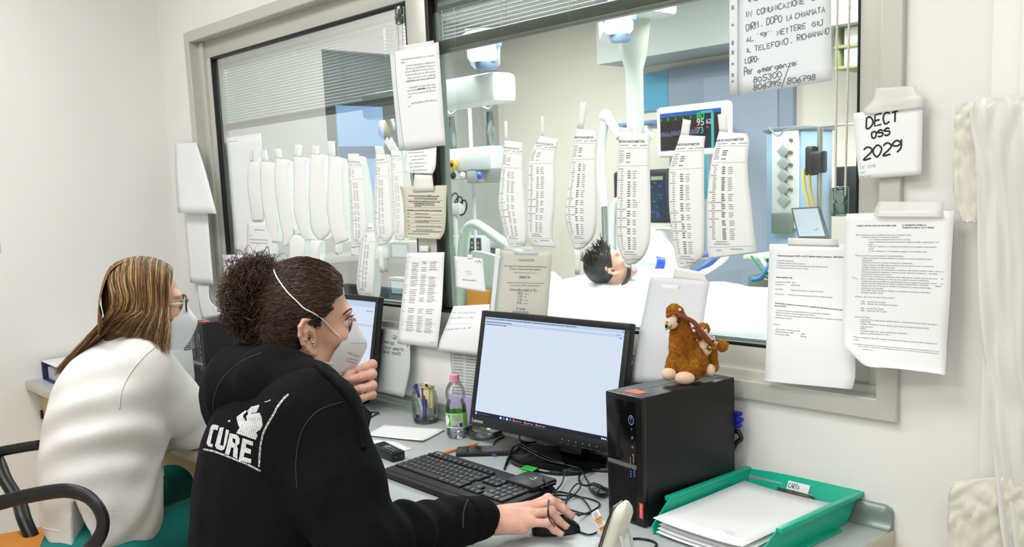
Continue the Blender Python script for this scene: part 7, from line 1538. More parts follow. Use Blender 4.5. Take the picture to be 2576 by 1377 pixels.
for k in range(2000):                                               # curls of the bun
    th, ph = q.uniform(0, 2 * PI), math.acos(q.uniform(-1, 1)); d0 = Vector((math.sin(ph) * math.cos(th), math.sin(ph) * math.sin(th), math.cos(ph)))
    c = L1(*bunc); sc = Vector((.060, .058, .074)) * s1; wx = lambda v: Vector(H1[0]) * v.x * sc.x + Vector(H1[1]) * v.y * sc.y + Vector(H1[2]) * v.z * sc.z
    d1 = (d0 + Vector((q.uniform(-1, 1), q.uniform(-1, 1), q.uniform(-1, 1))) * .8).normalized(); P_ = []; rr_ = q.uniform(.0035, .0115); tn = q.uniform(1.2, 3.4) * q.choice((-1, 1)); p0 = q.uniform(0, 6); out = q.uniform(.78, 1.15) + (q.random() < .14) * q.uniform(.05, .35); N = 26
    for i in range(N):
        u = i / (N - 1); d_ = d0.lerp(d1, u).normalized(); ax = d_.cross(d1 - d0); ax = ax.normalized() if ax.length > 1e-5 else Vector((1, 0, 0)); k1 = wx(d_).normalized()
        P_.append(c + wx(d_) * (out + .10 * u) + (wx(ax).normalized() * math.cos(p0 + tn * 2 * PI * u) + k1 * math.sin(p0 + tn * 2 * PI * u)) * rr_)
    lines.append(P_); rad.append(q.uniform(.0003, .00075)); mis.append(q.choice((0, 0, 1, 1, 2)))
for k in range(90):                                                # loose ends round the nape and above
    if k < 45: st = L1(-.06 + q.uniform(-.04, .03), .065 + q.uniform(-.02, .01), -.03 + q.uniform(-.04, .06)); dr = Vector(H1[0]) * q.uniform(-1, -.2) + Vector((0, 0, q.uniform(-.9, .0))) + Vector(H1[1]) * .3
    else: st = L1(bunc[0] + q.uniform(-.04, .05), q.uniform(-.03, .05), bunc[2] + .056); dr = Vector((0, 0, 1)) + Vector(H1[0]) * q.uniform(-.8, 1.2)
    l = q.uniform(.02, .055); tn = q.uniform(.5, 2.2); rr_ = q.uniform(.002, .008); p0 = q.uniform(0, 6); dr.normalize(); e1 = dr.orthogonal().normalized(); e2_ = dr.cross(e1)
    lines.append([st + dr * l * i / 15 + (e1 * math.cos(p0 + tn * 2 * PI * i / 15) + e2_ * math.sin(p0 + tn * 2 * PI * i / 15)) * rr_ * (i / 15) for i in range(16)]); rad.append(.0004); mis.append(q.choice((0, 1, 2)))
for k in range(26):                                                # wisps by the ear
    st = L1(-.040 + q.uniform(-.012, .004), .074, -.03 + q.uniform(-.01, .03)); lines.append(curvepts([st, st + Vector(H1[1]) * .006 - Vector(H1[2]) * .03 + Vector(H1[0]) * q.uniform(-.012, .01), st - Vector(H1[2]) * q.uniform(.05, .08) + Vector(H1[0]) * q.uniform(-.01, .035)], 5)); rad.append(.0004); mis.append(1)
strands('curls', lines, rad, M_hairs, hr1, 4, mis)
# straps, earring, print on the mask
def strap(name, pix, trees, par, r=.0016, m=None, off=.0042):
    P_ = [see(trees, a, b, off) for a, b in pix]; P_ = [p for p in P_ if p is not None]
    if len(P_) < 2: print('NOSTRAP', pix[0]); return None
    b = MB(); b.tube(curvepts(P_, 6), r, 6, sq=(1, .6)); return b.build(name, m or M_strap, par, 180)
ALL1 = [Thead, T_hair, T_mask]
strap('mask_strap', [(850, 846), (830, 826), (808, 806), (785, 788), (765, 775), (745, 757), (726, 738), (710, 718), (698, 698), (692, 684)], ALL1, mk1, .0024)
strap('mask_strap', [(834, 913), (815, 912), (796, 910), (778, 909), (764, 907)], ALL1, mk1, .0024)
ep = see([Thead], 788, 863, .002); b = MB(); b.ell(ep, .0036, n=10); b.ell(ep + Vector((0, 0, -.0045)) + (Vector(CAM) - ep).normalized() * .001, .0022, n=8); b.build('earring', M_chrome, w1)
tm = MB(); o_ = see([T_mask], 879, 897, .0006); r_ = see([T_mask], 913, 905, .0006)
def on_mask(txt, x0, y0, x1, y1, h):
    vs, fs = glyphs(txt, .006, 2); wd = max(v[0] for v in vs); P_ = []
    for x, y in vs:
        px, py = x0 + (x1 - x0) * x / wd, y0 + (y1 - y0) * x / wd; p = see([T_mask], px - y / capn() * h * .12, py - y / capn() * h, .0026)
        if p is None: return
        P_.append(p)
    tm.add(P_, fs)
for a in (('PGP', 874, 890, 885, 892, 4.5), ('FFP2 CE0', 887, 894, 902, 897, 3), ('EN 149:2001 FFP2 NR', 870, 901, 897, 908, 2.6), ('KN95 RESPIRATOR', 868, 908, 895, 915, 2.6)): on_mask(*a)
tm.build('lettering', M_inkg, mk1, 0, fix=False)
b = MB()
for pa, pb, n in (((882, 863), (920, 864), 22), ((858, 846), (884, 822), 20), ((843, 862), (833, 905), 24), ((826, 940), (900, 930), 30)):
    for i in range(n):
        p = see([T_mask], pa[0] + (pb[0] - pa[0]) * i / n, pa[1] + (pb[1] - pa[1]) * i / n, .0018)
        if p is not None: b.ell(p, .0007, n=5)
b.build('weld_dots', mat('weld_grey', '#b9bcc2', .7), mk1, 0, fix=False)
for J, off in ((RJ, hz), (LJ, None)):
    for n, (c, r) in J.items():
        a, e = Vector(c[2]), Vector(c[3]); d_ = (e - a).normalized(); nn = Vector(hz) if off is not None else (Vector(CAM) - e).normalized(); nn = (nn - d_ * nn.dot(d_)).normalized(); sd_ = nn.cross(d_)
        M_ = Matrix((sd_, d_, nn)).transposed(); b = MB(); b.ell(e + nn * r * .62 + d_ * r * .18, (r * .55, r * .72, r * .20), M_, n=12); b.build('fingernail', M_nail, w1, 180)
# mouse sits under that hand
# =================================================================== blonde woman in the white fleece
s2 = .935
O2 = A(*K(372, 778, 2.47)); H2 = axes((.33, .94, -.05), -.05)
w2 = thing('person', 'woman with long blonde hair, glasses and white fleece leaning on the desk', 'person', K(230, 1390, 2.45))
NB2 = A(*K(322, 868, 2.47)); hf2 = head_f(O2, H2, s2, NB2, .052)
CH2 = A(*K(292, 1010, 2.47)); AB2 = A(*K(256, 1240, 2.47)); F2 = A(.30, .954, 0); R2 = A(.954, -.30, 0); M2 = np.array([F2, R2, [0, 0, 1]])
SR2 = A(*K(362, 925, 2.40)); SL2 = A(*K(300, 912, 2.70)); EL2 = A(*K(482, 1072, 2.60)); WR2 = A(*K(398, 1098, 2.66)); EL3 = A(*K(440, 1040, 2.85)); WR3 = A(*K(400, 1080, 2.75))
HP2 = A(*K(250, 1372, 2.46)); KN2 = A(*K(545, 1285, 2.78)); KN3 = A(*K(430, 1225, 3.02))
def under2(P):
    d = elli(P, CH2, (.09, .14, .15), M2); d = smin(d, caps(P, NB2 + A(0, 0, .03), CH2, .045, .06), .05)
    d = smin(d, caps(P, SR2, EL2, .045, .036), .04); return smin(d, caps(P, EL2, WR2, .036, .024), .03)
g1 = grow(hf2, *bb(O2, (.14, .14, .19)), .0036); g2 = grow(under2, CH2 - A(.32, .32, .55), CH2 + A(.34, .42, .24), .010)
hand2 = lambda P: smin(elli(P, WR2 + A(-.055, .01, -.004), (.05, .032, .016)), chain(P, [WR2 + A(-.09, .0, -.006), WR2 + A(-.14, -.01, -.012)], [.012, .009]), .01)
def hand2(P):
    d = smin(elli(P, WR2 + A(-.045, .012, -.004), (.048, .034, .017)), caps(P, WR2, WR2 + A(-.02, .006, 0), .024, .022), .02)
    for k in range(4): b0 = WR2 + A(-.075, -.018 + .020 * k, 0); d = smin(d, chain(P, [b0, b0 + A(-.035, .0, .004), b0 + A(-.06, .002, -.008)], [.0095, .009, .0075], .004), .008)
    return smin(d, chain(P, [WR2 + A(-.01, -.02, .0), WR2 + A(-.05, -.040, .006), WR2 + A(-.075, -.040, .0)], [.013, .010, .008], .006), .01)
g3 = grow(hand2, WR2 + A(-.17, -.07, -.05), WR2 + A(.06, .09, .05), .003)
def legs(P):
    d = caps(P, HP2 + A(.06, .02, -.03), KN2, .088, .066); d = smin(d, caps(P, HP2 + A(-.12, .05, -.03), KN3, .088, .066), .03); d = smin(d, elli(P, HP2, (.14, .19, .10), M2), .06)
    d = smin(d, caps(P, KN2, A(KN2[0] + .02, KN2[1] + .05, .10), .062, .048), .03); d = smin(d, caps(P, KN3, A(KN3[0], KN3[1] + .05, .10), .062, .048), .03)
    return d + .003 * ripple(P, 20)
body2, T2 = flesh('body', [g1, g2, g3], [M_skin], w2)
Th2 = BVHTree.FromPolygons(g1[0].tolist(), g1[1].tolist())
M_teal2 = mat('scrub_teal', '#0f7a72', .8, var=.12, vscale=14, bump=.06, bscale=60)
gl2 = grow(legs, np.minimum(np.minimum(HP2, KN2), KN3) - A(.2, .22, .6), np.maximum(np.maximum(HP2, KN2), KN3) + A(.2, .2, .16), .009); flesh('scrub_trousers', [gl2], M_teal2, w2)
for kx in (KN2, KN3):
    b = MB(); c = Vector((kx[0], kx[1] + .09, .0)); b.box(c + Vector((0, 0, .045)), (.09, .25, .085), .035, seg=3); b.build('shoe', mat('shoe_white', '#d9d9d6', .5), w2)
zh = K(240, 1345, 2.46).z
def jacket(P):
    d = elli(P, CH2, (.130, .185, .165), M2); d = smin(d, elli(P, AB2, (.150, .195, .30), M2), .10); d = smin(d, caps(P, SL2, SR2, .068, .070), .07)
    ua = chain(P, [SR2, SR2 * .45 + EL2 * .55, EL2], [.080, .074, .060], .03); d = smin(d, ua, .014); d = smin(d, caps(P, EL2, WR2 + (WR2 - EL2) * -.05, .060, .048), .03)
    d = smin(d, chain(P, [SL2, EL3, WR3], [.07, .058, .045], .03), .05); d = smin(d, caps(P, NB2 + A(0, 0, -.01), NB2 + A(.01, .02, .035), .064, .060), .03)
    q = (P - A(*K(400, 1040, 2.42))); rr = np.linalg.norm(q, axis=1)
    d = d + .010 * np.sin((P[:, 2] - .55 * ((P - CH2) @ R2)) * 62 + 1.3) * np.exp(-(((P - A(*K(250, 1080, 2.30))) / A(.14, .14, .13)) ** 2).sum(1)) + .004 * ripple(P, 15) + .0015 * ripple(P, 40)
    u = (P - EL2) @ ((SR2 - EL2) / np.linalg.norm(SR2 - EL2)); d = d + .004 * np.sin(u * 60) * np.exp(-((u - .05) / .06) ** 2)
    d = smax(d, -caps(P, NB2 + A(0, 0, .02), NB2 + (O2 - NB2) * 1.2, .052, .060), .012)
    hem = zh + .034 - .16 * ((P - AB2) @ R2 + .15) + .008 * np.sin(P[:, 0] * 19) - P[:, 2]; d = smax(d, hem, .012)
    n_ = A(*K(255, 1300, 2.3)); ap = A(*K(196, 1240, 2.3)); w_ = (ap[2] - P[:, 2]) * .42
    c_ = (P - ap) @ R2; side_ = ((P - AB2) @ R2) > .02
    ar = R.T[:, 0]; px_ = (P - ap) @ ar
    slit = np.where((((P - AB2) @ R2) > .03) & (P[:, 2] < ap[2]), np.abs(px_ + .006 - (ap[2] - P[:, 2]) * .15) - (ap[2] - P[:, 2]) * .22, 1.)
    return smax(d, -slit, .006)
gj = grow(jacket, CH2 - A(.36, .36, .56), CH2 + A(.40, .48, .24), .0068)
M_fleece = mat('fleece_white', '#e2e0dd', .95, spec=.1, bump=.25, bscale=420, var=.03, vscale=20)
jk, Tj = flesh('fleece_jacket', [gj], M_fleece, w2)
M_fs = mat('fleece_seam', '#dcd6ca', .9)
seam('armhole_seam', [Tj], [(392, 872), (360, 900), (328, 940), (306, 985), (300, 1030)], .0018, M_fs, jk); seam('hem_seam', [Tj], [(66, 1300), (100, 1325), (150, 1338)], .0016, M_fs, jk); seam('front_seam', [Tj], [(408, 1150), (412, 1230), (414, 1340)], .002, M_fs, jk)
mk3, T3, _r = mask_part(O2, H2, s2, w2, -.010); A2 = [Th2, T3]
# glasses
L2 = lambda F_, r, u: loc(O2, H2, s2, F_, r, u)
gt = thing('eyeglasses', 'dark-rimmed glasses with pale temples worn by the blonde woman', 'glasses', L2(.10, 0, .015))
for sg in (1, -1):
    P_ = [L2(.104 - .010 * abs(x) * 0 - .006 * (r / .06), r * sg, u) for r, u, x in ((.010, .030, 0), (.030, .032, 0), (.054, .030, 0), (.057, .015, 0), (.048, -.001, 0), (.030, -.005, 0), (.014, .002, 0), (.009, .016, 0))]
    b = MB(); b.tube(curvepts(P_, 4, True) + [curvepts(P_, 4, True)[0]], .0024, 6, False); b.build('rim', mat('rim_dark', '#1c1d20', .3), gt, 180)
    b = MB(); b.add(curvepts(P_, 2, True), [tuple(range(16))]); b.build('lens', clear('lens', '#f2f6f8', refl=.1), gt, 0)
    b = MB(); b.tube([L2(.098, .057 * sg, .022), L2(.06, .070 * sg, .022), L2(.0, .080 * sg, .018), L2(-.02, .079 * sg, .004)], .0026, 6, sq=(1, .7)); b.build('temple', mat('temple_pale', '#d8d6d0', .4), gt, 180)
    c = loc(O2, H2, s2, .0740, .0325 * sg, .0178); b = MB(); b.ell(c, .0113, n=14); ey = b.build('eye', mat('eye_white', '#e9e4e0', .12), w2, 180)
    fv = (Vector(H2[0]) * .95 + Vector(H2[1]) * .2 * sg).normalized(); b = MB(); b.lathe([(0, .0002), (.0054, 0), (0, -.0008)], c + fv * .0104, 14, fv.to_track_quat('Z', 'Y').to_matrix()); b.build('iris', mat('iris_dark', '#2b2a33', .1), ey, 60)
b = MB(); b.tube(curvepts([L2(.103, .010, .020), L2(.108, 0, .022), L2(.103, -.010, .020)], 4), .0022, 6); b.build('bridge', mat('rim_dark', '#1c1d20', .3), gt, 180)
# long hair
def cap2(P):
    Q = (P - O2) @ H2.T / s2; R_ = Q.copy(); R_[:, 1] = np.abs(R_[:, 1]); d = elli(R_, (-.014, 0, .045), (.104, .086, .102)); d = smin(d, caps(R_, (-.03, .055, .0), (-.02, .062, -.10), .040, .030), .04); d = smin(d, caps(R_, (-.07, .02, .0), (-.09, .03, -.10), .035, .03), .04)
    cut = (R_[:, 0] - .052) * .93 - (R_[:, 2] - .045) * .32; return smax(d, cut, .01) * s2
gh2 = grow(cap2, *bb(O2 + A(0, 0, -.01), (.18, .18, .19)), .0045); hr2, Tc2 = flesh('hair', [gh2], M_blond[4], w2)
q = random.Random(31); lines, rad, mis = [], [], []
def fall(st, mid, end, n=14): return curvepts([st, st.lerp(mid, .5) + (mid - st).cross(Vector((0, 0, 1))).normalized() * 0, mid, end], n // 3)
for k in range(3000):
    t_ = q.random(); f0 = .075 - .15 * t_; jr = q.uniform(.0, .012); out = q.uniform(0, .010)
    f0 = .066 - .155 * t_; rF = math.sqrt(max(.04, 1 - ((f0 + .014) / .112) ** 2)); S_ = lambda a, o=0: L2(f0 - .012 * math.sin(a), (.088 + o) * rF ** .6 * math.sin(a), .045 + (.105 + o) * rF * math.cos(a))
    st = S_(.06); m0, m1, m2 = S_(.55, out * .5), S_(1.05, out), L2(f0 * .97 - .012, (.093 + out) * rF ** .3, .020)
    u = q.random()
    if t_ < .62: end = K(424 - 150 * (t_ / .62) ** 1.0 + q.uniform(-7, 7), 893 - 62 * (t_ / .62) ** .8 + q.uniform(-28, 6), 2.36 + .03 * t_ + q.uniform(-.01, .015))
    else: v = (t_ - .62) / .38; w_ = q.random() ** .7; end = K(262 - 120 * w_ + q.uniform(-8, 8), 832 + 112 * w_ + q.uniform(-12, 4), 2.47 + q.uniform(-.03, .03))
    mid = m2.lerp(end, .5) + Vector(H2[1]) * .012
    P_ = curvepts([st, m0, m1, m2, mid, end], 5); a_ = q.uniform(0, .003); ph = q.uniform(0, 6)
    P_ = [p + Vector(H2[0]) * a_ * math.sin(i * .6 + ph) for i, p in enumerate(P_)]; lines.append(P_); rad.append(q.uniform(.0005, .0012)); lk = .55 * math.sin(t_ * 61) + .55 * math.sin(t_ * 137 + 1) + q.uniform(-1.1, 1.1); mis.append(3 if lk > 1.25 else 2 if lk > .6 else 1 if lk > -.1 else 4 if lk > -.8 else 0)
for k in range(350):
    f0 = q.uniform(-.10, .07); st = L2(f0, -.004 - q.random() * .01, .139 - 6 * (f0 + .01) ** 2); P_ = curvepts([st, L2(f0 * 1.03, -.055, .118 - 2.2 * f0 * f0), L2(f0 - .01, -.084, .05), L2(f0 - .015, -.088, -.04), L2(f0 - .02, -.085, -.12)], 4); lines.append(P_); rad.append(.0015); mis.append(q.choice((0, 4, 1, 2)))
for k in range(900):
    r0 = q.uniform(-.05, .085); w_ = q.random(); st = L2(-.092, r0 * .7, .118); P_ = curvepts([L2(-.03, r0 * .3, .146), st, L2(-.124, r0, .03), L2(-.128, r0, -.05), K(262 - 120 * w_ + q.uniform(-10, 10), 836 + 108 * w_ + q.uniform(-10, 4), 2.50 + q.uniform(-.03, .04))], 5); lines.append(P_); rad.append(q.uniform(.0005, .0012)); mis.append(q.choice((0, 4, 4, 1, 1, 2, 3)))
strands('hair_strands', lines, rad, M_blond, hr2, 4, mis)
strap('mask_strap', [(440, 768), (425, 766), (416, 764)], A2 + [Tc2], mk3, .0022, None, .006); strap('mask_strap', [(424, 826), (414, 816), (408, 808)], A2 + [Tc2], mk3, .0022, None, .006)
# --- office chair with loop armrests
ct = thing('office_chair', 'office chair with an orange seat and black loop armrests under the blonde woman', 'chair', (HP2[0] - .03, HP2[1] - .02, 0))
zs = HP2[2] - .045; sc_ = Vector((HP2[0] - .10, HP2[1] - .06, zs))
ROT = Matrix.Rotation(-.30, 3, 'Z')
M_seat = mat('seat_orange', '#c9822a', .75, var=.12, vscale=30, bump=.1, bscale=300); M_arm = mat('arm_black', '#151619', .38)
b = MB(); b.box(sc_ + Vector((0, 0, -.01)), (.50, .48, .075), .035, ROT, seg=4); b.build('seat', M_seat, ct, 60); MB().box(sc_ + Vector((0, 0, -.058)), (.44, .42, .03), .012, ROT).build('seat_shell', M_dark, ct)
a1 = [K(-60, 1283, 2.26), K(0, 1266, 2.25), K(54, 1252, 2.24), K(130, 1238, 2.22), K(175, 1236, 2.20), K(216, 1248, 2.19), K(243, 1272, 2.18), K(258, 1303, 2.18), K(257, 1335, 2.18), K(243, 1362, 2.19), K(222, 1385, 2.21), K(190, 1420, 2.26)]
b = MB(); b.tube(curvepts(a1, 6), .0155, 12, sq=(.75, 1.15)); b.build('armrest', M_arm, ct, 60)
a2 = [K(-70, 1152, 2.72), K(0, 1137, 2.72), K(60, 1126, 2.70), K(100, 1120, 2.68)]
b = MB(); b.tube(curvepts(a2, 6), .0135, 12, sq=(.75, 1.1)); b.build('armrest', M_arm, ct, 60)
b = MB(); b.tube(curvepts([K(-30, 1110, 2.73), K(-4, 1165, 2.72), K(12, 1205, 2.70), K(32, 1238, 2.68), K(50, 1270, 2.66), K(62, 1310, 2.62), K(90, 1370, 2.60)], 6), .021, 12, sq=(1, .7)); b.build('armrest_support', M_arm, ct, 60)
b = MB(); b.tube([sc_ + Vector((0, 0, -.06)), (sc_.x, sc_.y, .11)], [.028, .024], 14); b.build('gas_column', M_dark, ct)
for k in range(5):
    a = 2 * PI * k / 5 + .3; e = Vector((sc_.x + .29 * math.cos(a), sc_.y + .29 * math.sin(a), .075)); b = MB(); b.tube([(sc_.x, sc_.y, .10), e], [.026, .016], 8); b.build('base_leg', M_dark, ct); b = MB(); b.lathe([(0, -.02), (.026, -.02), (.03, 0), (.026, .02), (0, .02)], (e.x, e.y, .031), 14, Matrix.Rotation(PI / 2, 3, 'X')); b.build('caster', M_dark, ct)
bk = sc_ + ROT @ Vector((0, -.30, .0)); b = MB(); b.box(bk + Vector((0, 0, .26)), (.42, .06, .30), .028, ROT, seg=4); b.build('backrest', M_seat, ct, 60); b = MB(); b.tube(curvepts([sc_ + ROT @ Vector((0, -.1, -.06)), bk + ROT @ Vector((0, -.04, -.04)), bk + ROT @ Vector((0, -.035, .2))], 5), .018, 10); b.build('back_bar', M_dark, ct)
# stool carrying the near woman
st2 = thing('office_chair', 'office chair under the woman in the black hoodie', 'chair', (AB[0], AB[1], 0)); c = Vector((AB[0], AB[1] - .02, .43))
b = MB(); b.box(c, (.48, .46, .08), .035, seg=4); b.build('seat', M_seat, st2, 60); b = MB(); b.tube([c, (c.x, c.y, .11)], .026, 12); b.build('gas_column', M_dark, st2)
for k in range(5):
    a = 2 * PI * k / 5; e = Vector((c.x + .28 * math.cos(a), c.y + .28 * math.sin(a), .075)); b = MB(); b.tube([(c.x, c.y, .10), e], [.026, .016], 8); b.build('base_leg', M_dark, st2); b = MB(); b.ell((e.x, e.y, .033), .031, n=12); b.build('caster', M_dark, st2)
def legs1(P):
    h = A(AB[0], AB[1], .54); d = elli(P, h, (.16, .19, .12), MT)
    for s_ in (-1, 1): k_ = h + FT * .42 + RT * .11 * s_; d = smin(d, caps(P, h + RT * .09 * s_, k_, .09, .065), .04); d = smin(d, caps(P, k_, A(k_[0], k_[1] + .03, .09), .06, .045), .03)
    return d
gl1 = grow(legs1, A(AB[0] - .5, AB[1] - .4, .02), A(AB[0] + .6, AB[1] + .75, .74), .012); flesh('trousers', [gl1], mat('trouser_dark', '#23262b', .85), w1)
for s_ in (-1, 1): k_ = A(AB[0], AB[1], 0) + FT * .42 + RT * .11 * s_; b = MB(); b.box((k_[0] + .02, k_[1] + .10, .045), (.09, .25, .085), .035, Matrix.Rotation(-.35, 3, 'Z'), seg=3); b.build('shoe', mat('shoe_white', '#d9d9d6', .5), w1)
# =================================================================== patient lying in the ward
w3 = thing('person', 'patient with dark hair lying in the ward bed with a face mask', 'person', K(1530, 690, 5.0))
HC = A(*K(1538, 676, 4.98)); r0_ = Vector((R[0][0], R[0][1], 0)).normalized(); fx = A(*(r0_ * .70 + Vector((0, 0, 1)) * .71)); ux = A(*(r0_ * -.71 + Vector((0, 0, 1)) * .70)); MH = np.array([fx, np.cross(ux, fx), ux])
if (MH[1] @ (CAM - HC)) < 0: MH[1] = -MH[1]
s3 = .98; NB3 = HC - ux * .17 - fx * .05; f3 = head_f(HC, MH, s3, NB3, .055)
TC3 = HC + A(*r0_) * .50 - A(0, 0, .20)
def torso3(P): return elli(P, TC3, (.28, .19, .10), np.array([A(*r0_), MH[1], [0, 0, 1]]))
g1 = grow(f3, *bb(HC, (.19, .19, .19)), .006); g2 = grow(torso3, TC3 - .34, TC3 + .34, .014); b3, T3b = flesh('body', [g1, g2], [mat('skin_patient', '#c69683', .5)], w3)
def hair3(P):
    Q = (P - HC) @ MH.T / s3; R_ = Q.copy(); R_[:, 1] = np.abs(R_[:, 1]); d = elli(R_, (-.016, 0, .05), (.108, .088, .102)); cut = smin((R_[:, 0] - .03) * .75 - (R_[:, 2] - .035) * .66, np.maximum(R_[:, 0] + .02, -(R_[:, 2] + .05)), .02); return smax(d, cut, .01) * s3
gg = grow(hair3, *bb(HC, (.2, .2, .2)), .008); h3, Th3 = flesh('hair', [gg], mat('hair_black', '#191615', .45), w3)
q = random.Random(5); lines, rad = [], []
for k in range(260):
    f0, r0, u0 = q.uniform(-.08, .075), q.uniform(.0, .08), q.uniform(.07, .145); st = loc(HC, MH, s3, f0, r0, u0); dr = Vector(MH[0]) * q.uniform(-.2, .7) + Vector(MH[2]) * q.uniform(.2, 1) + Vector(MH[1]) * q.uniform(-.1, .5); dr.normalize(); l = q.uniform(.03, .075); l *= .75; lines.append(curvepts([st, st + dr * l * .6 + Vector(MH[2]) * .008, st + dr * l + Vector((0, 0, -.01))], 3)); rad.append(q.uniform(.0012, .0028))
strands('hair_strands', lines, rad, [MATS['hair_black'], M_hairs[0]], h3, 4)
pm = thing('face_mask', 'clear breathing mask with a bright blue end on the face of the patient', 'mask', loc(HC, MH, s3, .11, 0, -.05))
Lp = lambda F_, r, u: loc(HC, MH, s3, F_, r, u); b = MB(); b.lathe([(.050, 0), (.052, .01), (.040, .035), (.022, .055), (.016, .062)], Lp(.085, 0, -.055), 20, (Vector(MH[0]) * .85 - Vector(MH[2]) * .5).to_track_quat('Z', 'Y').to_matrix()); b.build('cup', sheer('mask_clear', '#dfe8ef', .55), pm)
e0 = Lp(.135, 0, -.085); e1 = e0 + Vector(MH[0]) * .05 - Vector(MH[2]) * .07; b = MB(); b.tube([e0, e1], .024, 12); b.build('connector', M_white, pm); b = MB(); b.tube([e1, e1 + (e1 - e0).normalized() * .045], [.034, .030], 14); b.build('blue_end', mat('bright_blue', '#1f4fd0', .3), pm)
b = MB(); b.tube(curvepts([Lp(.07, .062, -.055), Lp(.03, .080, -.085), Lp(-.03, .080, -.10)], 5), .016, 8, sq=(1, .35)); b.build('headgear_strap', M_dark, pm, 60)
# =================================================================== toy camel on the tower
d0 = float((A(*az(1722, 962, 1.0075)) - CAM) @ R[2])
C8 = lambda x, y, dd=0: A(*K(1640 + x / 5.736, 750 + y / 5.736, d0 + dd)); px8 = d0 / F / 5.736            # metres a crop pixel
def rr(v): return v * px8
tc = thing('toy_camel', 'brown plush toy camel with a braided bridle sitting on the near black tower', 'soft toy', az(1735, 962, 1.0068))
def cam_f(P):
    d = elli(P, C8(325, 205, .004), (rr(118),) * 3); d = smin(d, caps(P, C8(400, 330, .006), C8(430, 560, .010), rr(118), rr(158)), .012)
    d = smin(d, caps(P, C8(430, 600, .010), C8(560, 900, .016), rr(165), rr(215)), .015); d = smin(d, caps(P, C8(410, 760, .006), C8(450, 1030, .006), rr(165), rr(150)), .012); d = smin(d, caps(P, C8(640, 860, .022), C8(720, 1000, .02), rr(150), rr(110)), .01)
    d = smin(d, caps(P, C8(330, 900, .004), C8(270, 1020, -.004), rr(110), rr(85)), .008); d = smin(d, caps(P, C8(600, 1000, .0), C8(620, 1120, .0), rr(120), rr(80)), .01)
    d = smin(d, elli(P, C8(735, 450, .035), (rr(105), rr(105), rr(95))), .012); d = smin(d, caps(P, C8(880, 760, .03), C8(900, 1010, .03), rr(70), rr(62)), .010)
    return d + .0009 * ripple(P, 330) + .0005 * ripple(P, 800) + .0012 * ripple(P, 120)
lo_ = np.minimum(C8(80, 60, -.06), C8(1120, 1280, .09)); hi_ = np.maximum(C8(80, 60, -.06), C8(1120, 1280, .09)); lo_ = np.minimum(lo_, C8(80, 1280, .09)); hi_ = np.maximum(hi_, C8(1120, 60, -.06))
gcam = grow(cam_f, lo_ - .05, hi_ + .05, .0016, 1)
zt_ = 1.0068; gcam[0][:, 2] = np.maximum(gcam[0][:, 2], zt_)
M_fur = mat('camel_fur', '#b87c28', .9, spec=.1, var=.5, vscale=30, col2='#83481a', bump=.35, bscale=420); M_fur2 = mat('fur_tip', '#c8942f', .8, spec=.15); M_fur3 = mat('fur_mid', '#96581f', .8, spec=.15); M_pale = mat('plush_pale', '#ecc9ae', .85, bump=.05, bscale=500)
bc_o, T_cam = flesh('body', [gcam], M_fur, tc)
q = random.Random(14); b = MB(); idx = np.random.RandomState(3).choice(len(gcam[0]), 11000); 
for i in idx:
    p = Vector(gcam[0][i]); h = T_cam.find_nearest(p); n = h[1]
    if n.dot(Vector(CAM) - p) < -.02 or p.z < zt_ + .002: continue
    t_ = (n + Vector((q.uniform(-.6, .6), q.uniform(-.6, .6), q.uniform(-.9, .3)))).normalized(); l = q.uniform(.0012, .0030); b.tube([p - n * .0004, p + t_ * l], [.00036, .00015], 3, False, q.choice((0, 0, 1)))
b.build('fur', [M_fur3, M_fur2], bc_o, 180, fix=False)
def blob(name, x, y, rx, ry, dd, m, par=tc, n=20, rz=None):
    b = MB(); Rm = Matrix((R[0], -R[1], -R[2])).transposed(); b.ell(Vector(C8(x, y, dd)), (rr(rx), rr(ry), rr(rz or min(rx, ry))), Rm, n=n); return b.build(name, m, par, 180)
mz = blob('muzzle', 283, 345, 102, 108, -.010, M_pale, rz=95)
for x, y, rx, ry in ((386, 330, 26, 38), (207, 408, 20, 32)): blob('eye', x, y, rx, ry, -.021 if x > 300 else -.018, M_gloss, n=14)
for x, y in ((300, 288), (220, 350)): blob('nostril', x, y, 13, 12, -.0195, M_dark, mz, 10)
b = MB(); b.tube(curvepts([Vector(C8(x, y, -.0215)) for x, y in ((192, 452), (238, 445), (285, 395), (318, 362), (348, 344))], 6), .0009, 6); b.build('mouth_stitch', M_dark, mz)
for x, y, rx, ry, dd, nm in ((246, 1098, 106, 95, -.012, 'front_foot'), (470, 1158, 150, 96, -.016, 'front_foot'), (835, 1040, 78, 92, .012, 'hind_foot')):
    o = blob(nm, x, y, rx, ry, dd, M_pale, rz=88); 
    for v in o.data.vertices:
        w_ = world_of(o) @ v.co
        if w_.z < zt_: v.co.z += zt_ - w_.z
tp = blob('tail', 1015, 690, 82, 98, .030, M_fur); b = MB(); b.tube([Vector(C8(900, 640, .03)), Vector(C8(985, 680, .03))], rr(34), 8); b.build('tail_root', M_pale, tc)
b = MB()
for k in range(420):
    a, ph = q.uniform(0, 2 * PI), math.acos(q.uniform(-1, 1)); n = Vector((math.sin(ph) * math.cos(a), math.sin(ph) * math.sin(a), math.cos(ph))); p = Vector(C8(1015, 690, .030)) + n * rr(84); b.tube([p, p + n * q.uniform(.002, .0035)], [.00032, .0001], 3, False, q.choice((0, 1, 1)))
b.build('fur', [M_fur3, M_fur2], tp, 180, fix=False)
blob('side_panel', 760, 690, 125, 150, .012, M_pale, rz=80); blob('ear_tuft', 405, 172, 24, 26, -.012, M_pale)
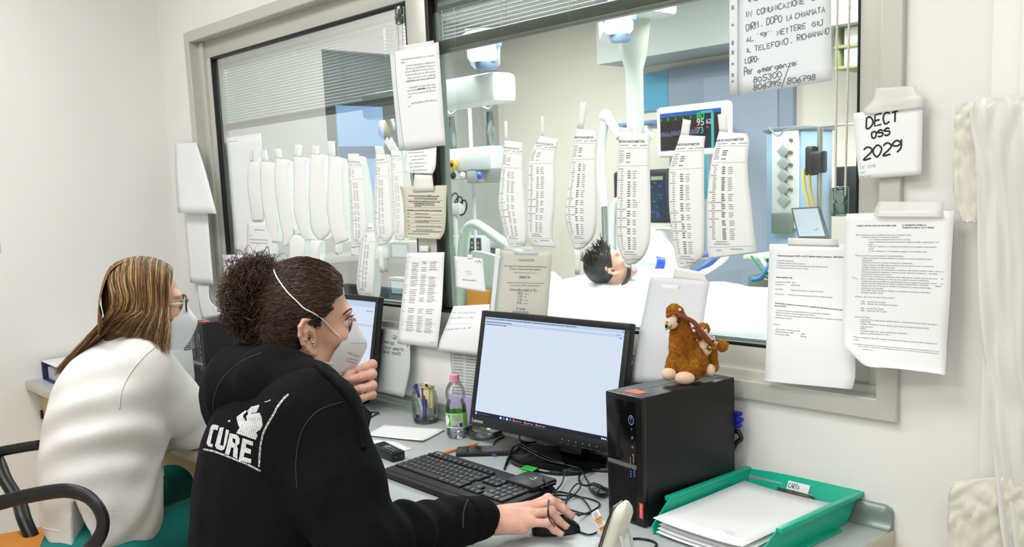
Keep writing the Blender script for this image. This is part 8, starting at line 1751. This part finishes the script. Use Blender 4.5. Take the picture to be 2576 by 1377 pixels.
b = MB(); sd8 = [(590, 480), (640, 490), (700, 560), (745, 615), (690, 625), (620, 590)]; P_ = [Vector(C8(x, y, -.012 + .00012 * (x - 590))) for x, y in sd8]; b.add(P_ + [p - Vector(ray(1760, 850)) * -.004 for p in P_], [tuple(range(6)), tuple(range(6, 12))] + [(i, (i + 1) % 6, 6 + (i + 1) % 6, 6 + i) for i in range(6)]); b.build('saddle_flap', mat('saddle_brown', '#8a4a1c', .8), tc, 0)
b = MB()
for i in range(46):
    t_ = i / 45; x, y = 690 + 200 * t_ + q.uniform(-24, 24), 430 + 150 * t_ + q.uniform(-30, 30); b.ell(Vector(C8(x, y, .004 + .016 * t_)), rr(q.uniform(10, 20)), n=8)
b.build('lace_trim', mat('lace_white', '#f0e6d8', .9), tc, 180)
def rope(pts, r, name, m, nph=2, turns=14):
    P_ = curvepts([Vector(C8(*p)) for p in pts], 12); b = MB(); u_ = Vector(R[1])
    for ph in range(nph):
        Q_ = []
        for i, p in enumerate(P_):
            t_ = (P_[min(i + 1, len(P_) - 1)] - P_[max(i - 1, 0)]).normalized(); w1_ = t_.cross(Vector(R[2])).normalized(); w2_ = t_.cross(w1_); a = 2 * PI * (turns * i / len(P_) + ph / nph); Q_.append(p + (w1_ * math.cos(a) + w2_ * math.sin(a)) * r * .62)
        b.tube(Q_, r * .62, 6)
    return b.build(name, m, tc, 180)
M_rope = mat('rope_brown', '#8d4f2c', .8, var=.2, vscale=300)
rope([(215, 270, -.018), (300, 225, -.022), (390, 240, -.022)], rr(20), 'bridle', M_rope, 2, 6)
rope([(390, 245, -.022), (480, 290, -.020), (600, 350, -.016), (700, 470, -.012), (800, 590, -.006), (890, 700, .0)], rr(30), 'braided_rein', M_rope, 3, 9)
rope([(590, 430, -.014), (650, 460, -.014), (720, 560, -.012), (800, 640, -.008)], rr(17), 'rein', M_rope, 2, 8)
blob('bell', 850, 720, 62, 45, -.002, mat('bell_gold', '#8f7a1c', .2, metal=.9)); b = MB()
for k in range(4): a = k * 1.6; b.tube([Vector(C8(850, 720, -.004)), Vector(C8(850 + 75 * math.cos(a) - 20, 720 + 45 * math.sin(a) + 15, -.006))], [.0022, .0006], 5)
b.build('bell_leaf', MATS['bell_gold'], tc)
# =================================================================== right edge: trim and plastic sheeting
x0 = at(2476, 700, -.03).x
struct('trim_3', MB().bar((x0, -.03, 0), (x0 + .05, -.0, 2.7), .004).bar((x0 + .05, -.045, 0), (x0 + .5, 0, 2.7), .003), mat('trim_white', '#eeede8', .45))
M_film = sheer('plastic_film', '#f0efea', .72, .22); MATS['plastic_film'].node_tree.nodes['Principled BSDF'].inputs['Specular IOR Level'].default_value = .6
def film(label, rows, amp, seed, nc=26, m=M_film, name='plastic_sheet', y0=-.06):
    q = np.random.RandomState(seed); g = []; Lc = curvepts([at(*r[0], y0) for r in rows], 9); Rc = curvepts([at(*r[1], y0) for r in rows], 9); w_ = q.normal(0, 1, (7, 2)) * A(22, 14); ph = q.uniform(0, 6, 7)
    for i, (a, e) in enumerate(zip(Lc, Rc)):
        row = []
        for j in range(nc):
            u = j / (nc - 1); v = i / (len(Lc) - 1); p = a.lerp(e, u); s_ = sum(math.sin(w_[k][0] * u + w_[k][1] * v + ph[k]) for k in range(7)); p.y -= amp * (abs(s_) ** .8 * .6 + .25 * math.sin(w_[0][0] * 2.3 * u + 5 * v)) * (.35 + .65 * min(1, 4 * v)); row.append(p)
        g.append(row)
    return tag(MB().sheet([r[::-1] for r in g], .0006).build(name, m, None, 180), label, 'plastic sheet')
film('milky plastic sheet hanging over the right edge of the wall', [((2452, 244), (2640, 238)), ((2446, 300), (2640, 300)), ((2462, 480), (2640, 480)), ((2472, 800), (2640, 800)), ((2488, 1010), (2640, 1010)), ((2512, 1230), (2640, 1230)), ((2540, 1420), (2640, 1420))], .008, 4)
film('crumpled plastic taped to the wall at the lower right corner', [((2398, 1212), (2600, 1190)), ((2390, 1260), (2600, 1250)), ((2388, 1330), (2600, 1330)), ((2388, 1420), (2600, 1420))], .006, 9, m=sheer('tape_film', '#ece8da', .8, .3))
film('narrow frayed strip of plastic tape beside the upper plastic sheet', [((2408, 262), (2466, 246)), ((2404, 300), (2462, 300)), ((2402, 380), (2466, 380)), ((2400, 470), (2470, 470)), ((2420, 560), (2476, 560))], .004, 2, 10, sheer('tape_film', '#ece8da', .8, .3), 'plastic_tape', -.034)
